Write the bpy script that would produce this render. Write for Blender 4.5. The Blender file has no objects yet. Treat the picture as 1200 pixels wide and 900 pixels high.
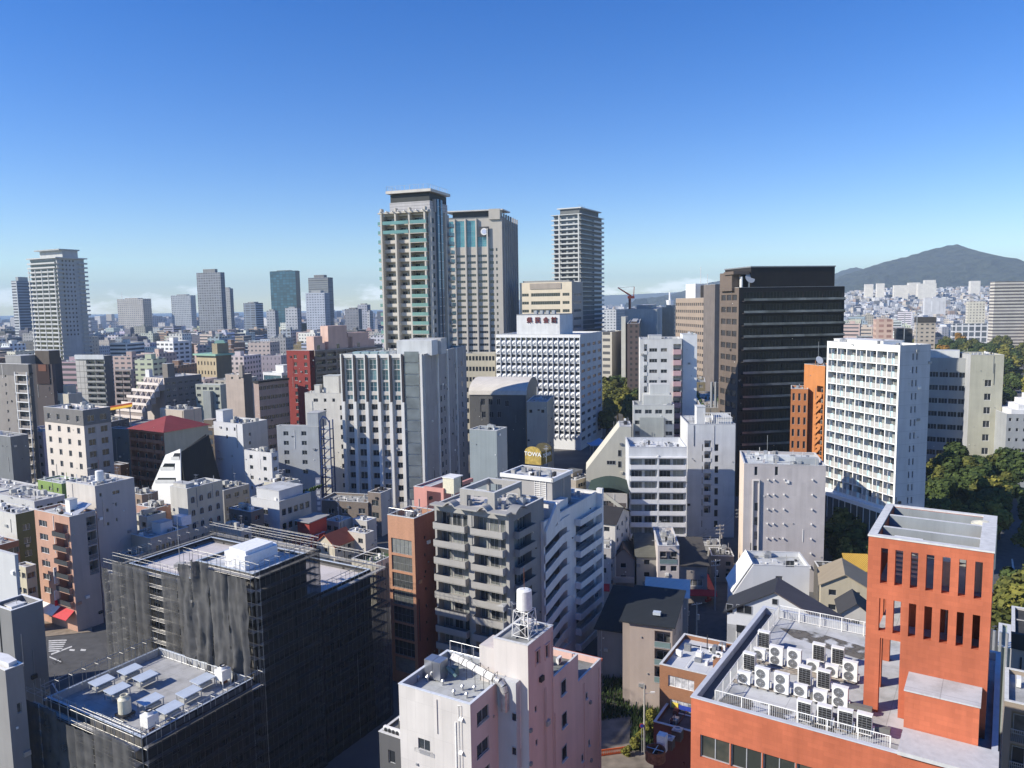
import bpy, math, random
from mathutils import Matrix, Vector, noise
S = bpy.context.scene
C = S.collection
R = math.radians
rnd = random.Random(7)

# ---------------------------------------------------------------- camera
FPX = 900.0
PITCH = math.atan(94 / FPX)
ROLL = R(-0.9)
EYE = Vector((0, 0, 65))
MC = Matrix.Rotation(math.pi / 2 - PITCH, 3, 'X') @ Matrix.Rotation(ROLL, 3, 'Z')
MCT = MC.transposed()
cam_d = bpy.data.cameras.new('camera')
cam = bpy.data.objects.new('camera', cam_d)
C.objects.link(cam)
cam.matrix_world = Matrix.Translation(EYE) @ MC.to_4x4()
cam_d.sensor_width = 36
cam_d.lens = 36 * FPX / 1200
cam_d.clip_start = 0.5
cam_d.clip_end = 60000
S.camera = cam

# ---------------------------------------------------------------- light
SUN_EL, SUN_A = 32, 15          # sun from the left, slightly behind the camera
HAZE = 0.000095
sdir = Vector((-math.cos(R(SUN_A)) * math.cos(R(SUN_EL)), -math.sin(R(SUN_A)) * math.cos(R(SUN_EL)), math.sin(R(SUN_EL))))
sl = bpy.data.lights.new('sun', 'SUN')
sl.energy = 5.0
sl.angle = R(0.5)
sl.color = (1.0, 0.93, 0.80)
sun = bpy.data.objects.new('sun', sl)
C.objects.link(sun)
sun.rotation_euler = sdir.to_track_quat('Z', 'Y').to_euler()

W = bpy.data.worlds.new('World')
S.world = W
W.use_nodes = True
nt = W.node_tree
nt.nodes.clear()
sky = nt.nodes.new('ShaderNodeTexSky')
sky.sky_type = 'NISHITA'
sky.sun_disc = False
sky.sun_elevation = R(SUN_EL)
sky.sun_rotation = math.atan2(sdir.x, sdir.y)
sky.altitude = 60
sky.air_density = 1.0
sky.dust_density = 0.0
sky.ozone_density = 3.0
# low far off cumulus clouds just above the horizon, laid out by direction
tc = nt.nodes.new('ShaderNodeTexCoord')
mp = nt.nodes.new('ShaderNodeMapping')
mp.inputs['Scale'].default_value = (1.0, 1.0, 3.2)
nz = nt.nodes.new('ShaderNodeTexNoise')
nz.inputs['Scale'].default_value = 14
nz.inputs['Detail'].default_value = 6
nz.inputs['Roughness'].default_value = 0.6
sp = nt.nodes.new('ShaderNodeSeparateXYZ')
band = nt.nodes.new('ShaderNodeValToRGB')
cr = band.color_ramp
cr.elements[0].position = 0.0; cr.elements[0].color = (0.9, 0.9, 0.9, 1)
cr.elements[1].position = 0.055; cr.elements[1].color = (0, 0, 0, 1)
e = cr.elements.new(0.022); e.color = (1, 1, 1, 1)
mul = nt.nodes.new('ShaderNodeMath'); mul.operation = 'MULTIPLY'
th = nt.nodes.new('ShaderNodeMapRange')
th.inputs['From Min'].default_value = 0.47
th.inputs['From Max'].default_value = 0.58
mix = nt.nodes.new('ShaderNodeMixRGB')
mix.inputs['Color2'].default_value = (15.5, 15.8, 16.5, 1)
cm = nt.nodes.new('ShaderNodeMath'); cm.operation = 'MULTIPLY'; cm.inputs[1].default_value = 0.38
bg = nt.nodes.new('ShaderNodeBackground')
bg.inputs['Strength'].default_value = 0.115
out = nt.nodes.new('ShaderNodeOutputWorld')
L = nt.links.new
L(tc.outputs['Generated'], mp.inputs['Vector'])
L(mp.outputs['Vector'], nz.inputs['Vector'])
L(tc.outputs['Generated'], sp.inputs[0])
L(sp.outputs['Z'], band.inputs['Fac'])
L(nz.outputs['Fac'], mul.inputs[0]); L(band.outputs['Color'], mul.inputs[1])
L(mul.outputs[0], th.inputs['Value'])
L(th.outputs[0], cm.inputs[0])
L(cm.outputs[0], mix.inputs['Fac'])
hs = nt.nodes.new('ShaderNodeHueSaturation')
hs.inputs['Saturation'].default_value = 1.42
hs.inputs['Hue'].default_value = 0.519
L(sky.outputs['Color'], hs.inputs['Color'])
# sea haze on the horizon is bluish rather than cream: tint by elevation only
el = nt.nodes.new('ShaderNodeValToRGB')
el.color_ramp.elements[0].position = 0.0; el.color_ramp.elements[0].color = (0.88, 0.95, 1.03, 1)
el.color_ramp.elements[1].position = 0.30; el.color_ramp.elements[1].color = (1, 1, 1, 1)
tint = nt.nodes.new('ShaderNodeMixRGB'); tint.blend_type = 'MULTIPLY'; tint.inputs['Fac'].default_value = 1
sp2 = nt.nodes.new('ShaderNodeSeparateXYZ')
L(tc.outputs['Generated'], sp2.inputs[0]); L(sp2.outputs['Z'], el.inputs['Fac'])
L(hs.outputs[0], tint.inputs['Color1']); L(el.outputs[0], tint.inputs['Color2'])
L(tint.outputs[0], mix.inputs['Color1'])
L(mix.outputs['Color'], bg.inputs['Color'])
L(bg.outputs[0], out.inputs['Surface'])

S.view_settings.view_transform = 'Standard'
S.view_settings.look = 'None'
S.view_settings.exposure = 0.52
S.view_settings.gamma = 1
S.render.engine = 'CYCLES'
S.cycles.max_bounces = 6
S.cycles.diffuse_bounces = 3
S.cycles.glossy_bounces = 3
S.cycles.transparent_max_bounces = 12
S.cycles.volume_bounces = 0
S.cycles.use_denoising = True

# ---------------------------------------------------------------- pixel <-> place
def ray(u, v):
    d = MC @ Vector(((u - 600) / FPX, -(v - 450) / FPX, -1))
    return d / d.y

def at(u, v, Y):
    return EYE + ray(u, v) * Y

def atz(u, v, z):
    d = ray(u, v)
    return EYE + d * ((z - 65) / d.z)

def proj(p):
    q = MCT @ (Vector(p) - EYE)
    return 600 + FPX * q.x / -q.z, 450 - FPX * q.y / -q.z

def solve_u(p, d, u):
    k = (u - 600) / FPX
    q = MCT @ (p - EYE); e = MCT @ d
    return -(q.x + k * q.z) / (e.x + k * e.z)

# ---------------------------------------------------------------- objects
def put(o, parent=None, loc=(0, 0, 0), rz=0.0, rot=None, label=None, cat=None, group=None, kind=None):
    C.objects.link(o)
    o.location = loc
    o.rotation_euler = rot if rot else (0, 0, rz)
    if parent: o.parent = parent
    if label: o['label'] = label
    if cat: o['category'] = cat
    if group: o['group'] = group
    if kind: o['kind'] = kind
    return o

def empty(name, label, cat, loc=(0, 0, 0), rz=0.0, group=None):
    return put(bpy.data.objects.new(name, None), None, loc, rz, None, label, cat, group)

def part(name, me, parent, loc=(0, 0, 0), rz=0.0, rot=None, **k):
    return put(bpy.data.objects.new(name, me), parent, loc, rz, rot, **k)

def copy_thing(root, loc, rz, label=None, group=None, scale=None):
    r = root.copy(); C.objects.link(r); r.location = loc; r.rotation_euler = (0, 0, rz)
    if scale: r.scale = scale
    if label: r['label'] = label
    if group: r['group'] = group
    for ch in list(root.children):
        c = ch.copy(); C.objects.link(c); c.parent = r
        for g in list(ch.children):
            d = g.copy(); C.objects.link(d); d.parent = c
    return r

class MB:
    def __init__(s):
        s.v = []; s.f = []; s.m = []; s.mats = []
        s.T = None
    def mi(s, m):
        if m not in s.mats: s.mats.append(m)
        return s.mats.index(m)
    def pt(s, p):
        s.v.append(tuple(s.T(*p)) if s.T else tuple(p))
        return len(s.v) - 1
    def quad(s, pts, m):
        s.f.append([s.pt(p) for p in pts]); s.m.append(s.mi(m))
    def box(s, x0, y0, z0, x1, y1, z1, m, top=None, nobot=False):
        i = [s.pt(p) for p in ((x0, y0, z0), (x1, y0, z0), (x1, y1, z0), (x0, y1, z0), (x0, y0, z1), (x1, y0, z1), (x1, y1, z1), (x0, y1, z1))]
        k = s.mi(m); kt = s.mi(top) if top else k
        fs = [(4, 5, 6, 7), (0, 1, 5, 4), (1, 2, 6, 5), (2, 3, 7, 6), (3, 0, 4, 7)]
        ms = [kt, k, k, k, k]
        if not nobot: fs.append((3, 2, 1, 0)); ms.append(k)
        for f, mm in zip(fs, ms): s.f.append([i[a] for a in f]); s.m.append(mm)
    def tube(s, p, q, r, m, n=5, r2=None):
        p = Vector(p); q = Vector(q); d = (q - p)
        if d.length < 1e-6: return
        d.normalize()
        a = d.cross(Vector((0, 0, 1)))
        if a.length < 0.1: a = d.cross(Vector((1, 0, 0)))
        a.normalize(); b = d.cross(a)
        r2 = r if r2 is None else r2
        A = []; Bq = []
        for k in range(n):
            t = 2 * math.pi * k / n
            o = a * math.cos(t) + b * math.sin(t)
            A.append(s.pt(p + o * r)); Bq.append(s.pt(q + o * r2))
        mm = s.mi(m)
        for k in range(n):
            s.f.append([A[k], A[(k + 1) % n], Bq[(k + 1) % n], Bq[k]]); s.m.append(mm)
        s.f.append(A[::-1]); s.m.append(mm); s.f.append(Bq); s.m.append(mm)
    def ring(s, c, r0, r1, z0, z1, m, n=20):
        x, y = c; mm = s.mi(m)
        rows = []
        for (r, z) in ((r0, z0), (r1, z0), (r1, z1), (r0, z1)):
            rows.append([s.pt((x + r * math.cos(2 * math.pi * k / n), y + r * math.sin(2 * math.pi * k / n), z)) for k in range(n)])
        for a in range(4):
            b = (a + 1) % 4
            for k in range(n):
                s.f.append([rows[a][k], rows[a][(k + 1) % n], rows[b][(k + 1) % n], rows[b][k]]); s.m.append(mm)
    def prism(s, pts, z0, z1, m, top=None):
        A = [s.pt((x, y, z0)) for x, y in pts]; B_ = [s.pt((x, y, z1)) for x, y in pts]
        k = s.mi(m); n = len(pts)
        for i in range(n):
            s.f.append([A[i], A[(i + 1) % n], B_[(i + 1) % n], B_[i]]); s.m.append(k)
        s.f.append(A[::-1]); s.m.append(k); s.f.append(B_); s.m.append(s.mi(top) if top else k)
    def slab(s, pts, nrm, m):
        # polygon pts (3d) thickened along nrm
        n = Vector(nrm); A = [s.pt(p) for p in pts]; B_ = [s.pt(Vector(p) + n) for p in pts]
        k = s.mi(m); N = len(pts)
        for i in range(N):
            s.f.append([A[i], A[(i + 1) % N], B_[(i + 1) % N], B_[i]]); s.m.append(k)
        s.f.append(A[::-1]); s.m.append(k); s.f.append(B_); s.m.append(k)
    def mesh(s, name, smooth=False):
        me = bpy.data.meshes.new(name)
        me.from_pydata(s.v, [], s.f)
        for m in s.mats: me.materials.append(m)
        me.polygons.foreach_set('material_index', s.m)
        if smooth: me.polygons.foreach_set('use_smooth', [True] * len(s.f))
        me.update()
        return me
    def build(s, name, parent=None, smooth=False, **k):
        return part(name, s.mesh(name, smooth), parent, **k)

# ---------------------------------------------------------------- materials
_mc = {}
def neut(c):
    r, g, b = c
    return (r, r + (g - r) * .5 if b > r and g > r else g, r + (b - r) * .3) if b > r else c
def newmat(name):
    m = bpy.data.materials.new(name); m.use_nodes = True
    n = m.node_tree.nodes; b = n['Principled BSDF']
    return m, m.node_tree, n, b, m.node_tree.links.new

def plain(name, col, rough=0.6, metal=0.0, var=0.12, sc=3.0, spec=0.4):
    if name in _mc: return _mc[name]
    m, t, n, b, L = newmat(name)
    b.inputs['Roughness'].default_value = rough
    b.inputs['Metallic'].default_value = metal
    b.inputs['Specular IOR Level'].default_value = spec
    tc = n.new('ShaderNodeTexCoord'); ns = n.new('ShaderNodeTexNoise')
    ns.inputs['Scale'].default_value = sc; ns.inputs['Detail'].default_value = 5
    rp = n.new('ShaderNodeMapRange'); rp.inputs['From Min'].default_value = .3; rp.inputs['From Max'].default_value = .7
    rp.inputs['To Min'].default_value = 1 - var; rp.inputs['To Max'].default_value = 1 + var * .5
    mx = n.new('ShaderNodeMixRGB'); mx.blend_type = 'MULTIPLY'; mx.inputs['Fac'].default_value = 1
    mx.inputs['Color1'].default_value = (*col, 1)
    L(tc.outputs['Object'], ns.inputs['Vector']); L(ns.outputs['Fac'], rp.inputs['Value'])
    L(rp.outputs[0], mx.inputs['Color2']); L(mx.outputs[0], b.inputs['Base Color'])
    _mc[name] = m
    return m

def wall(col, style='plain', pw=1.2, phh=3.0, joint=0.75, rough=0.8, dirt=0.16, js=0.02):
    """weathered paint / panels / tile; local metres, x+y runs along an axis aligned wall"""
    col = neut(col)
    key = ('wall', col, style, pw, phh, joint, rough, dirt)
    if key in _mc: return _mc[key]
    m, t, n, b, L = newmat('wall_paint')
    b.inputs['Roughness'].default_value = rough
    b.inputs['Specular IOR Level'].default_value = 0.25
    tc = n.new('ShaderNodeTexCoord'); sp = n.new('ShaderNodeSeparateXYZ')
    L(tc.outputs['Object'], sp.inputs[0])
    ad = n.new('ShaderNodeMath'); L(sp.outputs[0], ad.inputs[0]); L(sp.outputs[1], ad.inputs[1])
    cb = n.new('ShaderNodeCombineXYZ'); L(ad.outputs[0], cb.inputs[0]); L(sp.outputs[2], cb.inputs[1])
    # vertical rain streaks
    mp = n.new('ShaderNodeMapping'); mp.inputs['Scale'].default_value = (0.7, 0.06, 1)
    L(cb.outputs[0], mp.inputs['Vector'])
    st = n.new('ShaderNodeTexNoise'); st.inputs['Scale'].default_value = 1.0; st.inputs['Detail'].default_value = 6
    st.inputs['Roughness'].default_value = .65
    L(mp.outputs[0], st.inputs['Vector'])
    r1 = n.new('ShaderNodeMapRange'); r1.inputs['From Min'].default_value = .35; r1.inputs['From Max'].default_value = .7
    r1.inputs['To Min'].default_value = 1.02; r1.inputs['To Max'].default_value = 1 - dirt * .8
    L(st.outputs['Fac'], r1.inputs['Value'])
    bl = n.new('ShaderNodeTexNoise'); bl.inputs['Scale'].default_value = .22; bl.inputs['Detail'].default_value = 8
    L(tc.outputs['Object'], bl.inputs['Vector'])
    r2 = n.new('ShaderNodeMapRange'); r2.inputs['From Min'].default_value = .3; r2.inputs['From Max'].default_value = .7
    r2.inputs['To Min'].default_value = 1 - dirt * .6; r2.inputs['To Max'].default_value = 1.05
    L(bl.outputs['Fac'], r2.inputs['Value'])
    mu = n.new('ShaderNodeMath'); mu.operation = 'MULTIPLY'; L(r1.outputs[0], mu.inputs[0]); L(r2.outputs[0], mu.inputs[1])
    base = n.new('ShaderNodeMixRGB'); base.blend_type = 'MULTIPLY'; base.inputs['Fac'].default_value = 1
    base.inputs['Color1'].default_value = (*col, 1); L(mu.outputs[0], base.inputs['Color2'])
    last = base.outputs[0]
    if style in ('panel', 'tile'):
        br = n.new('ShaderNodeTexBrick')
        br.offset = 0.0 if style == 'panel' else 0.5
        br.inputs['Scale'].default_value = 1
        br.inputs['Brick Width'].default_value = pw; br.inputs['Row Height'].default_value = phh
        br.inputs['Mortar Size'].default_value = js
        br.inputs['Mortar Smooth'].default_value = 0.1
        br.inputs['Color1'].default_value = (1, 1, 1, 1)
        br.inputs['Color2'].default_value = (.93, .93, .93, 1) if style == 'panel' else (.88, .88, .88, 1)
        br.inputs['Mortar'].default_value = (joint, joint, joint, 1)
        L(cb.outputs[0], br.inputs['Vector'])
        m2 = n.new('ShaderNodeMixRGB'); m2.blend_type = 'MULTIPLY'; m2.inputs['Fac'].default_value = 1
        L(last, m2.inputs['Color1']); L(br.outputs['Color'], m2.inputs['Color2']); last = m2.outputs[0]
    L(last, b.inputs['Base Color'])
    fn = n.new('ShaderNodeTexNoise'); fn.inputs['Scale'].default_value = 8; fn.inputs['Detail'].default_value = 4
    L(tc.outputs['Object'], fn.inputs['Vector'])
    bp = n.new('ShaderNodeBump'); bp.inputs['Strength'].default_value = .12; bp.inputs['Distance'].default_value = .05
    L(fn.outputs['Fac'], bp.inputs['Height']); L(bp.outputs[0], b.inputs['Normal'])
    _mc[key] = m
    return m

def roofmat(col, dirt=0.35, joint=True):
    col = neut(col)
    key = ('roof', col, dirt)
    if key in _mc: return _mc[key]
    m, t, n, b, L = newmat('roof_membrane')
    b.inputs['Roughness'].default_value = .85
    b.inputs['Specular IOR Level'].default_value = .2
    tc = n.new('ShaderNodeTexCoord')
    a = n.new('ShaderNodeTexNoise'); a.inputs['Scale'].default_value = .35; a.inputs['Detail'].default_value = 10; a.inputs['Roughness'].default_value = .65
    L(tc.outputs['Object'], a.inputs['Vector'])
    rp = n.new('ShaderNodeValToRGB'); e = rp.color_ramp.elements
    e[0].position = .36; e[0].color = (1 - dirt, 1 - dirt, 1 - dirt * 1.05, 1); e[1].position = .56; e[1].color = (1, 1, 1, 1)
    L(a.outputs['Fac'], rp.inputs['Fac'])
    mx = n.new('ShaderNodeMixRGB'); mx.blend_type = 'MULTIPLY'; mx.inputs['Fac'].default_value = 1
    mx.inputs['Color1'].default_value = (*col, 1); L(rp.outputs[0], mx.inputs['Color2'])
    last = mx.outputs[0]
    if joint:
        br = n.new('ShaderNodeTexBrick'); br.offset = 0; br.inputs['Scale'].default_value = 1
        br.inputs['Brick Width'].default_value = 3.1; br.inputs['Row Height'].default_value = 2.9
        br.inputs['Mortar Size'].default_value = .025; br.inputs['Color1'].default_value = (1, 1, 1, 1)
        br.inputs['Color2'].default_value = (.95, .95, .95, 1); br.inputs['Mortar'].default_value = (.72, .72, .72, 1)
        L(tc.outputs['Object'], br.inputs['Vector'])
        m2 = n.new('ShaderNodeMixRGB'); m2.blend_type = 'MULTIPLY'; m2.inputs['Fac'].default_value = 1
        L(last, m2.inputs['Color1']); L(br.outputs['Color'], m2.inputs['Color2']); last = m2.outputs[0]
    L(last, b.inputs['Base Color'])
    _mc[key] = m
    return m

def glassmat(name, dark=(.03, .038, .045), curtain=(.42, .4, .37), share=0.3, rough=.12, island=False):
    """window glass seen from outside in daylight: dark room behind, some windows with curtains or blinds"""
    key = ('glass', name)
    if key in _mc: return _mc[key]
    m, t, n, b, L = newmat(name)
    b.inputs['Roughness'].default_value = rough
    b.inputs['Specular IOR Level'].default_value = .7
    if island:
        g = n.new('ShaderNodeNewGeometry'); o = g.outputs['Random Per Island']
    else:
        g = n.new('ShaderNodeObjectInfo'); o = g.outputs['Random']
    tc = n.new('ShaderNodeTexCoord'); ns = n.new('ShaderNodeTexNoise'); ns.inputs['Scale'].default_value = 1.1
    L(tc.outputs['Object'], ns.inputs['Vector'])
    sc = n.new('ShaderNodeMath'); sc.operation = 'MULTIPLY_ADD'; sc.inputs[1].default_value = .45; L(ns.outputs['Fac'], sc.inputs[0]); L(o, sc.inputs[2])
    rp = n.new('ShaderNodeValToRGB'); e = rp.color_ramp.elements; rp.color_ramp.interpolation = 'LINEAR'
    mid = tuple(x * .35 for x in curtain)
    e[0].position = 0; e[0].color = (*dark, 1); e[1].position = 1; e[1].color = (*curtain, 1)
    q = rp.color_ramp.elements.new(max(.05, 1 - share)); q.color = (*dark, 1)
    q = rp.color_ramp.elements.new(min(.97, 1 - share * .6)); q.color = (*mid, 1)
    s2 = n.new('ShaderNodeMath'); s2.operation = 'MULTIPLY'; s2.inputs[1].default_value = .72; L(sc.outputs[0], s2.inputs[0])
    L(s2.outputs[0], rp.inputs['Fac']); L(rp.outputs[0], b.inputs['Base Color'])
    _mc[key] = m
    return m

GL = glassmat('window_glass')
GLI = glassmat('window_glass_row', island=True)
GLD = glassmat('window_glass_dark', share=.1, dark=(.018, .022, .028))
GLC = glassmat('window_glass_curtained', share=.75, curtain=(.38, .40, .38), dark=(.035, .04, .045))
GLB = glassmat('window_glass_blue', dark=(.04, .10, .13), curtain=(.18, .33, .38), share=.5)
FRM = plain('window_frame', (.45, .46, .48), .4, .3)
FRW = plain('window_frame_white', (.75, .75, .75), .5)
FRD = plain('window_frame_dark', (.06, .06, .065), .4, .3)
WHITE = plain('white_enamel', (.78, .77, .74), .45)
STEEL = plain('galvanised_steel', (.5, .51, .52), .4, .6)
GREYM = plain('grey_metal', (.25, .26, .27), .5, .3)
DARKM = plain('dark_metal', (.04, .04, .045), .5, .3)
CONC = plain('concrete', (.4, .39, .37), .9, 0, .25, 1.2)
COPE = plain('coping', (.58, .58, .57), .7, 0, .15)
GRASSY = plain('roof_planting', (.05, .085, .02), .9, 0, .5, 2)
FINS = plain('black_fins', (.02, .02, .022), .6)
RUST = plain('rusty_iron', (.22, .09, .05), .8, .2, .5)
CREAM = plain('cream_plastic', (.66, .62, .48), .5)

def text(body, size, mat, parent, loc, rz, name='lettering', ext=.05, rot=None):
    cu = bpy.data.curves.new(name, 'FONT'); cu.body = body; cu.size = size; cu.extrude = ext
    cu.align_x = 'CENTER'; cu.align_y = 'CENTER'; cu.offset = size * .012
    cu.materials.append(mat)
    tmp = bpy.data.objects.new(name, cu); me = bpy.data.meshes.new_from_object(tmp); me.name = name
    bpy.data.objects.remove(tmp)
    return put(bpy.data.objects.new(name, me), parent, loc, 0, rot or (math.pi / 2, 0, rz))

# ---------------------------------------------------------------- windows
_win = {}
def win_geo(mb, w, h, fr, gl, mull=None, sill=False, rows=1, fw=.06):
    mb.quad([(-w/2, 0, -h/2), (w/2, 0, -h/2), (w/2, 0, h/2), (-w/2, 0, h/2)], gl)
    mb.box(-w/2, -.05, -h/2, -w/2+fw, .01, h/2, fr); mb.box(w/2-fw, -.05, -h/2, w/2, .01, h/2, fr)
    mb.box(-w/2+fw, -.05, h/2-fw, w/2-fw, .01, h/2, fr); mb.box(-w/2+fw, -.05, -h/2, w/2-fw, .01, -h/2+fw, fr)
    if mull is None: mull = max(0, round(w / .95) - 1)
    for k in range(mull):
        x = -w/2 + w * (k + 1) / (mull + 1)
        mb.box(x-.03, -.04, -h/2+fw, x+.03, .01, h/2-fw, fr)
    for k in range(rows - 1):
        z = -h/2 + h * (k + 1) / rows
        mb.box(-w/2+fw, -.035, z-.03, w/2-fw, .01, z+.03, fr)
    if sill: mb.box(-w/2-.08, -.2, -h/2-.07, w/2+.08, .0, -h/2, COPE)

def win_mesh(w, h, fr=FRM, gl=GL, mull=None, sill=False, rows=1):
    w = round(w, 1) if w > 3 else round(w, 2); h = round(h, 2)
    key = (w, h, fr.name, gl.name, mull, sill, rows)
    if key not in _win:
        mb = MB(); win_geo(mb, w, h, fr, gl, mull, sill, rows); _win[key] = mb.mesh('window')
    return _win[key]

AUTO = False
REG = []   # registered named volumes: (umin, umax, vtop, vbot, Y, wx, wy, r)
def reg(root, wl, wr, h, vb, phi):
    pts = [Vector((0, 0)), Vector((wr, 0)), Vector((0, wl)), Vector((wr, wl))]
    us = []; vs = []; ys = []
    c = math.cos(phi); s_ = math.sin(phi); o = root.location
    for p in pts:
        q = Vector((o.x + c * p.x - s_ * p.y, o.y + s_ * p.x + c * p.y, h)); a, b = proj(q); us.append(a); vs.append(b); ys.append(q.y)
    cx = o.x + c * wr / 2 - s_ * wl / 2; cy = o.y + s_ * wr / 2 + c * wl / 2
    REG.append((min(us), max(us), min(vs), vb, min(ys), cx, cy, wr / 2, wl / 2, phi))

class B:
    """building: local x along the right hand facade, local y along the left hand facade, origin at the near corner"""
    def __init__(s, name, label, u, v, D, phi, uL=None, uR=None, wall_m=None, roof=(.42, .43, .45), cat='building', wl=None, wr=None,
                 ph=.9, vb=900, group=None, wallR=None, z0=0.0, cope=COPE, roofdirt=.35):
        p = at(u, v, D); s.h = p.z; s.phi = R(phi); s.z0 = z0
        s.dr = Vector((math.cos(s.phi), math.sin(s.phi), 0)); s.dl = Vector((-math.sin(s.phi), math.cos(s.phi), 0))
        s.o = Vector((p.x, p.y, 0)); s.p = p
        s.wl = wl if wl else abs(solve_u(p, s.dl, uL)); s.wr = wr if wr else abs(solve_u(p, s.dr, uR))
        s.root = empty(name, label, cat, s.o, s.phi, group)
        s.wm = wall_m or wall((.6, .6, .58)); s.wmR = wallR or s.wm
        s.roofm = roofmat(roof, roofdirt); s.ph = ph; s.cope = cope
        s.holes = {k: [] for k in 'LRAB'}
        s.nwin = 0; s.rest = None; s.skip = set(); s.backm = None
        reg(s.root, s.wl, s.wr, s.h, vb, s.phi)
    def fr(s, side):
        if side == 'L': return (lambda t, z, o: (-o, t, z)), s.wl
        if side == 'R': return (lambda t, z, o: (t, -o, z)), s.wr
        if side == 'A': return (lambda t, z, o: (t, s.wl + o, z)), s.wr
        return (lambda t, z, o: (s.wr + o, t, z)), s.wl
    def loc(s, P):
        d = P - s.o; return Vector((d.dot(s.dr), d.dot(s.dl), d.z))
    def plx(s, x, u, v):
        d = ray(u, v); q0 = EYE - s.o; a = s.dr
        k = (x - q0.dot(a)) / d.dot(a); L_ = s.loc(EYE + d * k); return L_.y, L_.z
    def ply(s, y, u, v):
        d = ray(u, v); q0 = EYE - s.o; a = s.dl
        k = (y - q0.dot(a)) / d.dot(a); L_ = s.loc(EYE + d * k); return L_.x, L_.z
    def plz(s, z, u, v):
        L_ = s.loc(atz(u, v, z)); return L_.x, L_.y
    def px(s, side, u, v):
        return s.plx(0, u, v) if side == 'L' else s.ply(0, u, v)
    def win(s, side, t, z, w, h, depth=.2, fr=FRM, gl=GL, mull=None, sill=False, hole=True, rows=1, name='window'):
        f, W_ = s.fr(side)
        if t - w/2 < .05 or t + w/2 > W_ - .05 or z - h/2 < s.z0 + .1: return
        if hole: s.holes[side].append((t - w/2, z - h/2, t + w/2, z + h/2, depth))
        rz = {'L': -math.pi/2, 'R': 0, 'A': math.pi, 'B': math.pi/2}[side]
        p = f(t, z, -depth + (0.004 if hole else .01))
        if s.nwin < 96:
            part(name, win_mesh(w, h, fr, gl, mull, sill, rows), s.root, p, rz); s.nwin += 1
        else:
            if s.rest is None: s.rest = MB()
            c, sn = math.cos(rz), math.sin(rz)
            s.rest.T = lambda x, y, zz: (p[0] + c * x - sn * y, p[1] + sn * x + c * y, p[2] + zz)
            gli = GLI if gl is GL else gl
            win_geo(s.rest, w, h, fr, gli, mull, sill, rows)
    def grid(s, side, n, fh, w, h, t0=None, t1=None, ztop=None, nf=99, zmin=None, **k):
        f, W_ = s.fr(side); t0 = 0 if t0 is None else t0; t1 = W_ if t1 is None else t1
        z = (s.h - 1.3 - h/2) if ztop is None else ztop
        zmin = s.z0 + 3 if zmin is None else zmin
        for j in range(nf):
            if z - h/2 < zmin: break
            for i in range(n):
                s.win(side, t0 + (t1 - t0) * (i + .5) / n, z, w, h, **k)
            z -= fh
    def balc(s, side, t0, t1, fh, nf=99, ztop=None, depth=1.3, rail='solid', railh=1.1, out=.0, nw=2, mat=None, wh=2.0, sl=.2, zmin=None, ww=None, gl=GL, div=False):
        """recessed balcony bays: hole, back windows, parapet part"""
        f, W_ = s.fr(side); mat = mat or s.wm
        z = (s.h - 1.0) if ztop is None else ztop     # top of hole of the first storey
        zmin = s.z0 + 3 if zmin is None else zmin
        key = ('balc', round(t1 - t0, 2), rail, railh, out, mat.name, side, s.root.name)
        for j in range(nf):
            zb = z - (fh - sl)
            if zb < zmin: break
            s.holes[side].append((t0, zb, t1, z, depth, 'back'))
            w = ww or (t1 - t0) / nw - .35
            for i in range(nw):
                s.win(side, t0 + (t1 - t0) * (i + .5) / nw, zb + .1 + wh/2, w, wh, depth=depth - .02, hole=False, gl=gl)
            if key not in _win:
                mb = MB(); q = t1 - t0
                mb.T = (lambda x, y, zz: (x, y, zz))
                if out > 0: mb.box(-.02, -out, -.18, q + .02, -.003, 0, mat)
                yo = -out if out > 0 else .0
                if rail == 'solid':
                    mb.box(-.02, yo - .1, 0 if out > 0 else -.02, q + .02, yo + (.0 if out > 0 else -.004), railh, mat)
                elif rail == 'glass':
                    g = plain('balcony_glass', (.17, .24, .24), .15, 0, .1, 1, .6)
                    mb.box(0, yo - .05, .08, q, yo - .01, railh - .06, g); mb.box(0, yo - .08, railh - .06, q, yo, railh, FRM)
                    mb.box(0, yo - .08, 0, q, yo, .08, FRM)
                elif rail == 'dark':
                    g = plain('balcony_panel_dark', (.05, .055, .06), .4, 0, .1, 1)
                    mb.box(0, yo - .06, 0, q, yo - .004, railh, g)
                else:
                    mb.box(0, yo - .08, railh - .05, q, yo - .01, railh, FRM)
                    for kx in range(int(q / .14)): mb.box(.05 + kx * .14, yo - .05, .05, .08 + kx * .14, yo - .02, railh - .05, FRM)
                if out > 0 and rail != 'bars':
                    mb.box(-.02, yo, 0, .06, -.003, railh, mat); mb.box(q - .06, yo, 0, q + .02, -.003, railh, mat)
                _win[key] = mb.mesh('balcony')
            if side == 'R': part('balcony', _win[key], s.root, (t0, 0, zb), 0)
            else: part('balcony', _win[key], s.root, (0, t1, zb), -math.pi/2)
            z -= fh
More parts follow.
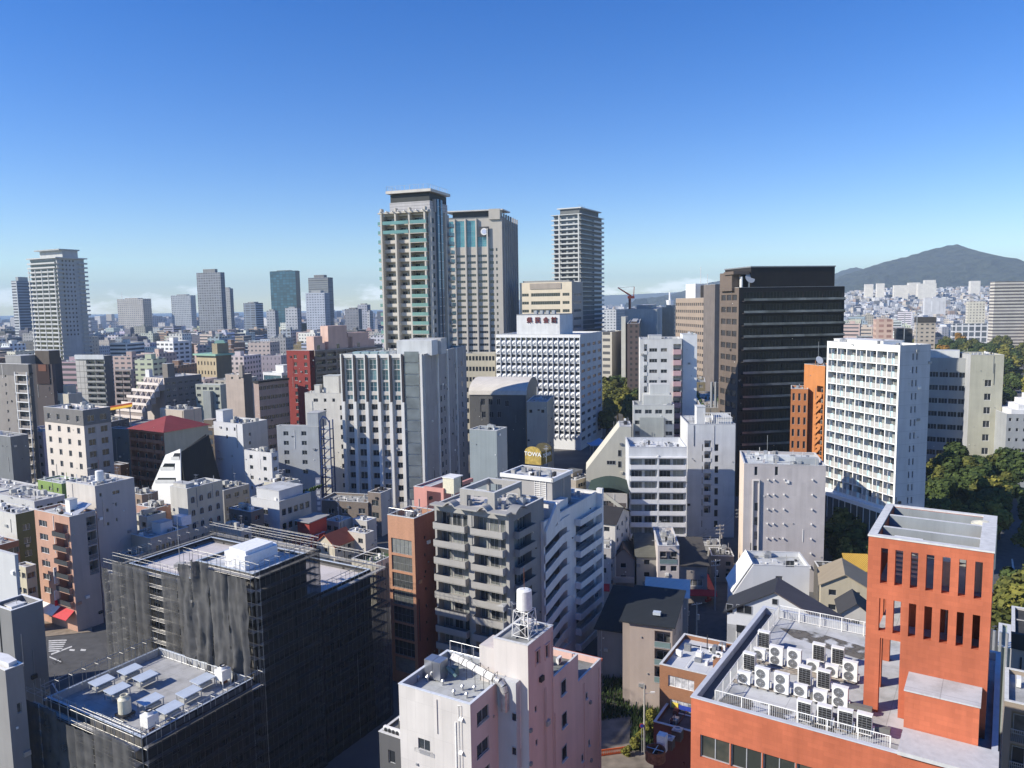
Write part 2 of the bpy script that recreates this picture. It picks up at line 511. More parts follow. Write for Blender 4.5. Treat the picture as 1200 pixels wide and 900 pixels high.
    def finish(s, roof=True, inner=None):
        mb = MB()
        for side in 'LRAB':
            if side in s.skip: continue
            f, W_ = s.fr(side); hs = s.holes[side]
            wm = s.wmR if side in 'RA' else s.wm
            ts = sorted({0.0, W_} | {h[0] for h in hs} | {h[2] for h in hs}); zs = sorted({s.z0, s.h} | {h[1] for h in hs} | {h[3] for h in hs})
            ts = [t for t in ts if -1e-6 <= t <= W_ + 1e-6]; zs = [z for z in zs if s.z0 <= z <= s.h]
            ts = [t for i, t in enumerate(ts) if i == 0 or t - ts[i-1] > 1e-4]; zs = [z for i, z in enumerate(zs) if i == 0 or z - zs[i-1] > 1e-4]
            # mark cells
            import bisect
            cov = set()
            for h in hs:
                a = bisect.bisect_left(ts, h[0] - 1e-4); b = bisect.bisect_left(ts, h[2] - 1e-4)
                c = bisect.bisect_left(zs, h[1] - 1e-4); d = bisect.bisect_left(zs, h[3] - 1e-4)
                for i in range(a, b):
                    for j in range(c, d): cov.add((i, j))
            for j in range(len(zs) - 1):
                i = 0
                while i < len(ts) - 1:
                    if (i, j) in cov: i += 1; continue
                    k = i
                    while k < len(ts) - 1 and (k, j) not in cov: k += 1
                    mb.quad([f(ts[i], zs[j], 0), f(ts[k], zs[j], 0), f(ts[k], zs[j+1], 0), f(ts[i], zs[j+1], 0)], wm); i = k
            for h in hs:
                t0, z0, t1, z1, d = h[:5]
                mb.quad([f(t0, z0, 0), f(t1, z0, 0), f(t1, z0, -d), f(t0, z0, -d)], wm)
                mb.quad([f(t0, z1, 0), f(t1, z1, 0), f(t1, z1, -d), f(t0, z1, -d)], wm)
                mb.quad([f(t0, z0, 0), f(t0, z1, 0), f(t0, z1, -d), f(t0, z0, -d)], wm)
                mb.quad([f(t1, z0, 0), f(t1, z1, 0), f(t1, z1, -d), f(t1, z0, -d)], wm)
                if len(h) > 5: mb.quad([f(t0, z0, -d), f(t1, z0, -d), f(t1, z1, -d), f(t0, z1, -d)], s.backm or wm)
        mb.build('wall', s.root)
        if s.rest: s.rest.build('window', s.root, kind='stuff')
        if roof:
            r = MB(); h, q = s.h, s.ph; e = .22; im = inner or s.wm
            r.quad([(e, e, h-q), (s.wr-e, e, h-q), (s.wr-e, s.wl-e, h-q), (e, s.wl-e, h-q)], s.roofm)
            r.quad([(e, e, h-q), (s.wr-e, e, h-q), (s.wr-e, e, h), (e, e, h)], im); r.quad([(e, s.wl-e, h-q), (s.wr-e, s.wl-e, h-q), (s.wr-e, s.wl-e, h), (e, s.wl-e, h)], im)
            r.quad([(e, e, h-q), (e, s.wl-e, h-q), (e, s.wl-e, h), (e, e, h)], im); r.quad([(s.wr-e, e, h-q), (s.wr-e, s.wl-e, h-q), (s.wr-e, s.wl-e, h), (s.wr-e, e, h)], im)
            r.build('roof', s.root)
            c = MB(); g = .05; t = .07
            c.box(-g, -g, h, s.wr+g, e+g, h+t, s.cope); c.box(-g, s.wl-e-g, h, s.wr+g, s.wl+g, h+t, s.cope)
            c.box(-g, e+g, h, e+g, s.wl-e-g, h+t, s.cope); c.box(s.wr-e-g, e+g, h, s.wr+g, s.wl-e-g, h+t, s.cope)
            c.build('parapet', s.root)
        if AUTO and s.p.y < 330: s.fittings(roof)
        return s
    def fittings(s, roof):
        r = random.Random(int(s.p.x * 7 + s.p.y)); mb = MB(); ms_ = (STEEL, WHITE, GREYM, CONC, DARKM, s.wm)
        for side in 'LR':
            f, W_ = s.fr(side)
            hs = s.holes[side]
            for k in range(int(4 + W_ * s.h / 45)):
                t = r.uniform(.3, max(.4, W_ - .5)); z = r.uniform(2, s.h - 1.5); kd = r.random()
                w, h = (.12, r.uniform(2, 8)) if kd < .2 else (.75, .55) if kd < .45 else (.22, .22)
                z = min(z, s.h - h - .3)
                if any(q[0] - .15 < t + w and q[2] + .15 > t and q[1] - .15 < z + h and q[3] + .15 > z for q in hs): continue
                a = f(t, z, .003); b_ = f(t + w, z + h, .1 if kd < .2 else .3 if kd < .45 else .16)
                mb.box(min(a[0], b_[0]), min(a[1], b_[1]), z, max(a[0], b_[0]), max(a[1], b_[1]), z + h, r.choice(ms_))
        if mb.f: mb.build('wall_fittings', s.root, kind='stuff')
        if roof and s.wr > 3 and s.wl > 3:
            mb = MB(); zr_ = s.h - s.ph + .004
            for k in range(int(6 + min(34, s.wr * s.wl / 9))):
                x, y = r.uniform(.6, s.wr - 1.6), r.uniform(.6, s.wl - 1.6); m = r.choice(ms_); q = r.random()
                if q < .5: a, b_, c = r.uniform(.25, 1.0), r.uniform(.25, .9), r.uniform(.2, 1.2); mb.box(x, y, zr_, x + a, y + b_, zr_ + c, m)
                elif q < .8:
                    L_ = r.uniform(1.5, 5)
                    if r.random() < .5: mb.box(x, y, zr_ + .1, min(s.wr - .4, x + L_), y + .09, zr_ + .2, m)
                    else: mb.box(x, y, zr_ + .1, x + .09, min(s.wl - .4, y + L_), zr_ + .2, m)
                else: mb.tube((x, y, zr_), (x, y, zr_ + r.uniform(.5, 2.2)), r.uniform(.03, .09), m, 5)
            mb.build('roof_fittings', s.root, kind='stuff')
    def hut(s, x0, y0, x1, y1, dz, mat=None, name='penthouse', z=None, top=None):
        z = s.h - s.ph if z is None else z
        mb = MB(); mb.box(x0, y0, z, x1, y1, z + dz, mat or s.wm, top=top or s.roofm)
        mb.box(x0-.1, y0-.1, z + dz, x1+.1, y1+.1, z + dz + .1, s.cope, top=top or s.roofm)
        return mb.build(name, s.root)
    def clutter(s, n=6, seed=1, x0=None, x1=None, y0=None, y1=None, kinds='avpta'):
        r = random.Random(seed); z = s.h - s.ph
        x0 = 1 if x0 is None else x0; y0 = 1 if y0 is None else y0
        x1 = s.wr - 1 if x1 is None else x1; y1 = s.wl - 1 if y1 is None else y1
        if x1 <= x0 or y1 <= y0: return
        for k in range(n):
            kd = r.choice(kinds); x = r.uniform(x0, x1); y = r.uniform(y0, y1)
            nm, me = CLUT[kd]
            part(nm, me, s.root, (x, y, z), r.choice((0, math.pi/2, -math.pi/2, math.pi)))

def clut():
    d = {}
    mb = MB(); mb.box(-.45, -.17, .12, .45, .17, .85, WHITE); mb.box(-.43, -.15, 0, -.35, .15, .12, GREYM); mb.box(.35, -.15, 0, .43, .15, .12, GREYM)
    mb.T = lambda x, y, z: (x - .08, -z - .172, y + .48); mb.ring((0, 0), .24, .3, 0, .02, GREYM, 16); mb.prism([(.23*math.cos(a*.785), .23*math.sin(a*.785)) for a in range(8)], -.01, .008, FINS)
    d['a'] = ('air_conditioner_unit', mb.mesh('ac'))
    mb = MB(); mb.tube((0, 0, 0), (0, 0, .5), .12, STEEL, 8); mb.tube((0, 0, .5), (0, 0, .68), .24, STEEL, 10, .1)
    d['v'] = ('roof_vent', mb.mesh('vent'))
    mb = MB(); mb.tube((0, 0, 0), (0, 0, 3.2), .03, STEEL, 5)
    for i in range(7): mb.tube((-.5 + .16*i, -.45 + .03*i, 3.0), (-.5 + .16*i, .45 - .03*i, 3.0), .012, STEEL, 4)
    mb.tube((-.55, 0, 3.0), (.5, 0, 3.0), .015, STEEL, 4); mb.tube((-.3, -.3, 2.3), (.4, .3, 2.3), .02, STEEL, 4)
    d['t'] = ('aerial', mb.mesh('aerial'))
    mb = MB(); mb.box(-.7, -.5, .5, .7, .5, 1.5, plain('grey_tank', (.46, .45, .41), .6))
    for a in (-.6, .6):
        for b_ in (-.4, .4): mb.box(a-.05, b_-.05, 0, a+.05, b_+.05, .5, GREYM)
    d['w'] = ('water_tank', mb.mesh('tank'))
    mb = MB(); mb.box(-2.2, -.08, .1, 2.2, .02, .22, STEEL); mb.box(-2.2, .15, .1, 1.5, .25, .2, STEEL); mb.box(-2.0, -.15, 0, -1.8, .3, .1, CONC); mb.box(1.2, -.15, 0, 1.4, .3, .1, CONC)
    d['p'] = ('roof_pipe', mb.mesh('pipe'))
    mb = MB(); mb.box(-.6, -.5, 0, .6, .5, 1.1, STEEL); mb.box(-.3, -.3, 1.1, .3, .3, 1.25, GREYM)
    d['c'] = ('roof_cabinet', mb.mesh('cab'))
    return d
CLUT = clut()

# ================================================================ ORANGE BUILDING (foreground right)
ORANGE = wall((.54, .155, .08), 'tile', .6, .3, .86, .8, .3, .012)
pA = atz(810, 817, 39.2)
b = B('orange_office_building', 'orange tiled building with a flat roof full of air conditioners and a slotted roof tower', 1165, 910, 41.4, 57, uL=810, wl=16.9, wr=17.6, wall_m=ORANGE, roof=(.50, .52, .56), ph=.55, roofdirt=.35, cope=plain('pale_coping', (.50, .52, .56), .6, 0, .12, 1))
b.h = 39.2
OB = b
OB.o = Vector((pA.x, pA.y, 0)) - OB.dl * 16.9; OB.root.location = OB.o; OB.wl = 16.9
# ribbon windows under the roof on the lit front
t1, z1 = b.px('L', 822, 858); t0_, _z = b.px('L', 1050, 905)
(lambda *a: None)('orange ribbon', t1, z1, t0_, _z)
for k in range(5):
    b.win('L', 15.3 - k * 2.02, 36.05, 1.94, 1.55, depth=.18, fr=FRM, gl=glassmat('tinted_glass', (.035, .04, .035), (.30, .27, .2), .45), mull=1)
for k in range(5):
    b.win('L', 15.3 - k * 2.02, 32.3, 1.94, 1.55, depth=.18, fr=FRM, mull=1)
b.finish(inner=plain('parapet_inner', (.42, .44, .48), .8, 0, .2, 1))
zr = 39.2 - .55
# the front parapet line steps back at the right hand wing: lower ledge and box balcony
TX = b.plz(39.0, 1020, 827)[0]
def tp(u, v): return b.plx(TX, u, v)       # on the tower's front plane -> (y,z)
# tower --------------------------------------------------------
tw = MB(); FY1, ZT = tp(1018, 628); FY0 = max(.05, tp(1165, 646)[0]); (lambda *a: None)('tower', TX, FY0, FY1, ZT, b.plz(ZT, 1043, 592))
slots = []
cols = [(283, 328), (375, 425), (475, 522), (575, 625), (678, 730), (785, 832), (888, 937)]
for a, c in cols:
    ua, uc = 980 + a / 5.45, 980 + c / 5.45
    ya, _ = tp(ua, 660); yc, _ = tp(uc, 660)
    slots.append((min(ya, yc), max(ya, yc)))
zA = tp(1060, 646)[1]; zB = tp(1060, 688)[1]; zC = tp(1060, 706)[1]; zD = tp(1060, 745)[1]
(lambda *a: None)('slots', [(round(x, 2), round(y, 2)) for x, y in slots], zA, zB, zC, zD)
ys = sorted({FY0, FY1} | {q for s_ in slots for q in s_}); zs = [zr + .02, tp(1054, 752)[1] , zD, zC, zB, zA, ZT]
TH = .55
openL = b.plx(TX, 1054, 780)[0]
def inslot(y, z):
    for i, (a, c) in enumerate(slots):
        if a - 1e-4 <= y <= c + 1e-4 and (zB < z < zA or zD < z < zC): return True
    if z < zs[1] and openL < y < FY1 - .85: return True
    return False
ysc = sorted(set(ys) | {openL, FY1 - .85, FY1 - .95}); zs = sorted(set(zs))
for i in range(len(ysc) - 1):
    for j in range(len(zs) - 1):
        ym = (ysc[i] + ysc[i+1]) / 2; zm = (zs[j] + zs[j+1]) / 2
        if ysc[i+1] - ysc[i] < 1e-3: continue
        if not inslot(ym, zm): tw.box(TX, ysc[i], zs[j], TX + TH, ysc[i+1], zs[j+1], ORANGE)
tw.build('tower_screen', b.root)
t2 = MB()
XB = b.plz(ZT, 1043, 592)[0]
# side and rear columns, floors and back wall
t2.box(TX + TH + .01, FY1 - .5, 46.6, XB, FY1, ZT - .01, ORANGE)
for xx in (TX + 3.6, XB - .6): t2.box(xx, FY1 - .55, zr + .02, xx + .6, FY1, 46.58, ORANGE)
t2.box(TX + TH + .01, FY0, zr + .02, XB, FY0 + .3, ZT - .01, ORANGE)
t2.box(XB - .35, FY0 + .31, 46.6, XB, FY1 - .56, ZT - .01, ORANGE)
t2.box(XB - .35, FY0 + .31, zr + .02, XB, 3.4, 46.58, ORANGE)
t2.box(TX + TH + .01, FY0 + .31, zD - .6, XB - .36, FY1 - .56, zD - .35, ORANGE, top=b.roofm)
t2.box(TX + TH + .01, FY0 + .31, zB - .35, XB - .36, FY1 - .56, zB - .12, CONC)
t2.box(TX + 2.6, FY0 + .31, zD - .34, TX + 2.8, FY1 - 1.7, zB - .36, ORANGE)
t2.build('tower_wall', b.root)
BLUEG = wall((.30, .36, .46), 'plain', dirt=.35)
t3 = MB()
t3.box(TX + TH + 1.9, FY0 + .32, 48.45, TX + TH + 2.2, FY1 - .52, ZT + .05, BLUEG, top=COPE)
t3.box(TX + 5.6, FY0 + .32, 48.45, TX + 5.9, FY1 - .52, ZT + .05, BLUEG, top=COPE)
t3.box(XB - .37, FY0 + .32, 47.9, XB - .33, FY1 - .52, ZT - .02, BLUEG)
t3.build('tower_beam', b.root)
cp = MB()
cp.box(TX - .05, FY0 - .05, ZT, TX + TH - .15, FY1 + .05, ZT + .1, COPE); cp.box(XB - .3, FY0 - .05, ZT, XB + .05, FY1 + .05, ZT + .1, COPE)
cp.box(TX + TH - .15, FY1 - .45, ZT, XB - .3, FY1 + .05, ZT + .1, COPE); cp.box(TX + TH - .15, FY0 - .05, ZT, XB - .3, FY0 + .75, ZT + .1, COPE)
cp.build('tower_coping', b.root)
for (x, y, r_, h_, m_) in ((TX+2.2, 1.3, .7, 1.9, CREAM), (TX+2.2, 3.1, .55, 1.5, CREAM), (TX+4.2, 5.0, .5, 1.6, STEEL), (TX+6.8, 1.3, .75, 2.9, CREAM), (TX+6.9, 2.9, .4, 2.2, RUST)):
    eq = MB(); eq.tube((x, y, zB - .1), (x, y, zB + h_), r_, m_, 16); eq.tube((x, y, zB + h_), (x, y, zB + h_ + .15), r_ * .85, m_, 16, r_ * .3); eq.build('tower_tank', b.root)
eq = MB()
for k in range(9): eq.box(TX + 1.2, 4.4, zB + .3 + k * .3, TX + 1.4, 6.0, zB + .4 + k * .3, WHITE)
for k in range(3): eq.tube((TX + 1 + k * .7, 1 + k, zr + .1), (TX + 1 + k * .7, 1 + k, zB + 2), .07, STEEL, 8)
eq.build('roof_pipe', b.root)
# box balcony in front of the tower
y0, zb0 = tp(1150, 806); y1, _ = tp(1066, 790)
bx = MB(); bx.box(TX - 2.6, y0, 37.2, TX - .01, y1, zb0 - .05, ORANGE, top=roofmat((.50, .52, .56), .12, False)); bx.build('stair_enclosure', b.root)
bx = MB(); bx.box(TX - 2.65, y0 - .05, zb0 - .045, TX - .01, y1 + .05, zb0 + .03, b.roofm)
bx.build('enclosure_roof', b.root)
lg = MB(); lg.box(-.25, -.1, 39.275, TX - 2.62, y1 - .0, 39.5, plain('ledge', (.5, .5, .5), .7)); lg.build('ledge', b.root)
# railing inside the parapet : thing
def railing(name, label, pts, z, h, mat, parent=None, step=.13, post=1.6, cat='railing', loc=(0, 0, 0), rz=0, rr=.012, group=None):
    root = parent or empty(name, label, cat, loc, rz, group)
    mb = MB(); mp_ = MB()
    for p, q in zip(pts, pts[1:]):
        p = Vector((*p, z)); q = Vector((*q, z)); d = q - p; n = max(1, int(d.length / step))
        mb.tube(p + Vector((0, 0, h)), q + Vector((0, 0, h)), .03, mat, 6); mb.tube(p + Vector((0, 0, .12)), q + Vector((0, 0, .12)), .02, mat, 5)
        for k in range(n + 1):
            a = p + d * k / n
            mb.tube(a + Vector((0, 0, .12)), a + Vector((0, 0, h)), rr, mat, 4)
        n2 = max(1, int(d.length / post))
        for k in range(n2 + 1):
            a = p + d * k / n2
            mp_.box(a.x-.035, a.y-.035, z - .3, a.x+.035, a.y+.035, z + h + .02, mat)
    mb.build('bars', root); mp_.build('posts', root)
    return root
railing('roof_railing', 'white metal railing round the roof of the orange building', [(.6, 5.2), (.6, 15.5), (17.0, 15.5), (17.0, 7.4)], zr, 1.15, WHITE, loc=b.o, rz=b.phi)
# air conditioners
def ac_unit(kind):
    root = empty('air_conditioner', 'white air conditioner', 'air conditioner')
    W_, H_, D_ = (.95, 1.35, .36) if kind == 'D' else ((.85, .78, .34) if kind == 'S' else (.85, 1.25, .4))
    zb = .12
    mb = MB(); mb.box(-W_/2, -D_/2, zb, W_/2, D_/2, zb + H_, WHITE); mb.box(-W_/2-.01, -D_/2-.01, zb + H_, W_/2+.01, D_/2+.01, zb + H_ + .02, WHITE)
    mb.box(W_/2, -D_/2+.1, zb+.1, W_/2+.12, D_/2-.02, zb+.5, WHITE)
    mb.build('casing', root)
    mb = MB()
    for x in (-W_/2+.1, W_/2-.16): mb.box(x, -D_/2-.05, 0, x+.06, D_/2+.05, zb-.002, GREYM)
    mb.build('foot_rail', root)
    if kind in 'DS':
        for zc in ((.36, 1.0) if kind == 'D' else (.4,)):
            mb = MB(); mb.T = lambda x, y, z, zc=zc: (x - .08, -z - D_/2 - .005, y + zb + zc - .02)
            mb.ring((0, 0), .26, .31, 0, .03, GREYM, 20)
            mb.prism([(.26*math.cos(a*.3927), .26*math.sin(a*.3927)) for a in range(16)], -.003, .004, plain('fan_dark', (.10, .10, .10), .6))
            for k in range(3): mb.ring((0, 0), .06 + .07*k, .075 + .07*k, .012, .02, STEEL, 16)
            for k in range(4):
                a = k * math.pi / 4; mb.tube((-.26*math.cos(a), -.26*math.sin(a), .015), (.26*math.cos(a), .26*math.sin(a), .015), .008, STEEL, 4)
            mb.prism([(.06*math.cos(a*.785), .06*math.sin(a*.785)) for a in range(8)], .01, .03, STEEL)
            mb.build('fan', root)
    else:
        mb = MB(); mb.box(-W_/2+.08, -D_/2-.012, zb+.08, W_/2-.02, -D_/2-.002, zb+H_-.08, FINS)
        for k in range(7): mb.box(-W_/2+.08, -D_/2-.02, zb+.15+k*.155, W_/2-.02, -D_/2-.013, zb+.165+k*.155, STEEL)
        for k in range(2): mb.box(-W_/2+.3+k*.25, -D_/2-.02, zb+.08, -W_/2+.315+k*.25, -D_/2-.013, zb+H_-.08, STEEL)
        mb.build('coil_grille', root)
    mb = MB(); mb.box(-W_/2+.02, D_/2+.002, zb+.06, W_/2-.02, D_/2+.01, zb+H_-.05, FINS); mb.build('rear_coil', root)
    return root
acs = [('T', 408, 300), ('S', 385, 360), ('D', 470, 385), ('D', 560, 402), ('T', 683, 366), ('T', 778, 384), ('S', 655, 420), ('S', 748, 444), ('D', 840, 465),
       ('T', 335, 414), ('S', 310, 480), ('D', 400, 500), ('D', 497, 528), ('T', 612, 485), ('T', 708, 505), ('S', 593, 545), ('S', 690, 575), ('D', 790, 598),
       ('T', 610, 665), ('T', 712, 690), ('T', 815, 712), ('T', 912, 733)]
kn = {'T': 'tall air conditioner with black coil grille', 'S': 'low single fan air conditioner', 'D': 'air conditioner with two stacked fans'}
protos = {}
rowname = {0: 'rear row', 1: 'middle row', 2: 'front row'}
cnt = {}
ordn = ['first', 'second', 'third', 'fourth', 'fifth', 'sixth', 'seventh']
for i, (k, x, y) in enumerate(acs):
    lx, ly = b.plz(zr + .05, 800 + x / 4.286, 690 + y / 4.286)
    P = b.o + b.dr * lx + b.dl * ly
    row = 0 if i < 9 else (1 if i < 18 else 2)
    cnt[(k, row)] = cnt.get((k, row), -1) + 1
    lab = f"{kn[k]}, {ordn[cnt[(k, row)]]} such from the left in the {rowname[row]}"
    lab = lab.replace('from the glass side in the ', 'from the left in the ')
    if k not in protos: protos[k] = ac_unit(k); r = protos[k]; r.location = (P.x, P.y, zr + .05); r.rotation_euler = (0, 0, b.phi - math.pi/2); r['label'] = lab; r['group'] = 'air conditioners on the orange roof'
    else: r = copy_thing(protos[k], (P.x, P.y, zr + .05), b.phi - math.pi/2 + rnd.uniform(-.04, .04), lab, 'air conditioners on the orange roof')
pr = MB()
for (xa, ya, xb, yb) in ((360, 372, 880, 478), (250, 470, 830, 612), (330, 395, 860, 480), (560, 655, 900, 745)):
    a = b.plz(zr, 800 + xa/4.286, 690 + ya/4.286); c = b.plz(zr, 800 + xb/4.286, 690 + yb/4.286)
    for o in (0, .18, .34): pr.tube((a[0]+o, a[1], zr+.08), (c[0]+o, c[1], zr+.08), .045, plain('pipe_lagging', (.32, .28, .24), .8, 0, .4), 5)
pr.build('pipe_run', b.root)
dk = MB()
a = b.plz(zr, 1020, 830)
dk.box(a[0]-1.2, 6.7, zr+.25, a[0]-.8, 10.4, zr+.55, plain('duct_grey', (.16, .16, .15), .7)); dk.box(a[0]-3.4, 5.4, zr+.35, a[0]-3.0, 9.6, zr+.65, plain('duct_grey', (.16, .16, .15), .7))
dk.build('cable_duct', b.root)
st = MB()
def stainmat(nm, c, thr=.5):
    m, t, n, bs, L = newmat(nm)
    tc = n.new('ShaderNodeTexCoord'); a = n.new('ShaderNodeTexNoise'); a.inputs['Scale'].default_value = .8; a.inputs['Detail'].default_value = 9; L(tc.outputs['Object'], a.inputs[0])
    rp = n.new('ShaderNodeValToRGB'); rp.color_ramp.elements[0].position = .4; rp.color_ramp.elements[1].position = .6; L(a.outputs[0], rp.inputs[0])
    bs.inputs['Base Color'].default_value = (*c, 1); bs.inputs['Roughness'].default_value = .9
    tr = n.new('ShaderNodeBsdfTransparent'); mx = n.new('ShaderNodeMixShader'); L(rp.outputs[0], mx.inputs[0]); L(tr.outputs[0], mx.inputs[1]); L(bs.outputs[0], mx.inputs[2])
    L(mx.outputs[0], n['Material Output'].inputs[0]); return m
PUD = stainmat('damp_stain', (.13, .12, .105))
st.prism([(15.2, 15), (13.9, 13.6), (12.6, 8.6), (13.6, 6.6), (15.0, 8.8), (15.8, 12.5)], zr+.004, zr+.006, PUD)
st.prism([(1.2, 15.6), (1.1, 8.0), (1.9, 8.6), (2.6, 11), (2.9, 15.3)], zr+.004, zr+.006, PUD)
st.build('damp_stain', b.root)
mb = MB(); mb.box(.3, 15.7, zr+.008, 17.3, 16.65, zr+.03, plain('gutter_dark', (.12, .125, .13), .8)); mb.build('gutter', b.root)

# ================================================================ PINK AND WHITE BLOCK (foreground centre)
PINK = wall((.68, .46, .40), 'plain', dirt=.16)
PWH = wall((.60, .57, .545), 'panel', 1.15, 3.4, .82, .75, .14, .018)
b = B('white_panel_building', 'white panelled block with a metal duct unit on its sunken roof, beside the pink block', 551, 826, 73, 60, uL=467, wr=9, wall_m=PWH, wallR=wall((.64, .52, .48), 'plain', dirt=.12), ph=1.0, roof=(.42, .45, .48), cope=plain('pale_coping2', (.60, .63, .67), .6))
WPB = b
t, z = b.px('L', 497, 873); b.win('L', t, z, 1.55, 1.25, depth=.12, fr=FRM, gl=GL)
mb = MB(); mb.T = lambda x, y, zz: (-y - .02, t - x, z - .62 + zz)
for k in range(5): mb.tube((-.95, .35, -.12+.1*k), (.95, .35, -.12+.1*k), .015, STEEL, 5)
for k in (-.95, .95): mb.tube((k, 0, .1), (k, .35, .1), .02, STEEL, 5); mb.tube((k, .35, -.12), (k, .35, .3), .02, STEEL, 5)
mb.build('window_guard', b.root)
t, z = b.px('L', 497, 873); b.win('L', t, z - 3.0*1.9, 1.55, 1.25, depth=.12, fr=FRM)
for (u, v) in ((541, 842), (541, 881)):
    t, z = b.px('L', u, v); mb = MB(); mb.T = lambda x, y, zz: (-y, t - x, z + zz)
    mb.slab([(-.22, .0, -.12), (.22, .0, -.12), (.22, .3, -.16), (-.22, .3, -.16)], (0, 0, .05), WHITE); mb.slab([(-.22, 0, .12), (.22, 0, .12), (.22, .3, -.1), (-.22, .3, -.1)], (0, 0, .03), WHITE); mb.build('vent_hood', b.root)
mb = MB(); t, z = b.px('L', 537, 826)
mb.tube((-.09, t, 4), (-.09, t, z), .035, WHITE, 6); mb.tube((-.09, t-.35, 4), (-.09, t-.35, z), .03, WHITE, 6); mb.tube((-.09, t-.35, z), (-.09, t, z), .03, WHITE, 6); mb.build('downpipe', b.root)
for (u, v) in ((566, 838), (566, 876)):
    t, z = b.px('R', u, v); b.win('R', t, z, 2.3, 1.5, depth=.16, fr=FRM, gl=GLD, sill=True)
    b.win('R', t, z - 6.6, 2.3, 1.5, depth=.16, fr=FRM, gl=GLD, sill=True)
    mb = MB()
    for k in range(5): mb.tube((t-1.1, -.18, z-.75+.11*k), (t+1.1, -.18, z-.75+.11*k), .014, STEEL, 4)
    mb.build('window_guard', b.root)
b.finish(inner=plain('grey_parapet', (.36, .38, .41), .8, 0, .2, 1)); b.fittings(False)
zr2 = b.h - 1.0
for (u, v) in ((490, 798), (501, 798), (532, 815), (547, 818), (542, 809), (556, 810), (519, 803)):
    x, y = b.plz(zr2, u, v); part('roof_vent', CLUT['v'][1], b.root, (x, y, zr2))
# duct plant : thing on the roof
ALU = plain('aluminium_sheet', (.55, .56, .58), .28, .85, .15, .8)
ALUD = plain('dull_duct', (.55, .54, .52), .4, .4, .3, 2)
dz = empty('ventilation_plant', 'shiny metal ventilation boxes and duct on the white panelled roof', 'ventilation plant', b.o, b.phi)
def L2(u, v, z=zr2): return b.plz(z, u, v)
x0, y0 = L2(516, 800)
mb = MB(); mb.box(x0, y0, zr2+.15, x0+1.5, y0+1.0, zr2+2.2, ALU); mb.box(x0, y0+1.06, zr2+.15, x0+1.5, y0+2.1, zr2+2.2, ALU); mb.build('plenum_box', dz)
mb = MB(); mb.box(x0+1.6, y0-.9, zr2+.3, x0+2.3, y0-.1, zr2+1.1, plain('green_motor', (.12, .2, .2), .5)); mb.tube((x0+1.2, y0-.1, zr2+1.3), (x0+1.2, y0-1.3, zr2+.5), .2, plain('green_motor', (.12, .2, .2), .5), 10); mb.build('fan_motor', dz)
xa, ya = x0+1.3, y0-.9
mb = MB(); dp = [(*L2(u, v, zr2+1.4), zr2+1.4) for u, v in ((531, 770), (545, 777), (558, 784), (571, 791), (580, 796))]
for p, q in zip(dp, dp[1:]):
    p, q = Vector(p), Vector(q); mb.tube(p, p.lerp(q, .93), .5, ALUD, 4)
E_ = Vector(dp[-1]); pts = [E_, E_ + Vector((0, -.6, -.1)), E_ + Vector((0, -1.0, -.5)), E_ + Vector((0, -1.15, -1.1)), E_ + Vector((0, -1.15, -3.2))]
for p, q in zip(pts, pts[1:]): mb.tube(p, q, .42, ALUD, 14)
mb.build('duct', dz)
mb = MB()
for k in range(6):
    c_ = Vector(dp[0]).lerp(Vector(dp[-1]), k/5)
    for o in (-.55, .55): mb.tube((c_.x+o, c_.y, zr2), (c_.x+o, c_.y, zr2+2.0), .03, DARKM, 4)
    mb.tube((c_.x-.55, c_.y, zr2+2.0), (c_.x+.55, c_.y, zr2+2.0), .03, DARKM, 4)
mb.build('duct_frame', dz)
rl = railing('walkway_railing', 'thin silver railing on the walkway behind the white panelled roof', [(b.wr-.1, b.wl-.5), (b.wr-.1, .5), (b.wr+6, .5)], zr2+1.0, 1.3, STEEL, loc=b.o, rz=b.phi, step=.9, rr=.02)

pk = Vector((1.6, 76.7, 0)); dr, dl = b.dr, b.dl
uk, vk = 618.5, 757
b = B('pink_building', 'pink walled building with a white water tank on a frame on top', uk, vk, 76.7, 60, wl=4.2, uR=648, wall_m=wall((.60, .56, .53), 'panel', 1.3, 40, .88, .75, .1, .015), wallR=PINK, ph=.15, roof=(.3, .31, .32), vb=900, roofdirt=.4)
PB = b
def pinkwin(b, L_):
    for (u, v, w, h) in L_:
        t, z = b.px('R', u, v)
        if 0.5 < t < b.wr - .5: b.win('R', t, z, w, h, depth=.12, fr=FRM, gl=GLD)
pinkwin(b, [(630, 770, .75, 1.5), (641, 763, .75, 1.5), (628, 831, .5, .7), (629, 870, .5, .7)])
b.finish(); b.fittings(True)
fm = MB()
for (u, v) in ((630, 770), (641, 763)):
    t, z = b.px('R', u, v)
    for s_ in (-.5, .44): fm.box(t+s_, -.1, z-.9, t+s_+.06, -.003, z+.85, PINK)
    fm.box(t-.55, -.18, z+.85, t+.55, -.003, z+.93, PINK)
fm.build('window_surround', b.root)
for (u, v) in ((621, 856), (621, 895)):
    t, z = b.px('R', u, v); mb = MB(); mb.box(t-.2, -.25, z-.15, t+.2, -.003, z+.2, GREYM); mb.build('vent_hood', b.root)
mb = MB(); t, z = b.px('R', 639, 805); mb.tube((t, -.1, 3), (t, -.1, z), .04, PINK, 5); mb.tube((t-.3, -.1, 3), (t-.3, -.1, z), .04, PINK, 5); mb.build('downpipe', b.root)
SW = wall((.60, .56, .53), 'plain'); mb = MB(); mb.box(.3, 4.22, 24, 3.2, 6.2, 28.2, SW); mb.box(-.9, 1.0, 3, -.02, 4.15, 25.6, wall((.5, .52, .56), 'plain')); mb.build('lift_shaft', b.root)
for (u, v) in ((603, 840), (603, 880)):
    P = b.plx(-.9, u, v); part('window', win_mesh(.6, .9, FRM, GL), b.root, (-.93, P[0], P[1]), -math.pi/2)
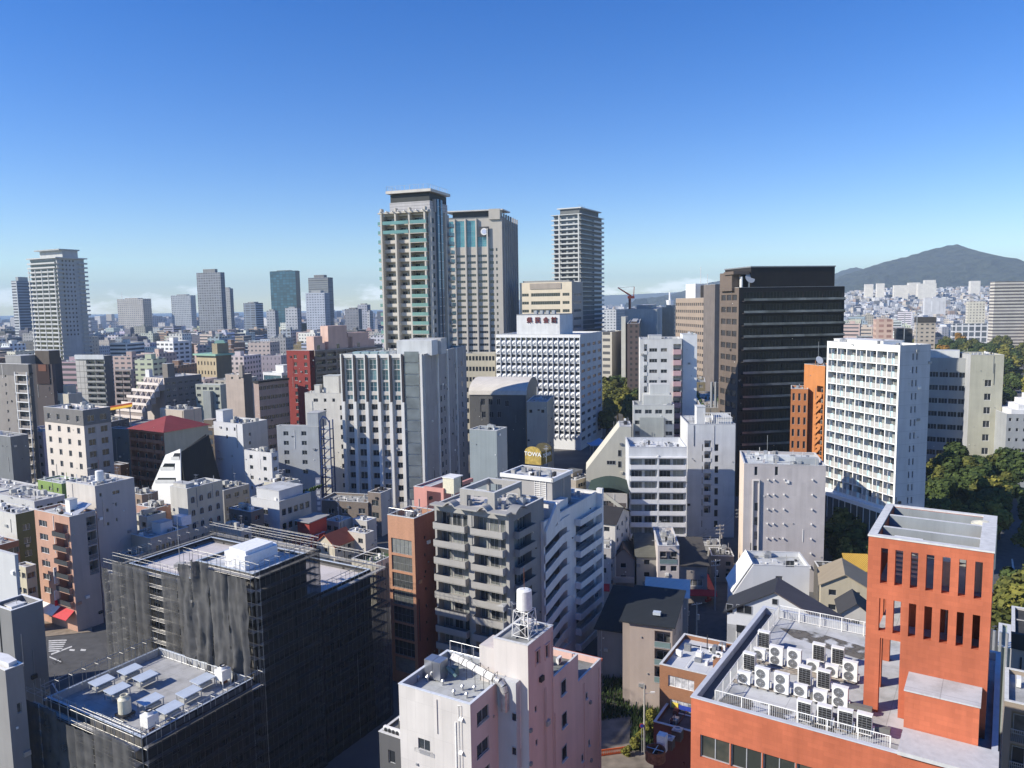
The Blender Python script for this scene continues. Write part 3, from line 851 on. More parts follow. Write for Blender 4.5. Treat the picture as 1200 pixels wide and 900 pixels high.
# rear steps of the same pink mass
W0 = b.wr; W1 = abs(solve_u(b.p, b.dr, 677)); W2 = abs(solve_u(b.p, b.dr, 704))
for i, (ua, va, x0, x1, ww) in enumerate(((677, 768, W0, W1, 6.0), (703, 775, W1, W2, 7.5))):
    x, z = b.ply(0, ua, va)
    z = b.ply(0, ua - 14, va + 12)[1]
    mb = MB(); E = .25; q = .8
    P_ = PINK
    mb.box(x0 + .004, 0, 0, x1, ww, z - q, P_, top=roofmat((.2, .22, .22), .4))
    mb.box(x0+.004, 0, z-q, x1, E, z, P_, top=COPE); mb.box(x0+.004, ww-E, z-q, x1, ww, z, P_, top=COPE); mb.box(x1-E, E, z-q, x1, ww-E, z, P_, top=COPE)
    mb.build('wing', b.root)
    for k in range(8):
        nm, me = CLUT[rnd.choice('apvca')]; part(nm, me, b.root, (rnd.uniform(x0+1, x1-1), rnd.uniform(1, ww-1.5), z-q), rnd.choice((0, math.pi/2)))
b.wr = W2
for (u, v, w, h) in ((660, 805, 1.3, 1.7), (661, 843, 1.3, 1.7), (661, 882, 1.3, 1.7), (687, 815, .5, .8), (682, 888, .5, .9), (690, 870, .4, .8)):
    t, z = b.px('R', u, v); part('window', win_mesh(w, h, FRM, GLD, None, True), b.root, (t, -.02, z), 0)
for (u, v) in ((691, 823), (692, 891)):
    t, z = b.px('R', u, v); mb = MB(); mb.box(t-.2, -.25, z-.15, t+.2, -.003, z+.2, GREYM); mb.build('vent_hood', b.root)
for k in range(6):
    z = b.ply(0, 706, 810 + k * 33)[1]; mb = MB(); mb.box(W2+.01, .8, z - .5, W2+1.1, 6.8, z + .7, PINK); mb.build('balcony', b.root)
mb = MB(); t, z = b.px('R', 684, 800)
for tt in (t, W2-.8, W0+.15, W0-.3): mb.tube((tt, -.1, 3), (tt, -.1, z if tt > W0 else 29), .05, PINK, 5)
mb.build('downpipe', b.root)
mb = MB(); z = b.ply(0, 703, 776)[1]; mb.slab([(W1, 7.6, z-.2), (W2+1, 7.6, z-.2), (W2+1, 8.9, z+.3), (W1, 8.9, z+.3)], (0, 0, .12), wall((.55, .14, .08), 'plain')); mb.box(W2+.02, .2, z-.4, W2+1, 7.5, z-.1, wall((.55, .14, .08), 'plain')); mb.build('red_canopy', b.root)
# water tank on lattice stand
x, y = b.plz(b.h, 615, 744)
wt = empty('water_tank', 'white drum water tank on a white lattice frame atop the pink building', 'water tank', b.o + b.dr * x + b.dl * y + Vector((0, 0, b.h)), b.phi)
mb = MB(); q = 1.0
for a in (-q, q):
    for c in (-q, q): mb.tube((a, c, 0), (a*.85, c*.85, 2.9), .06, WHITE, 6)
for z0 in (.15, 1.5, 2.85):
    k = q * (1 - .15 * z0 / 2.9); pts = [(-k, -k, z0), (k, -k, z0), (k, k, z0), (-k, k, z0), (-k, -k, z0)]
    for p, r_ in zip(pts, pts[1:]): mb.tube(p, r_, .04, WHITE, 5)
for z0, z1 in ((.15, 1.5), (1.5, 2.85)):
    k = q * (1 - .15 * z0 / 2.9); k1 = q * (1 - .15 * z1 / 2.9)
    c0 = [(-k, -k), (k, -k), (k, k), (-k, k)]; c1 = [(-k1, -k1), (k1, -k1), (k1, k1), (-k1, k1)]
    for i in range(4): mb.tube((*c0[i], z0), (*c1[(i+1) % 4], z1), .025, WHITE, 4); mb.tube((*c0[(i+1) % 4], z0), (*c1[i], z1), .025, WHITE, 4)
mb.build('stand', wt)
mb = MB(); mb.tube((0, 0, 2.95), (0, 0, 5.0), .85, WHITE, 24, .8); mb.tube((0, 0, 5.0), (0, 0, 5.12), .8, WHITE, 24, .5); mb.build('drum', wt, smooth=False)
mb = MB(); mb.tube((0, 0, 5.1), (0, 0, 7.4), .03, RUST, 5); mb.tube((.2, .2, 0), (.2, .2, 2.95), .12, WHITE, 8); mb.build('pipe', wt)
x, y = b.plz(b.h, 590, 740)
for k in range(3): part('aerial', CLUT['t'][1], b.root, (x + k*.9, y - .6*k, b.h), k)

# ================================================================ NET WRAPPED BUILDING (foreground left)
def netmat(nm, c, tr=.18):
    m, t, n, bs, L = newmat(nm)
    bs.inputs['Roughness'].default_value = .9; bs.inputs['Specular IOR Level'].default_value = .15
    tc = n.new('ShaderNodeTexCoord'); a = n.new('ShaderNodeTexNoise'); a.inputs['Scale'].default_value = .6; a.inputs['Detail'].default_value = 8; L(tc.outputs['Object'], a.inputs[0])
    rp = n.new('ShaderNodeMapRange'); rp.inputs['From Min'].default_value = .3; rp.inputs['From Max'].default_value = .7; rp.inputs['To Min'].default_value = .7; rp.inputs['To Max'].default_value = 1.25; L(a.outputs[0], rp.inputs[0])
    mx = n.new('ShaderNodeMixRGB'); mx.blend_type = 'MULTIPLY'; mx.inputs[0].default_value = 1; mx.inputs[1].default_value = (*c, 1); L(rp.outputs[0], mx.inputs[2]); L(mx.outputs[0], bs.inputs['Base Color'])
    tb = n.new('ShaderNodeBsdfTransparent'); ms = n.new('ShaderNodeMixShader'); ms.inputs[0].default_value = 1 - tr
    L(tb.outputs[0], ms.inputs[1]); L(bs.outputs[0], ms.inputs[2]); L(ms.outputs[0], n['Material Output'].inputs[0])
    return m
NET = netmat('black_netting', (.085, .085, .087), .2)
NET_SHADED = netmat('shaded_black_netting', (.022, .023, .025), .32)  # same netting in a darker tone, shade of unlit sides put into its colour
NP = Vector((-41.36, 80.25, 0)); NPHI = 60
NW_ = wall((.15, .145, .14), 'panel', pw=7, phh=3.0, joint=.25, js=.25, dirt=.3)
def nloc(x, y, z=0):
    c, s_ = math.cos(R(NPHI)), math.sin(R(NPHI)); return Vector((NP.x + c*x - s_*y, NP.y + s_*x + c*y, z))
def NB(name, label, x0, y0, x1, y1, h, ph=.7, roof=(.47, .45, .44), roofdirt=.3, vb=900):
    p = nloc(x0, y0, h); u, v = proj(p)
    bb = B(name, label, u, v, p.y, NPHI, wl=y1-y0, wr=x1-x0, wall_m=NW_, ph=ph, roof=roof, roofdirt=roofdirt, vb=vb, cope=plain('pale_blue_coping', (.45, .5, .56), .5))
    return bb
b1 = NB('netted_low_building', 'low building wrapped in black netting, its grey roof carrying tilted panels and two tanks', 0, 0, 15.4, 18.6, 18.0, ph=.9, roof=(.40, .40, .41))
for j in range(5):
    for i in range(6): b1.win('R', 1.8 + i * 2.2, 14.6 - 3 * j, 1.2, 1.3, gl=GLD)
b1.finish(inner=plain('pale_steel_inner', (.5, .5, .49), .6, .1))
b2 = NB('netted_stair_tower', 'tallest netted block, its stair tower wrapped in wrinkled black sheeting', 17.2, 1.0, 26.4, 12.2, 31.0, ph=.4, roof=(.55, .57, .6))
b2.finish()
b3 = NB('netted_main_building', 'long building wrapped in black netting behind the stair tower, with a pale pinkish roof', 24.5, 1.6, 40.4, 38.4, 24.2, ph=.8, roof=(.56, .52, .51), roofdirt=.15)
for j in range(6):
    for i in range(5): b3.win('R', 6.6 + i * 2.2, 21 - 3 * j, 1.3, 1.4, gl=GLD)
    for i in range(8): b3.win('L', 13.5 + i * 2.8, 21 - 3 * j, 1.5, 1.4, gl=GLD)
b3.finish()
def netting(parent, side, x, y, L_, z0, z1, mat, amp=.12, seed=0, off=0.0):
    """hanging sheet in the block's local frame; side 'x' runs along local x, 'y' along local y"""
    nx = max(2, int(L_ / .22)); nz_ = max(2, int((z1 - z0) / .8)); mb = MB(); idx = []
    for j in range(nz_ + 1):
        row = []
        zz = z0 + (z1 - z0) * j / nz_
        for i in range(nx + 1):
            t = L_ * i / nx
            ph = noise.noise(Vector((t * .25, zz * .12, seed))) * 6
            d = amp * (math.sin(t * 3.49 + ph) * .4 + 1.2 * noise.noise(Vector((t * .9 + seed, zz * .16, 3)))) + amp * .9 * noise.noise(Vector((t * 2.6 + zz * .7, zz * .6, seed + 9))) + .16 * abs(math.sin(t * 1.745)) * (.4 + abs(math.sin(zz * 1.745)))
            row.append(mb.pt((x + t, y - d - off, zz) if side == 'x' else (x - d - off, y + t, zz)))
        idx.append(row)
    k = mb.mi(mat)
    for j in range(nz_):
        for i in range(nx):
            mb.f.append([idx[j][i], idx[j][i+1], idx[j+1][i+1], idx[j+1][i]]); mb.m.append(k)
    return mb.build('netting', parent, smooth=True)
SCAF = plain('scaffold_tube', (.42, .41, .39), .5, .4, .4, 2)
def scaffold(label, side, x, y, L_, z1, z0=0, net=True, mat=NET, amp=.12, gaps=(), seed=0, depth=.9, topo=1.3, zn=None, lift=1.8):
    rt = empty('scaffolding', label, 'scaffolding', NP, R(NPHI), 'scaffolding round the netted building')
    mb = MB(); mp2 = MB()
    n = max(1, round(L_ / 1.8))
    def P(t, o, z): return (x + t, y - o, z) if side == 'x' else (x - o, y + t, z)
    for k in range(n + 1):
        t = L_ * k / n
        for o in (0, depth):
            mb.tube(P(t, o, z0), P(t, o, z1 + topo - .5 * ((k * 7) % 3) * .4), .035, SCAF, 4)
    nz_ = int((z1 + topo - z0) / lift)
    for j in range(nz_ + 1):
        z = z1 + topo * .6 - j * lift
        for o in (0, depth): mb.tube(P(0, o, z), P(L_, o, z), .03, SCAF, 4)
        for k in range(n + 1): mb.tube(P(L_ * k / n, 0, z), P(L_ * k / n, depth, z), .025, SCAF, 4)
        if j > 0:
            a = P(.05, .15, z + .03); c = P(L_ - .05, depth - .15, z + .06)
            mp2.box(min(a[0], c[0]), min(a[1], c[1]), a[2], max(a[0], c[0]), max(a[1], c[1]), c[2], plain('scaffold_deck', (.3, .29, .27), .8))
        mb.tube(P(0, depth, z + .5), P(L_, depth, z + .5), .02, SCAF, 4)
    mb.build('tube_frame', rt); mp2.build('deck', rt)
    if net:
        t = 0; w = 3.6; i = 0; rs = random.Random(seed)
        while t < L_ - .1:
            ww = min(w, L_ - t)
            if i not in gaps:
                if side == 'x': netting(rt, side, x + t, y - depth - .1 - amp*1.3, ww, z0, (zn or z1) - rs.choice((0, .1, .3, .9)), mat, amp, seed + i, rs.uniform(0, .12))
                else: netting(rt, side, x - depth - .1 - amp*1.3, y + t, ww, z0, (zn or z1) - rs.choice((0, .1, .3, .9)), mat, amp, seed + i, rs.uniform(0, .12))
            t += ww; i += 1
    return rt
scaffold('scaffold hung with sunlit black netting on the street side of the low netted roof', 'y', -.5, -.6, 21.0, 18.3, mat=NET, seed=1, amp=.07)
scaffold('dark shaded scaffold face below the tank side of the low netted roof', 'x', -.4, -.4, 16.3, 18.2, mat=NET_SHADED, seed=5, amp=.05)
scaffold('bare scaffold tubes standing behind the railing of the low netted roof', 'x', 0.3, 20.4, 15.5, 17.5, net=False, seed=2, topo=2.4)
scaffold('scaffold with heavily wrinkled sheeting on the sunlit side of the stair tower', 'y', 16.9, .2, 12.8, 32, mat=netmat('wrinkled_sheeting', (.09, .09, .092), .06), amp=.34, seed=11, topo=1.0)
scaffold('tall scaffold on the dark side of the stair tower', 'x', 16.8, .3, 10.4, 32, mat=NET_SHADED, amp=.04, seed=15, topo=1.0)
scaffold('scaffold on the dark wing beside the brown tiled building', 'x', 27.3, .7, 15, 25.2, mat=NET_SHADED, amp=.05, seed=21, topo=1.3)
scaffold('long scaffold with sunlit grey netting left of the stair tower', 'y', 23.9, 13.4, 27, 25, mat=NET, amp=.07, seed=31, topo=1.2, gaps=(4,))
scaffold('open scaffold lattice along the far edge of the pinkish roof', 'y', 42.6, .4, 40.0, 25.2, net=True, mat=netmat('thin_netting', (.08, .08, .08), .75), seed=41, topo=1.2, amp=.04, z0=6)
scaffold('scaffold on the back of the stair tower showing above its roof', 'y', 28.6, .6, 12.6, 32, net=False, seed=51, topo=1.2, z0=24)
scaffold('short lower scaffold step at the street end of the long netting', 'y', 25.6, 40.6, 5.2, 22.6, mat=NET, amp=.1, seed=61, topo=1.2)
scaffold('scaffold closing the street end of the long netted building', 'x', 24, 40.6, 18.5, 25.0, net=True, mat=netmat('thin_netting2', (.08, .08, .08), .7), seed=71, topo=1.2, amp=.04, z0=6)
# roof gear
rl = railing('roof_railing', 'pale steel railing round the low netted roof', [(.5, .5), (.5, 18.1), (14.9, 18.1), (14.9, .5), (.5, .5)], 17.2, 1.1, STEEL, loc=NP, rz=R(NPHI), step=.45, rr=.025)
pan = None
def ptz(u, v, z): return atz(u, v, z)
pm = plain('pale_panel', (.52, .58, .66), .35, 0, .1, 1)
for i, (x, y) in enumerate(((765, 345), (855, 385), (600, 412), (690, 460), (885, 525), (1000, 572), (1110, 478), (1190, 402))):
    P = atz(x / 5, 720 + (y + 22) / 5, 17.4)
    if pan is None:
        pan = empty('roof_panel_unit', 'x', 'roof unit', P, R(NPHI), 'panel units on the low netted roof')
        mb = MB(); mb.slab([(-1.3, -.85, .95), (1.3, -.85, .95), (1.3, .85, 1.1), (-1.3, .85, 1.1)], (0, 0, .1), pm); mb.build('cover_panel', pan)
        mb = MB(); mb.box(-1.05, -.5, .12, 1.05, .5, .5, plain('unit_body', (.42, .42, .40), .6)); mb.build('body', pan)
        mb = MB()
        for a in (-1.2, 1.2):
            for c in (-.7, .7): mb.box(a-.04, c-.04, 0, a+.04, c+.04, .95, STEEL)
        mb.build('frame', pan); r = pan
    else: r = copy_thing(pan, P, R(NPHI))
    r['label'] = ['pale panel unit farthest up the netted roof by its railing', 'pale panel unit casting a long shadow in the middle of the netted roof', 'pale panel unit nearest the shaded corner of the netted roof', 'pale panel unit just behind the cream drum tank',
                  'pale panel unit behind the white square cooling tower', 'pale panel unit close beside the white cooling tower', 'upper pale panel unit under the wrinkled sheeting', 'pale panel unit tucked against the foot of the stair tower'][i]
P = atz(147, 841, 17.1)
tk = empty('water_tank', 'cream drum tank on a low stand on the netted roof', 'water tank', P, R(NPHI))
mb = MB(); mb.tube((0, 0, .7), (0, 0, 2.35), .72, CREAM, 22); mb.tube((0, 0, 2.35), (0, 0, 2.6), .72, CREAM, 22, .45); mb.ring((0, 0), .35, .45, 2.6, 2.85, CREAM, 18); mb.build('drum', tk)
mb = MB(); mb.box(-.8, -.8, .4, .8, .8, .68, DARKM)
for k in range(5): mb.tube((-.9 + .4*k, -1.0, .2), (-.9 + .4*k, .9, .25 + .1*k), .07, STEEL, 6)
mb.build('stand', tk)
for (u, v, lab) in ((176, 857, 'white square cooling tower by the front railing of the netted roof'), (262, 802, 'white square cooling tower at the dark end of the netted roof')):
    P = atz(u, v, 17.1); tk = empty('cooling_tower', lab, 'cooling tower', P, R(NPHI))
    mb = MB(); mb.box(-.7, -.7, .8, .7, .7, 2.1, WHITE); mb.slab([(-.7, -.7, 2.1), (.7, -.7, 2.1), (.7, .7, 2.1), (-.7, .7, 2.1)], (0, 0, .05), WHITE); mb.tube((0, 0, 2.15), (0, 0, 2.5), .5, WHITE, 16, .38); mb.build('casing', tk)
    mb = MB(); mb.ring((0, 0), .3, .39, 2.5, 2.62, DARKM, 16); mb.build('fan_ring', tk)
    mb = MB()
    for a in (-.6, .6):
        for c in (-.6, .6): mb.box(a-.06, c-.06, 0, a+.06, c+.06, .8, WHITE)
    mb.box(-.3, -.3, .2, .4, .3, .6, RUST); mb.build('leg', tk)
P = nloc(18.2, 3.6, 30.6)
tk = empty('wrapped_equipment', 'large box wrapped in white sheeting on top of the stair tower', 'wrapped equipment', P, R(NPHI))
mb = MB(); mb.prism([(0, 0), (5.6, 0), (6.2, 1), (6.0, 4.2), (.4, 4.4), (-.2, 2)], 0, 2.0, plain('white_sheeting', (.8, .8, .82), .5, 0, .12, 2)); mb.prism([(.4, .3), (5.2, .4), (5.4, 3.8), (.8, 3.9)], 2.0, 2.5, plain('white_sheeting', (.8, .8, .82), .5, 0, .12, 2)); mb.build('sheeting', tk)
P = atz(211, 664, 23.6)
lt = empty('lightning_mast', 'slim mast on a concrete block standing on the pinkish roof', 'mast', P, 0)
mb = MB(); mb.tube((0, 0, .5), (0, 0, 8.5), .06, STEEL, 6, .03); mb.build('mast', lt); mb = MB(); mb.box(-.7, -.7, 0, .7, .7, .6, CONC); mb.build('base_block', lt)

# ================================================================ NEIGHBOURS IN THE MIDDLE DISTANCE
def W_(r, g, b_, st='plain', **k): return wall((r, g, b_), st, **k)
WHT = W_(.70, .70, .70); WHT2 = W_(.66, .67, .70, 'panel', pw=3.2, phh=2.9, joint=.9); BEIGE = W_(.52, .46, .38); PALE = W_(.60, .56, .50)
GREY = W_(.30, .30, .29); GREYP = W_(.42, .41, .40, 'panel', pw=2.0, phh=3.0, joint=.85); DKB = W_(.10, .085, .075); BLUEW = W_(.36, .41, .50)
def bands(b, side, n, t0, t1, fh, h, ztop=None, nf=99, zmin=None, gap=.25, **k):
    b.grid(side, n, fh, (t1 - t0) / n - gap, h, t0=t0, t1=t1, ztop=ztop, nf=nf, zmin=zmin, **k)

AUTO = True
# ---- brown tiled slim building with a window column
TILE = W_(.50, .27, .17, 'tile', pw=.3, phh=.15, joint=.8, js=.006)
b = B('brick_tiled_building', 'slim brown tiled building with a full height column of dark framed windows', 485, 608, 125, 60, uL=454, uR=511, wall_m=TILE, wallR=W_(.30, .12, .09, 'tile', pw=.3, phh=.15, joint=.8, js=.006), ph=1.0, vb=790)
for j in range(9):
    z = b.h - 5.2 - j * 3.0
    b.win('L', b.wl * .5, z, b.wl * .78, 2.6, depth=.2, fr=GREYM, gl=GLC, mull=4, rows=2)
for j in range(9): b.win('R', b.wr * .45, b.h - 4 - 3 * j, .5, .6, fr=FRD, gl=GLD)
b.finish(); b.clutter(5, 3, kinds='avc')
railing('roof_railing', 'glass and steel railing round the brown tiled roof', [(b.wr-.3, .2), (.2, .2), (.2, b.wl-.2), (b.wr-.3, b.wl-.2)], b.h, 1.2, STEEL, loc=b.o, rz=b.phi, step=.4, rr=.012)
# salmon frame block behind it
SAL = W_(.58, .28, .24)
b = B('salmon_frame_building', 'salmon pink framed rooftop block behind the slim brown tiled building', 500, 572, 140, 60, uL=497, wr=12, wl=3, wall_m=SAL, ph=.3, vb=600)
b.finish()
mb = MB(); mb.box(-1, -4.5, b.h-6, -.4, -3.9, b.h+.6, SAL); mb.box(-1, -3.9, b.h-.2, -.4, 0, b.h+.5, SAL); mb.box(-.4, -4.5, b.h-.2, 9, -3.9, b.h+.5, SAL); mb.build('frame_beam', b.root)
tk = empty('water_tank', 'cream box water tank on a cluttered steel stand beside the grey balconied block', 'water tank', at(531, 590, 138), R(60))
mb = MB(); mb.box(-1.4, -1.2, 2.2, 1.4, 1.2, 5.0, CREAM); mb.box(-1.5, -1.3, 5.0, 1.5, 1.3, 5.15, WHITE); mb.box(1.0, -1.35, 2.3, 1.2, -1.2, 4.9, DARKM); mb.build('tank', tk)
mb = MB()
for a in (-1.3, 1.3):
    for c in (-1.1, 1.1): mb.box(a-.1, c-.1, -3, a+.1, c+.1, 2.2, STEEL)
for k in range(4): mb.tube((-1.3, -1.1, k*.6), (1.3, -1.1, .6+k*.4), .05, STEEL, 4); mb.tube((1.3, -1.1, k*.5), (1.3, 1.1, .3+k*.5), .05, STEEL, 4)
mb.build('stand', tk)

# ---- grey balconied apartment block
GAP = W_(.36, .35, .33); GAPR = W_(.26, .26, .26)  # right side tone is darker, its shade put into the wall colour
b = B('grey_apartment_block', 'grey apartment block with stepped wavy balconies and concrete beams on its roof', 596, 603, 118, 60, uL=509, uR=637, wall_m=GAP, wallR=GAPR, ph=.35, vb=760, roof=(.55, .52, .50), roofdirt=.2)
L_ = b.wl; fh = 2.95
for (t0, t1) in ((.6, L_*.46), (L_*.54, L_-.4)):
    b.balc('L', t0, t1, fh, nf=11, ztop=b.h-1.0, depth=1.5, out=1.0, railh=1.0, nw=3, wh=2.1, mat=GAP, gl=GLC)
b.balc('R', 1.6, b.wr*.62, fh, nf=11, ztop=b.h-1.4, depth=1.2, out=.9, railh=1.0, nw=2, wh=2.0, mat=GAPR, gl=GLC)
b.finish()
mb = MB()
def arch(mb, side, t0, t1, z, rise, m, dep=1.6):
    n = 8; prev = None
    for k in range(n + 1):
        t = t0 + (t1 - t0) * k / n; zz = z + rise * math.sin(math.pi * k / n)
        if prev:
            a, c = prev
            if side == 'L': mb.slab([(-1.2, a, c), (-1.2, t, zz), (.6, t, zz), (.6, a, c)], (0, 0, .25), m)
            else: mb.slab([(a, -1.2, c), (t, -1.2, zz), (t, .6, zz), (a, .6, c)], (0, 0, .25), m)
        prev = (t, zz)
zc = b.h + .0
for (a, c) in ((L_*.02, L_*.2), (L_*.2, L_*.34), (L_*.54, L_*.66), (L_*.66, L_*.8)): pass
mb.box(-1.25, -.3, zc+.08, .5, L_*.22, zc+.35, GAP); arch(mb, 'L', L_*.22, L_*.36, zc+.08, .75, GAP); mb.box(-1.25, L_*.36, zc+.08, .5, L_*.66, zc+.35, GAP); arch(mb, 'L', L_*.66, L_*.82, zc+.08, .75, GAP); mb.box(-1.25, L_*.82, zc+.08, .5, L_+.1, zc+.35, GAP)
arch(mb, 'R', .3, b.wr*.35, zc+.08, .7, GAPR)
mb.build('wavy_canopy', b.root)
mb = MB(); z = b.h
ya, yb = L_*.28, L_*.72; xa, xb = 2.4, 11.5
mb.box(xa, ya, z+1.6, xb, ya+.5, z+2.5, GAP, top=COPE); mb.box(xa, yb, z+1.6, xb, yb+.5, z+2.5, GAP, top=COPE); mb.box(xa, ya+.5, z+1.6, xa+.5, yb, z+2.5, GAP, top=COPE); mb.box(xb-.5, ya+.5, z+1.6, xb, yb, z+2.5, GAP, top=COPE)
for (x, y) in ((xa, ya), (xa, yb-.9)): mb.box(x, y, z-.34, x+.9, y+.9+.45, z+1.6, GAP)
mb.box(xb-.6, ya, z-.34, xb, ya+.5, z+1.6, GAP); mb.box(xb-.6, yb, z-.34, xb, yb+.5, z+1.6, GAP)
mb.build('roof_beam', b.root)
for k in range(12): part(*CLUT['acvpc'[k % 5]], b.root, (xb - 3 - rnd.random()*3, 1.2 + k*.5, z-.34), rnd.choice((0, 1.57)))
GB = b
b = B('gold_sign_penthouse', 'grey rooftop block with white rim that carries the gold hotel sign', 647, 561, 136, 60, uL=588, uR=669, wall_m=W_(.38, .37, .36), wallR=GAPR, ph=.5, vb=640, roof=(.5, .52, .56), cope=plain('white_rim', (.75, .77, .8), .5))
b.finish()
mb = MB(); mb.box(-.35, -.35, b.h-.6, -.01, b.wl+.2, b.h+.12, WHITE); mb.box(-.35, -.35, b.h-.6, b.wr+.2, -.01, b.h+.12, WHITE); mb.build('rim', b.root)
mb = MB()
for k in range(16): mb.box(-.12, 1.2, b.h-6.5+k*.36, -.01, 3.6, b.h-6.38+k*.36, WHITE)
for k in (1.2, 2.4, 3.5): mb.box(-.14, k, b.h-6.6, -.02, k+.08, b.h-.7, WHITE)
mb.build('louvre', b.root)
GOLD = plain('gold_sheet', (.50, .36, .10), .45, .35, .35, 1.5); GOLDD = plain('dark_gold_lattice', (.10, .085, .045), .6, .2, .5, 6)
x0, y0 = b.plz(b.h, 634, 543)
sg = empty('gold_sign', 'gold arched rooftop sign reading TOWA', 'sign', b.o + b.dr*x0 + b.dl*y0 + Vector((0, 0, b.h-.4)), R(60)); sg.scale = (.9, .9, .86)
prof = [(0, 0), (0, 3.0)] + [(2.0 - 2.0*math.cos(math.pi*k/10), 3.0 + 1.2*math.sin(math.pi*k/10)) for k in range(1, 10)] + [(4.0, 3.0), (4.0, 0)]
mb = MB(); mb.slab([(0, y, z) for y, z in prof], (.25, 0, 0), GOLD); mb.build('face_panel', sg)
prof2 = [(0.3, 0), (0.3, 2.6)] + [(2.6 - 2.3*math.cos(math.pi*k/10), 2.9 + .2*math.sin(math.pi*k/10)) for k in range(1, 10)] + [(5.0, 2.9), (5.0, 0)]
mb = MB(); mb.box(.28, 0, 0, 5.2, .2, 3.0, GOLDD); mb.slab([(5.2, y, z) for y, z in prof], (.2, 0, 0), GOLDD)
for k in range(12): mb.box(.4+k*.4, -.08, 0, .46+k*.4, -.002, 3.0, GOLD)
mb.build('lattice', sg)
text('TOWA', 1.35, WHITE, sg, (-.06, 2.0, 2.4), -math.pi/2, ext=.04); text('TOWA', 1.25, WHITE, sg, (2.6, -.15, 2.0), 0, ext=.04)
for k in range(2): part('aerial', CLUT['t'][1], b.root, (4.5 + k*2, 3.5 + k, b.h), k, scale=None) if False else part('aerial', CLUT['t'][1], b.root, (4.5 + k*2, 3.5 + k, b.h + 1.5), k)

# ---- white building with zigzag stair and balconies
WZ = W_(.74, .73, .71); b = B('white_zigzag_building', 'white building with a zigzag outside stair and rows of small balconies', 637, 612, 127, 61, uR=701, wl=9, wall_m=WZ, ph=.6, vb=770)
fh = 3.0; tA = b.wr * .42
for j in range(9):
    zt = b.h - 4.2 - j * fh
    b.balc('R', b.wr*.55, b.wr*.9, fh, nf=1, ztop=zt+.4, depth=1.6, rail='bars', railh=.95, out=.3, nw=2, wh=2.0, ww=1.9)
for j in range(9):
    pass
b.holes['R'].append((.5, 3, tA*.93, b.h - 3.2, 1.6, 'back')); b.backm = W_(.16, .16, .165)  # stair and balcony recess backs painted dark, shade put into the colour
b.finish()
mb = MB()
for j in range(10):
    z = b.h - 3.0 - j * fh + 1.0
    q = tA * .7
    mb.slab([(0, -.3, z-2.3), (0, -.3, z-.75), (q, -.3, z+.85), (q, -.3, z-.7)], (0, .14, 0), WZ)
    mb.slab([(q, -.3, z-.7), (q, -.3, z+.85), (tA, -.3, z+.85), (tA, -.3, z-.7)], (0, .14, 0), WZ)
    mb.slab([(.5, -.16, z-2.2), (.5, 1.5, z-2.2), (q, 1.5, z-.7), (q, -.16, z-.7)], (0, 0, .15), WZ)
mb.build('stair', b.root)
mb = MB(); mb.slab([(0, -.5, b.h-4), (0, -.5, b.h-1.6), (4.5, -.5, b.h+2.4), (4.5, -.5, b.h-1)], (0, .4, 0), WZ); mb.box(4.5, -.5, b.h-1.5, 5.5, 3, b.h+2.2, WZ); mb.box(5.5, 1, b.h-.5, 12, 5, b.h+1.4, WZ, top=roofmat((.6, .6, .62), .2)); mb.build('stair_head', b.root)
mb = MB()
for zz in (0,): mb.box(b.wr-1.0, -1.2, 3, b.wr-.2, -.01, b.h+.8, WZ)
for j in range(10): mb.box(b.wr*.55, -1.2, b.h-3.95-j*fh, b.wr-1.0, -1.05, b.h-2.75-j*fh, WZ); mb.box(b.wr*.55, -1.05, b.h-3.95-j*fh, b.wr-1.0, -.01, b.h-3.75-j*fh, WZ); mb.box(b.wr*.53, -1.2, b.h-3.95-j*fh, b.wr*.55-.01, -.01, b.h-2.75-j*fh, WZ)
mb.build('pilaster', b.root)

# ---- white nine storey balcony block
AW = W_(.62, .64, .68, 'plain'); b = B('white_balcony_apartments', 'white apartment block of nine storeys with two stacks of long balconies', 805, 524, 188, 85, uL=737, wr=14, wall_m=AW, ph=1.2, vb=660, roof=(.6, .63, .68), roofdirt=.15)
L_ = b.wl; fh = 2.93
for (t0, t1) in ((.3, L_*.5-.2), (L_*.5+.2, L_-.3)):
    b.balc('L', t0, t1, fh, nf=9, ztop=b.h-2.6, depth=.9, out=1.1, railh=1.1, nw=2, wh=2.1, ww=2.7, sl=.15, gl=GLC, mat=W_(.70, .70, .70))
b.finish(); b.clutter(5, 5, kinds='acvp')
mb = MB(); mb.box(-1.2, L_*.5-.2, 3, -.02, L_*.5+.2, b.h-2, AW); mb.box(-1.3, -.1, b.h-2.6, -.02, L_+.1, b.h-2.35, WHT); mb.build('fin', b.root)
b = B('white_slit_window_wing', 'white wing with one column of slit windows and stair landings, between two apartment fronts', 862, 497, 206, 85, uL=806, wr=16, wall_m=WHT2, ph=.6, vb=660, roof=(.55, .58, .62))
for (u, w) in ((823, .25), (839.5, 1.0)):
    t, _ = b.px('L', u, 560)
    for j in range(9): b.win('L', t, b.h - 6.5 - 3.05*j, w, 1.9, fr=FRM, gl=GLD)
t, _ = b.px('L', 829, 560); b.balc('L', t - .9, t + .9, 3.05, nf=9, ztop=b.h-4.5, depth=1.5, rail='solid', railh=1.0, nw=1, wh=1.8, ww=1.2)
b.finish()
b.hut(1, b.wl*.62, 5, b.wl*.8, 5.2); b.hut(2, .5, 10, b.wl*.38, 2.0); b.clutter(5, 8, kinds='avtp')
mb = MB()
for k in range(12): mb.box(.3, b.wl*.1+k*.62, b.h, .42, b.wl*.1+k*.62+.12, b.h+3.0, WHITE)
mb.box(.25, b.wl*.1, b.h+2.9, .45, b.wl*.1+7.2, b.h+3.1, WHITE); mb.build('roof_screen', b.root)

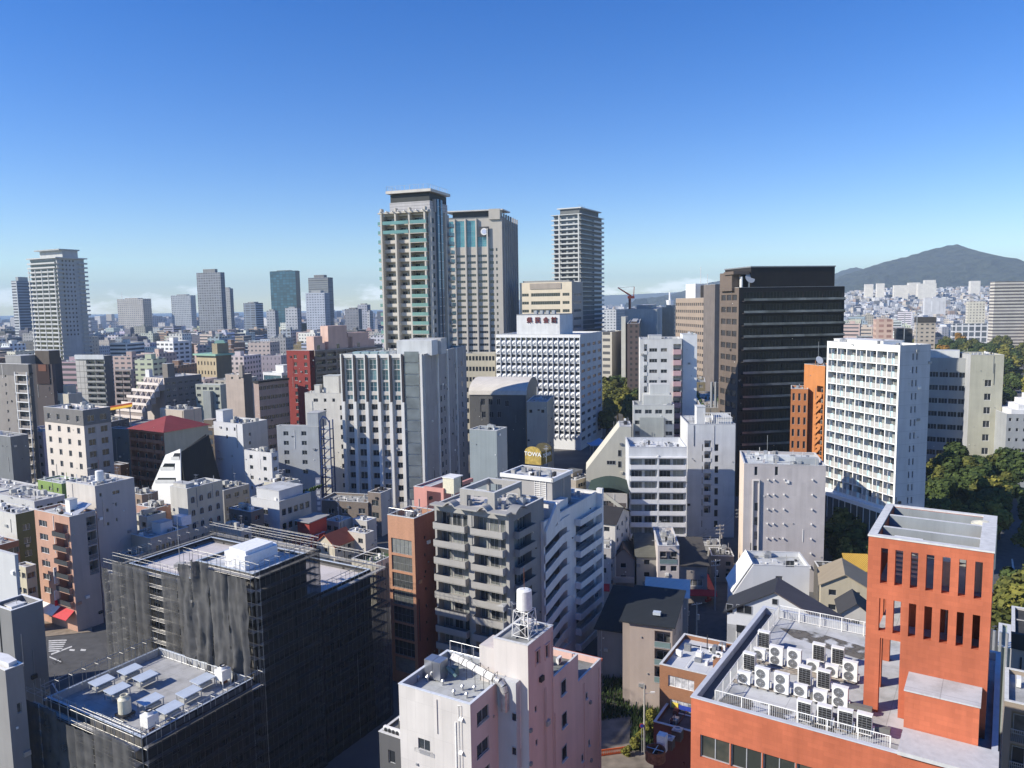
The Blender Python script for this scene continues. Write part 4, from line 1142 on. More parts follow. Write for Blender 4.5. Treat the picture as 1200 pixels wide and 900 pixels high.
# ---- grey panel building with little vents
GV = W_(.47, .44, .44, 'panel', pw=1.0, phh=3.1, joint=.9, js=.012)
b = B('grey_panel_building', 'windowless grey panelled wall building with rows of tiny white vent hoods', 968, 546, 165, 77, uL=872, wr=15, wall_m=GV, wallR=W_(.66, .55, .45, 'plain', dirt=.08), ph=.5, vb=700, roof=(.50, .55, .60), roofdirt=.12)  # side wall warmer and lighter than the front, sunlight put into its colour
for j in range(8):
    t, z = b.px('L', 886, 594); b.win('L', t, z - 3.3*j + (0 if j else 0), .75, 1.9, fr=FRM, gl=GL)
for u in (886, 910): t, z = b.px('L', u, 552); b.win('L', t, z, .7, 2.0, fr=FRM, gl=GLD)
b.finish()
mb = MB(); t, z = b.px('L', 886, 562); mb.box(-.5, t+.55, 2, -.004, t+.75, z, W_(.66, .62, .58)); mb.box(-.5, t-.75, 2, -.004, t-.55, z, W_(.66, .62, .58)); mb.box(-.5, t-.55, z-.2, -.004, t+.55, z, W_(.66, .62, .58)); mb.build('window_surround', b.root)
vh = MB(); vh.box(-.13, -.5, -.13, .13, 0, .13, WHITE); vh = vh.mesh('vent_hood')
for j in range(8):
    for u in (900, 907, 919, 952):
        t, z = b.px('L', u, 562); z -= 3.33 * j
        if z > 4: part('vent_hood', vh, b.root, (-.005, t, z), -math.pi/2)
mb = MB(); mb.box(3, 1, b.h-.5, 5, 6, b.h+.9, BLUEW); mb.box(7, 3, b.h-.5, 9, 12, b.h+.5, W_(.55, .6, .66)); mb.tube((3, 12, b.h-.5), (3, 12, b.h+6), .05, STEEL, 5); mb.build('roof_plant', b.root); b.clutter(6, 10, kinds='cvpa')

# ---- tall white grid tower on the right
WG = W_(.76, .76, .74, dirt=.06)
b = B('white_grid_tower', 'tall white apartment slab with a grid of small balconies and a plain end wall', 1055, 405, 168, 18, uL=969.5, uR=1091, wall_m=WG, wallR=W_(.56, .56, .60, 'panel', pw=30, phh=2.95, joint=.75, js=.04), ph=.5, vb=605, roof=(.62, .62, .62), roofdirt=.1)  # end wall a duller grey than the front, its shade put into the colour
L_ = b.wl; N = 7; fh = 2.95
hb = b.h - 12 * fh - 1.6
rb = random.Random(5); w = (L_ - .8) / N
b.nwin = 0; b.backm = W_(.22, .22, .22)  # backs of the balcony recesses painted dark grey in place of real shade
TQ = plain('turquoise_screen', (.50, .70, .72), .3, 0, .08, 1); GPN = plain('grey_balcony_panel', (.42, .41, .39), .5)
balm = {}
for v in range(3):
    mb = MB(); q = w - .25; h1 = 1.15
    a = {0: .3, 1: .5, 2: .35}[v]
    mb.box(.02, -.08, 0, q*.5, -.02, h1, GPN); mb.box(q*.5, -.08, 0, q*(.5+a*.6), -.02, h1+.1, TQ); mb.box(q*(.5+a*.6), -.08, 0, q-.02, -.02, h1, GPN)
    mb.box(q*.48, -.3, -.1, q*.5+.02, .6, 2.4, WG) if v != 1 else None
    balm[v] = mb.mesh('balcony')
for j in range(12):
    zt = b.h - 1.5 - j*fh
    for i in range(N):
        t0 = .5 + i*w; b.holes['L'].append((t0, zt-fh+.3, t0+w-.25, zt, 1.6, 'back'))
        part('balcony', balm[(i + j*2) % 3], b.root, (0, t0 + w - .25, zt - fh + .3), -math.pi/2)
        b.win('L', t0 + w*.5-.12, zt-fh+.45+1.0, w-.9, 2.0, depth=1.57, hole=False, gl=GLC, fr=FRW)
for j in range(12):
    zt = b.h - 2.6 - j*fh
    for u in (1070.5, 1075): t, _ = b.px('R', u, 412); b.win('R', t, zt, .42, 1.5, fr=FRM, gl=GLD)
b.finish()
mb = MB(); mb.box(-1.0, -.6, 0, 8, L_+2, hb-1.2, W_(.08, .09, .1)); mb.box(-1.2, -.8, hb-1.2, 8.2, L_+2.4, hb-.25, WG)
for k in range(16): mb.box(-1.12, k*2.0, hb-6.5, -1.01, k*2+.12, hb-1.2, WHITE)
mb.build('podium', b.root)
b.hut(3, 8, 9, 24, 1.0); b.clutter(10, 12, kinds='avcpp')
bg_ = B('orange_tiled_building', 'orange brown tiled building with an open zigzag stair, wedged behind the white grid tower', 967, 429, 222, 18, uL=944, wr=8, wl=9, wall_m=W_(.50, .20, .07), ph=.5, vb=530)
b = bg_
for j in range(8): b.balc('L', .5, 3.2, 3.1, nf=1, ztop=b.h-6-3.1*j, depth=1.5, nw=1, wh=1.8, rail='solid', mat=W_(.5, .2, .07))
b.finish()
mb = MB()
for j in range(7): z = b.h-9-3.1*j; mb.slab([(-.6, .5, z), (-.6, 3.4, z-2.6), (-.6, 3.4, z-1.5), (-.6, .5, z+1.1)], (.15, 0, 0), W_(.5, .2, .07))
mb.build('stair', b.root)
b = B('orange_tiled_low_wing', 'lower orange tiled wing with dark slot windows left of the open zigzag stair', 947, 456, 226, 70, uL=927, wr=10, wall_m=W_(.46, .18, .07), ph=.5, vb=530)
b.grid('L', 3, 3.6, .7, 2.2, gl=GLD, zmin=8); b.finish()
P = bg_.o + bg_.dl * 3 + Vector((0, 0, bg_.h))
dsh = empty('satellite_dish', 'white satellite dish and mast on the orange tiled building', 'satellite dish', P, .3)
mb = MB(); mb.tube((0, 0, -.3), (0, 0, 2), .1, STEEL, 6); mb.tube((0, 0, -.3), (.1, .1, 7), .04, STEEL, 4); mb.build('mast', dsh)
mb = MB(); mb.tube((0, -.6, 1.6), (0, -.2, 1.4), 1.2, WHITE, 16, .5); mb.build('dish', dsh)

# ---- pale school like building beyond on the right
b = B('pale_stepped_building', 'cream tower block with a stepped blue grey wing half hidden by the white grid tower', 1177, 416, 262, 77, uL=1138, wr=16, wall_m=W_(.46, .45, .36), wallR=W_(.4, .41, .41), ph=.4, vb=525)
t, z = b.px('L', 1158, 449)
for j in range(6): b.win('L', t, z - 4.75*j, 2.1, 2.3, fr=FRW, gl=GLD, sill=True)
b.finish(); b2_ = b
b = B('blue_grey_wing', 'blue grey stepped wing with ribbon windows, against the cream tower block', 1140, 420, 268, 60, uL=1086, wr=14, wall_m=W_(.30, .32, .32), ph=.8, vb=525)
bands(b, 'L', 4, 1, b.wl-1, 4.7, 1.9, ztop=b.h-6, gl=GLD); b.finish(); b.clutter(4, 3, kinds='tpc')
mb = MB(); mb.box(3, 4, b.h-.8, 10, 14, b.h+2.4, W_(.5, .54, .58)); mb.tube((6, 22, b.h), (6, 22, b.h+16), .15, STEEL, 5); mb.tube((7, 18, b.h), (7, 18, b.h+16), .15, STEEL, 5); mb.build('roof_screen', b.root)
b = B('white_curved_building', 'white building with a curved stepped top at the right hand edge of the view', 1232, 486, 250, 77, uL=1180, wr=12, wall_m=W_(.34, .37, .42), vb=540)  # wall under the white top greyed, its shade put into the colour
b.grid('L', 6, 3.4, .8, 1.1, gl=GLD); b.finish()
mb = MB()
for k in range(5): mb.box(2+k*.5, .5, b.h-.8, 12, 11-k*2.2, b.h+1.2+k*1.6, WHT)
mb.build('curved_top', b.root)

# ---- black granite tower
BK = W_(.03, .027, .027, 'panel', pw=2.0, phh=1.4, joint=.8); GRN = W_(.15, .12, .10, 'panel', pw=3, phh=2, joint=.9)
b = B('black_office_tower', 'broad black office tower with long dark glass bands and a solid black top', 866, 337, 250, 10, uL=843.5, uR=990, wall_m=GRN, wallR=BK, ph=1.0, vb=520, roof=(.2, .2, .2))
GBK = plain('black_band_glass', (.012, .014, .017), .3, 0, .5, .3, .25)
fh = 3.95
bands(b, 'R', 5, 1.5, b.wr-.6, fh, 2.3, ztop=b.h-2.6, gl=GBK, fr=FRD, gap=.3, mull=5)
b.nwin = 40
bands(b, 'L', 3, 1, b.wl-1, fh, 1.9, ztop=b.h-3.2, gl=GLD, fr=GRN, gap=.6, mull=6); b.finish()
mb = MB(); mt = plain('band_rail', (.20, .21, .22), .25, .2, .6, .2, .5)
j = 0
while b.h - 4.1 - j*fh > 4:
    z = b.h - 4.1 - j*fh; mb.box(1.2, -1.5, z-.5, b.wr*.6, -.004, z-.2, BK); mb.box(1.2, -1.5, z-.2, b.wr*.6, -1.4, z+.55, mt); mb.box(b.wr*.6+.3, -1.1, z-.5, b.wr-.3, -.004, z-.2, BK); mb.box(b.wr*.6+.3, -1.1, z-.2, b.wr-.3, -1.0, z+.5, mt); j += 1
mb.build('spandrel_band', b.root)
x0 = b.ply(1, 880, 330)[0]; x1 = b.ply(1, 978, 330)[0]; zt = b.ply(1, 930, 313)[1]
mb = MB(); mb.box(x0, 1, b.h-1, x1, 20, zt, BK); mb.box(x0-.2, .8, zt, x1+.2, 20.2, zt+.4, GREYM); mb.build('plant_screen', b.root)
mb = MB(); mb.box(-1, 3, b.h-1, x0-3.2, 12, zt-1.5, GRN); mb.box(-1.5, 1, zt-2.2, x0-.5, 8, zt-1.2, GRN); mb.tube((1.5, 1.5, b.h), (1.5, 1.5, b.h+3.5), .5, WHITE, 10); mb.build('roof_plant', b.root)
ds = empty('satellite_dish', 'large round white dish on the black office tower', 'satellite dish', b.o + b.dr*4.2 + b.dl*1.5 + Vector((0, 0, b.h-1)), .3)
mb = MB(); mb.tube((0, 0, 0), (0, 0, 3), .3, STEEL, 6); mb.build('mast', ds); mb = MB(); mb.tube((0, -.6, 4.0), (0, -.2, 3.8), 1.7, plain('dish_white', (.42, .44, .46), .4), 20, .9); mb.build('dish', ds)
BKT = b
b = B('granite_stair_shaft', 'windowless grey granite shaft between the brown office block and the black tower', 850.5, 333, 400, 10, wl=14, wr=7, uL=838, wall_m=W_(.17, .15, .14, dirt=.25), vb=445, ph=.5)
b.o = at(838, 333, 400); b.o.z = 0; b.root.location = b.o; b.finish()
b = B('brown_office_block', 'brown office block with rows of small windows and a black glass end', 825, 349, 420, 8, uL=792, uR=839, wall_m=W_(.31, .25, .20, 'plain', dirt=.1), wallR=W_(.025, .025, .03), ph=1, vb=445)
b.nwin = 0
b.grid('L', 14, 4.0, 1.9, 1.7, ztop=b.h-3.5, gl=GLD, fr=FRM, depth=.4)
b.finish(); mb = MB(); mb.box(4, 5, b.h-1, 14, 18, b.h+7, BK); mb.box(1, 15, b.h-1, 8, 30, b.h+8, WHT); mb.tube((10, 30, b.h), (10, 30, b.h+18), .2, STEEL, 4); mb.tube((6, 10, b.h), (6, 10, b.h+13), .2, STEEL, 4); mb.build('roof_plant', b.root)

# ---- white apartment block with pink landings
AP = W_(.60, .60, .59); b = B('white_pink_apartments', 'pale apartment block with a stack of pink balconies and a stepped lower front', 799, 397, 235, 82, uL=750, wr=14, wall_m=AP, ph=1.0, vb=500, roof=(.55, .58, .6))
L_ = b.wl; PKB = W_(.50, .33, .34)
t0 = b.px('L', 798, 430)[0]; t1 = b.px('L', 789, 430)[0]
b.balc('L', max(.1, t0), t1, 3.28, nf=14, ztop=b.h-1.6, depth=1.6, rail='solid', railh=1.5, out=.8, nw=1, mat=PKB, wh=1.6)
for u in (765.5, 778):
    t = b.px('L', u, 430)[0]
    for j in range(12): b.win('L', t, b.h - 3.4 - 3.28*j, 2.4 if u < 770 else 1.9, 1.1, gl=GL, sill=True)
t = b.px('L', 756.5, 430)[0]; b.balc('L', t-.5, t+.5, 3.28, nf=12, ztop=b.h-1.6, depth=1, rail='solid', railh=1.0, nw=1, wh=1.6)
b.finish(); b.hut(2, 6, 6, 10, 2.0); b.clutter(5, 2, kinds='avcp')
b = B('white_blind_slab', 'plain white windowless slab right beside the pink balconies', 817, 392, 236, 82, uL=800, wr=10, wall_m=W_(.62, .66, .74, dirt=.06), ph=.3, vb=490); b.finish()
b = B('stepped_front_block', 'low grey stepped terrace block at the foot of the pink balconied apartments', 790, 475, 222, 82, uL=742, wr=10, wall_m=W_(.50, .51, .49), ph=.9, vb=510)
b.grid('L', 4, 3.2, 2.0, 1.2, gl=GL); b.finish(); b.clutter(3, 2, kinds='vcc')
mb = MB(); mb.box(2.5, .5, b.h-.9, 9.9, b.wl-3, b.h+2.6, W_(.50, .51, .49)); mb.box(4.5, 1, b.h+2.6, 9.9, b.wl-5, b.h+5.6, W_(.52, .53, .52)); mb.box(-1.5, 3, 4, -.01, 10, b.h-3.5, W_(.33, .37, .35)); mb.build('terrace_step', b.root)

# ---- the white prefectural hall with folded sunshades
HW = W_(.70, .72, .75, dirt=.05)
b = B('white_civic_hall', 'white civic hall with a deep honeycomb of folded sunshades on its front', 680, 392, 335, 68, uL=581, uR=705.5, wall_m=HW, wallR=W_(.60, .60, .60), ph=.6, vb=530, roof=(.55, .55, .55))
L_ = b.wl; nc = 16; fh = 3.78
w = L_ / nc; nf = 12
mb = MB(); HS = HW
# one storey row of folded shades is a single part repeated down the front
for i in range(nc):
    a = i * w
    mb.slab([(0, a+.02, 0), (-.75, a+.02, .0), (-.75, a+.02, fh), (0, a+.02, fh)], (0, .22, 0), HS)
    # pyramid shaped spandrel
    c = (-.8, a+w/2+.1, 1.15); q = [(-.02, a+.24, .15), (-.02, a+w-.02, .15), (-.02, a+w-.02, 2.05), (-.02, a+.24, 2.05)]
    for k in range(4): mb.quad([q[k], q[(k+1) % 4], c, c], HS) if False else (mb.f.append([mb.pt(q[k]), mb.pt(q[(k+1) % 4]), mb.pt(c)]), mb.m.append(mb.mi(HS)))
shade = mb.mesh('sunshade_row')
for j in range(nf):
    z = b.h - 1.2 - (j + 1) * fh
    if z < 2: break
    part('sunshade_row', shade, b.root, (0, 0, z))
for j in range(nf):
    z = b.h - 1.2 - (j + 1) * fh
    for i in range(nc):
        if z > 2: b.win('L', i*w + w/2+.1, z + fh - .85, w-.42, 1.3, gl=GLD, fr=FRM, depth=.3, mull=1)
for j in range(nf):
    for i in range(4):
        b.win('R', b.wr*(.12+.25*i), b.h - 5 - j*fh, b.wr*.15, 1.5, gl=GL, fr=FRM)
b.finish()
z = b.h - .6; ya = b.plx(2, 656, 380)[0]; yb = b.plx(2, 605.5, 380)[0]; zt = b.plx(2, 630, 369)[1]
x1 = b.ply(ya, 671, 370)[0]
mb = MB(); mb.box(2, ya, z, x1, yb, zt, W_(.68, .71, .76, 'panel', pw=1.5, phh=2.5, joint=.93)); mb.box(1.9, ya-.1, zt, x1+.1, yb+.1, zt+.3, GREYM); mb.build('penthouse', b.root)
for k in range(4): mb = MB(); mb.box(0, 0, 0, 2.2, 1.4, 1.6, BLUEW); part('roof_cabinet', mb.mesh('cab2'), b.root, (4+k, ya + 3 + k*3.2, zt+.3))
RED = plain('red_lettering', (.16, .02, .02), .5)
for k, ch in enumerate('県民会館'):
    y = b.plx(1.9, 620.5 + k * 9.6, 375)[0]; zz = b.plx(1.9, 630, 375.5)[1]
    text(ch, 2.8, RED, b.root, (1.85, y, zz), -math.pi/2, ext=.25)

# ---- the big hotel like block left of centre
HG = W_(.52, .49, .45); HGD = W_(.33, .32, .32, 'panel', pw=2.2, phh=3.66, joint=.85)
b = B('pale_ribbed_hotel', 'large pale block with tall white ribs and two glazed storeys under its roof', 497, 415, 235, 77, uL=401, uR=546, wall_m=HG, wallR=HGD, ph=.6, vb=590, roof=(.42, .48, .5))
L_ = b.wl; fh = 3.66
bl = [b.px('L', u, 470)[0] for u in (404, 417.5, 431.5, 446, 459.5, 473.5)]
z1 = b.px('L', 450, 469)[1]
for i in range(5):
    t1, t0 = bl[i] - .5, bl[i+1] + .7
    b.win('L', (t0+t1)/2, (b.h + z1)/2 + 4.0, t1-t0-.6, 3.0, gl=GLB, fr=FRW, rows=2, mull=1); b.win('L', (t0+t1)/2, (b.h + z1)/2 + .7, t1-t0-.6, 3.2, gl=GLB, fr=FRM, rows=2)
    b.win('L', (t0+t1)/2, (b.h + z1)/2 - 3.0, t1-t0-.6, 3.0, gl=GLB, fr=FRW, rows=2); b.win('L', (t0+t1)/2, z1 + .8, t1-t0-.6, 1.5, gl=GLB, fr=FRW)
    for j in range(12):
        zz = z1 - 2.2 - fh*j
        if i % 2 == 1: b.win('L', (t0+t1)/2+.1, zz, t1-t0-.5, 2.2, gl=GL, fr=FRW, depth=.35)
        else: b.win('L', (t0+t1)/2-.1, zz, t1-t0-.7, 1.8, gl=GLD, fr=FRM, depth=.5)
b.finish()
mb = MB(); RW = W_(.68, .67, .64, dirt=.06); DKR = plain('dark_rib', (.045, .035, .04), .6)
for i, t in enumerate(bl):
    mb.box(-.7, t-.25, 2, -.004, t+.75, z1-.5, RW); mb.box(-.7, t+.35, z1-.5, -.004, t+.75, b.h+.1, RW); mb.box(-.6, t-.25, z1-.5, -.004, t+.25, b.h-.3, DKR)
t9 = b.px('L', 495.5, 470)[0]; mb.box(-.5, t9-.2, 2, -.004, t9+.5, b.h, RW)
mb.box(-.4, bl[5]+.8, b.h-1.1, -.004, bl[0]-.3, b.h+.1, RW); mb.build('rib', b.root)
IR = plain('iridescent_panel', (.22, .25, .27), .25, .3, .35, .25)
mb = MB()
for j in range(13): mb.box(-.3, t9+.9, b.h-2.4-fh*j*.98, -.004, bl[5]-.6, b.h-2.4-fh*j*.98+ (3.2), IR)
mb.build('mirror_panel', b.root)
mb = MB()
for u in (513, 524.5, 535): t = b.px('R', u, 470)[0]; mb.box(t-.3, -.5, 2, t+.3, -.004, b.h+.1, RW)
mb.build('side_rib', b.root)
for u, w in ((517, 1.6), (521, 1.0), (534.5, 1.2), (542, 1.2)):
    t = b.px('R', u, 470)[0]
    for j in range(11): part('window', win_mesh(w, 2.0, FRM, GLD), b.root, (t, -.03, b.h - 6 - fh*j - (6 if u < 530 else 0)))
ya = b.plx(3, 506, 410)[0]; yb = b.plx(3, 465, 410)[0]; zt = b.plx(3, 480, 399)[1]
mb = MB(); mb.box(3, ya, b.h-.6, 9, yb, zt, W_(.62, .65, .68, 'panel', pw=1, phh=5, joint=.9)); mb.box(9.3, ya-1, b.h-.6, 15, yb-2, zt+.3, W_(.45, .46, .46)); mb.build('penthouse', b.root); b.clutter(8, 4, kinds='vcpt')
for k in range(7): mb = MB(); mb.box(0, 0, 0, 2.4, 2.4, 1.2, plain('roof_glass_box', (.3, .4, .42), .2)); part('skylight', mb.mesh('sky'), b.root, (2, b.wl - 5 - 3*k, b.h-.6)) if k < 4 else None
# white block to its left, blue grey block, light blue box etc
b = B('white_tiled_block', 'white block with a rooftop hut squeezed left of the ribbed hotel', 402, 461, 262, 77, uL=357, wr=10, wall_m=W_(.64, .62, .57, 'panel', pw=1.2, phh=3, joint=.93), ph=.6, vb=575, roof=(.5, .52, .5))
for i, u in enumerate((370, 381, 391)):
    t, z = b.px('L', u, 469); b.win('L', t, z, 1.7 if i == 0 else 1.0, 1.2, gl=GLD)
t, z = b.px('L', 381, 481); b.win('L', t, z, 1.0, 1.2)
for j in range(9): b.win('L', 1.0, b.h - 5 - 3.4*j, .8, 1.6, gl=GLD)
b.finish(); ya = b.plx(2, 397, 450)[0]; yb = b.plx(2, 379, 450)[0]; b.hut(2, ya, 7, yb, 6.4); b.hut(1, yb+1, 3, yb+3, 3.2); b.clutter(3, 1)
b = B('blue_grey_apartment', 'blue grey rendered block with four pairs of windows beside a blue stair', 373, 500, 233, 77, uL=324, uR=377, wall_m=W_(.36, .40, .50), wallR=W_(.26, .28, .33), ph=.5, vb=560)
for u, w in ((335, 1.7), (356, 1.7)):
    for j in range(5): t, z = b.px('L', u, 508); b.win('L', t, z - 3.0*j, w, 1.35, gl=GL, fr=FRM)
b.finish(); ya = b.plx(.5, 373.5, 490)[0]; yb = b.plx(.5, 360, 490)[0]; b.hut(.5, max(.2, ya), 6, yb, 4.6)
BS = plain('blue_steel', (.03, .055, .16), .4, .2, .2, 2)
sb = empty('blue_stair', 'dark blue steel outside stair with landings', 'stair', b.o + b.dl * -.3, b.phi)
mb = MB(); TB = b.h + 2
for yy in (-.2, -3.4):
    for xx in (0, 2.2): mb.box(xx, yy-.15, 0, xx+.3, yy+.15, TB, BS)
mb.slab([(0, -.2, TB), (0, -1.2, TB+1.4), (0, -2.4, TB+1.0), (0, -3.4, TB-.5), (0, -3.4, TB-1), (0, -2.4, TB+.5), (0, -1.2, TB+.9), (0, -.2, TB-.6)], (.3, 0, 0), BS); mb.build('post', sb)
mb = MB()
for j in range(9): z = TB - 3 - 3*j; mb.box(0, -3.3, z, 2.4, -.2, z+.18, BS); mb.slab([(-.05, -.3, z-2.8), (-.05, -3.2, z), (-.05, -3.2, z+.35), (-.05, -.3, z-2.4)], (.1, 0, 0), BS); mb.box(-.04, -3.3, z+.18, .04, -2.0, z+1.1, plain('pale_stair_panel', (.5, .52, .5), .6))
mb.build('landing', sb)
b = B('light_blue_box_building', 'tall plain light blue corrugated box with no windows', 582, 505, 200, 66, uL=550, uR=594, wall_m=W_(.26, .34, .44, 'panel', pw=.5, phh=40, joint=.85, js=.03, dirt=.08), wallR=W_(.33, .38, .44, dirt=.08), ph=.15, vb=562, roof=(.33, .4, .5)); b.finish(); b.clutter(3, 6, kinds='cv')
b = B('dark_vaulted_hall', 'dark grey building with a pale barrel vaulted roof', 616, 463, 292, 80, uL=550, uR=629, wall_m=W_(.14, .14, .145), wallR=W_(.34, .30, .24), ph=.2, vb=535)
for (u, v) in ((566, 471), (575, 471), (584, 471), (594, 473), (567, 486), (576, 486), (585, 486)): t, z = b.px('L', u, v); b.win('L', t, z, 1.5, 2.4, gl=GLD)
b.finish(roof=False)
mb = MB(); VR = W_(.66, .62, .56, 'panel', pw=1, phh=1, joint=.9); prev = None; wr = b.wr
for k in range(13):
    a = math.pi * k / 12; p = (wr/2 - (wr/2+.3)*math.cos(a), b.h + 5.2*math.sin(a))
    if prev: mb.slab([(prev[0], -.4, prev[1]), (p[0], -.4, p[1]), (p[0], b.wl+.3, p[1]), (prev[0], b.wl+.3, prev[1])], (0, 0, .25), VR)
    prev = p
mb.build('vault_roof', b.root)
mb = MB(); mb.prism([(wr/2 - wr/2*math.cos(math.pi*k/12), 5.0*math.sin(math.pi*k/12)) for k in range(13)], 0, .3, W_(.34, .30, .24))
o = mb.build('gable_wall', b.root); o.rotation_euler = (math.pi/2, 0, 0); o.location = (0, .0, b.h)
b = B('grey_green_block', 'narrow grey green block pressed against the vaulted hall', 641, 471, 275, 80, uL=617, uR=648.5, wall_m=W_(.33, .36, .34), wallR=W_(.44, .42, .34), ph=.5, vb=550)
for (u, v) in ((622, 482), (636, 482)): t, z = b.px('L', u, v); b.win('L', t, z, 1.2, 1.3, gl=GLD)
b.finish()
b = B('beige_council_block', 'beige office slab with ribbon windows standing behind the white civic hall', 670, 330, 520, 68, uL=609, uR=683, wall_m=W_(.64, .56, .43, dirt=.06), wallR=W_(.34, .32, .30), ph=1.5, vb=370)
L_ = b.wl
for j in range(10):
    z = b.h - 8.4 - 5.5*j
    b.win('L', L_*.5, z, L_*.56, 2.3, gl=GLD, mull=12); b.win('L', L_*.89, z, L_*.13, 2.0, gl=GLD, mull=2); b.win('L', L_*.11, z, L_*.13, 2.0, gl=GLD, mull=2); b.win('R', b.wr*.5, z, b.wr*.7, 2.0, gl=GLD)
b.finish(); mb = MB(); mb.box(-.4, L_*.2, b.h-4.5, -.01, L_*.8, b.h-.6, W_(.38, .33, .28)); mb.box(1, 2, b.h-1.5, 12, L_-2, b.h+1.2, GREY); mb.build('plant_screen', b.root)

# ---- T1 : tower with green glass balconies
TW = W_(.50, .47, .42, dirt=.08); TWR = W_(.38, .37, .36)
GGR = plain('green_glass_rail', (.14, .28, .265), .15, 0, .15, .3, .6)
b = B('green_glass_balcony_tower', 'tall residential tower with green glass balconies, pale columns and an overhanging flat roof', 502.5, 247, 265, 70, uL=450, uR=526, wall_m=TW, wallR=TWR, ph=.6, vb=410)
H = b.h; fh = 3.12; L_ = b.wl; colt = [b.px('L', u, 300)[0] for u in (450.5, 467, 483, 501)]
for k in range(3):
    t1, t0 = colt[k] - .3, colt[k+1] + .3
    if k == 2: t0 = .2
    b.balc('L', t0, t1, fh, nf=19, ztop=H-1.2, depth=1.7, rail='solid' if k < 2 else 'glass', railh=1.1, nw=2, wh=2.1, mat=TW)
b.nwin = 60
for u, w in ((508, 3.0), (522.5, 3.0)):
    t = b.px('R', u, 320)[0]
    for j in range(19): b.win('R', t, H-3.0-fh*j, w, 1.8, gl=GLD)
for o in [c for c in b.root.children if c.name.startswith('balcony') and 'none' in c.data.name]: pass
b.finish()
mb = MB()
for k, t in enumerate(colt): mb.box(-1.7, t-.3, 20, -.02, t+.3, H+1.4, TW)
for u in (504, 521): t = b.px('R', u, 320)[0]; mb.box(t-.35, -1.0, 20, t+.35, -.02, H+.5, TW)
mb.build('column', b.root)
mb = MB(); mb.box(-1.8, -.3, H-.4, -.02, L_+1.5, H+.1, TW)
for k in range(8): mb.box(-2.8, L_-k*2.3, H+.1, 0, L_-k*2.3+.35, H+.4, WHITE)
mb.build('crown_frame', b.root)
for j in range(20):
    z = H - 1.2 - fh*(j+1) + .2
    mb = MB(); mb.box(-1.85, .3, z, -1.75, colt[2]-.35, z+1.15, GGR); mb.box(-1.8, .2, z-.25, -.02, colt[2]-.3, z, TW)
    mb.box(-1.2, L_+.02, z-.25, 3.6, L_+1.9, z, TW); mb.box(-1.2, L_+.1, z, -1.1, L_+1.85, z+1.15, GGR); mb.box(-1.2, L_+1.85, z, 3.6, L_+1.95, z+1.15, GGR)
    if j < 2: mb.box(-1.85, colt[2]+.3, z, -1.75, L_-.3, z+1.15, GGR)
    xe = b.wr; mb.box(xe+.02, -1.3, z-.25, xe+1.6, 4, z, TWR); mb.box(xe-1.5, -1.3, z, xe+1.6, -1.2, z+1.15, GGR); mb.box(xe-1.5, -1.2, z-.25, xe+.02, -.02, z, TWR)
    mb.build('glass_balcony', b.root)
t0 = b.px('R', 512, 320)[0]; t1 = b.px('R', 518, 320)[0]
mb = MB()
BGL = plain('blue_curtain_glass', (.10, .17, .24), .12, .1, .3, .12, .7)
mb.box(t0, -.8, 10, t1, -.02, H+4.5, BGL); mb.box((t0+t1)/2-.25, -1.0, 10, (t0+t1)/2+.25, -.81, H+4.5, DARKM)
for j in range(32): mb.box(t0, -.86, H-fh*j+2, t1, -.805, H-fh*j+2.15, FRM)
mb.build('curtain_wall', b.root)
ya = .3; yb = b.plx(1.5, 456.5, 235)[0]; zt = b.plx(1.5, 480, 226)[1]
PNL = W_(.46, .45, .46, 'panel', pw=40, phh=1.0, joint=.4, js=.06)
mb = MB(); mb.box(1.5, ya, H-.6, b.wr-.5, yb, zt-3.0, PNL); mb.box(1.8, ya+.2, zt-3.0, b.wr-.8, yb-.2, zt-.3, W_(.06, .07, .08)); mb.box(t0-1, -.4, H, t1+1, 1.4, zt-2.2, TWR); mb.build('penthouse', b.root)
mb = MB(); mb.slab([(.5, ya-.9, zt), (b.wr+.4, ya-.9, zt), (b.wr+.4, yb+.9, zt), (.5, yb+.9, zt)], (0, 0, .9), W_(.60, .57, .52)); mb.box(.6, ya-1, zt+.9, .7, yb+.6, zt+2.3, plain('thin_rail', (.5, .55, .62), .5, .3)) if False else None
mb.build('flat_roof', b.root)
railing('roof_railing', 'thin railing round the overhanging roof of the green glass balcony tower', [(b.wr, ya), (.6, ya), (.6, yb+.6), (b.wr, yb+.6)], zt+.9, 1.6, STEEL, loc=b.o, rz=b.phi, step=2, rr=.05)

# ---- T2 : civic tower with clock
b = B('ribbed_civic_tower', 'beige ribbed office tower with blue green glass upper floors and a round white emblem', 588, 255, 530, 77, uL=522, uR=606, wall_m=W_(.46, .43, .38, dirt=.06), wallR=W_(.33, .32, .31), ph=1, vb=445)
H = b.h; L_ = b.wl; fh = 4.35
ct = [b.px('L', u, 350)[0] for u in (524, 535, 547.5, 560, 573)]
zg0 = b.px('L', 550, 290)[1]
for k in range(4):
    t1, t0 = ct[k]-.6, ct[k+1]+.6
    zq = H-1 if k < 3 else H-12
    b.win('L', (t0+t1)/2, (zq+zg0)/2, t1-t0, zq-zg0-.5, gl=plain('teal_curtain', (.10, .30, .34), .15, .1, .3, .2, .6), fr=FRM, rows=5, mull=3)
    for j in range(25): b.win('L', (t0+t1)/2, zg0 - 6.0 - fh*j, t1-t0-.3, 1.7, gl=GLD, mull=3)
for u in (577, 583):
    t = b.px('L', u, 350)[0]
    for j in range(20): b.win('L', t, zg0 - 2 - fh*j, 3.0 if u < 580 else 1.2, 2.0, gl=GLD)
b.finish()
mb = MB()
for k, t in enumerate(ct): mb.box(-1.6, t-.5, 20, -.02, t+.5, H-1+(1 if k < 4 else -6), W_(.50, .47, .42, dirt=.06))
mb.build('rib', b.root)
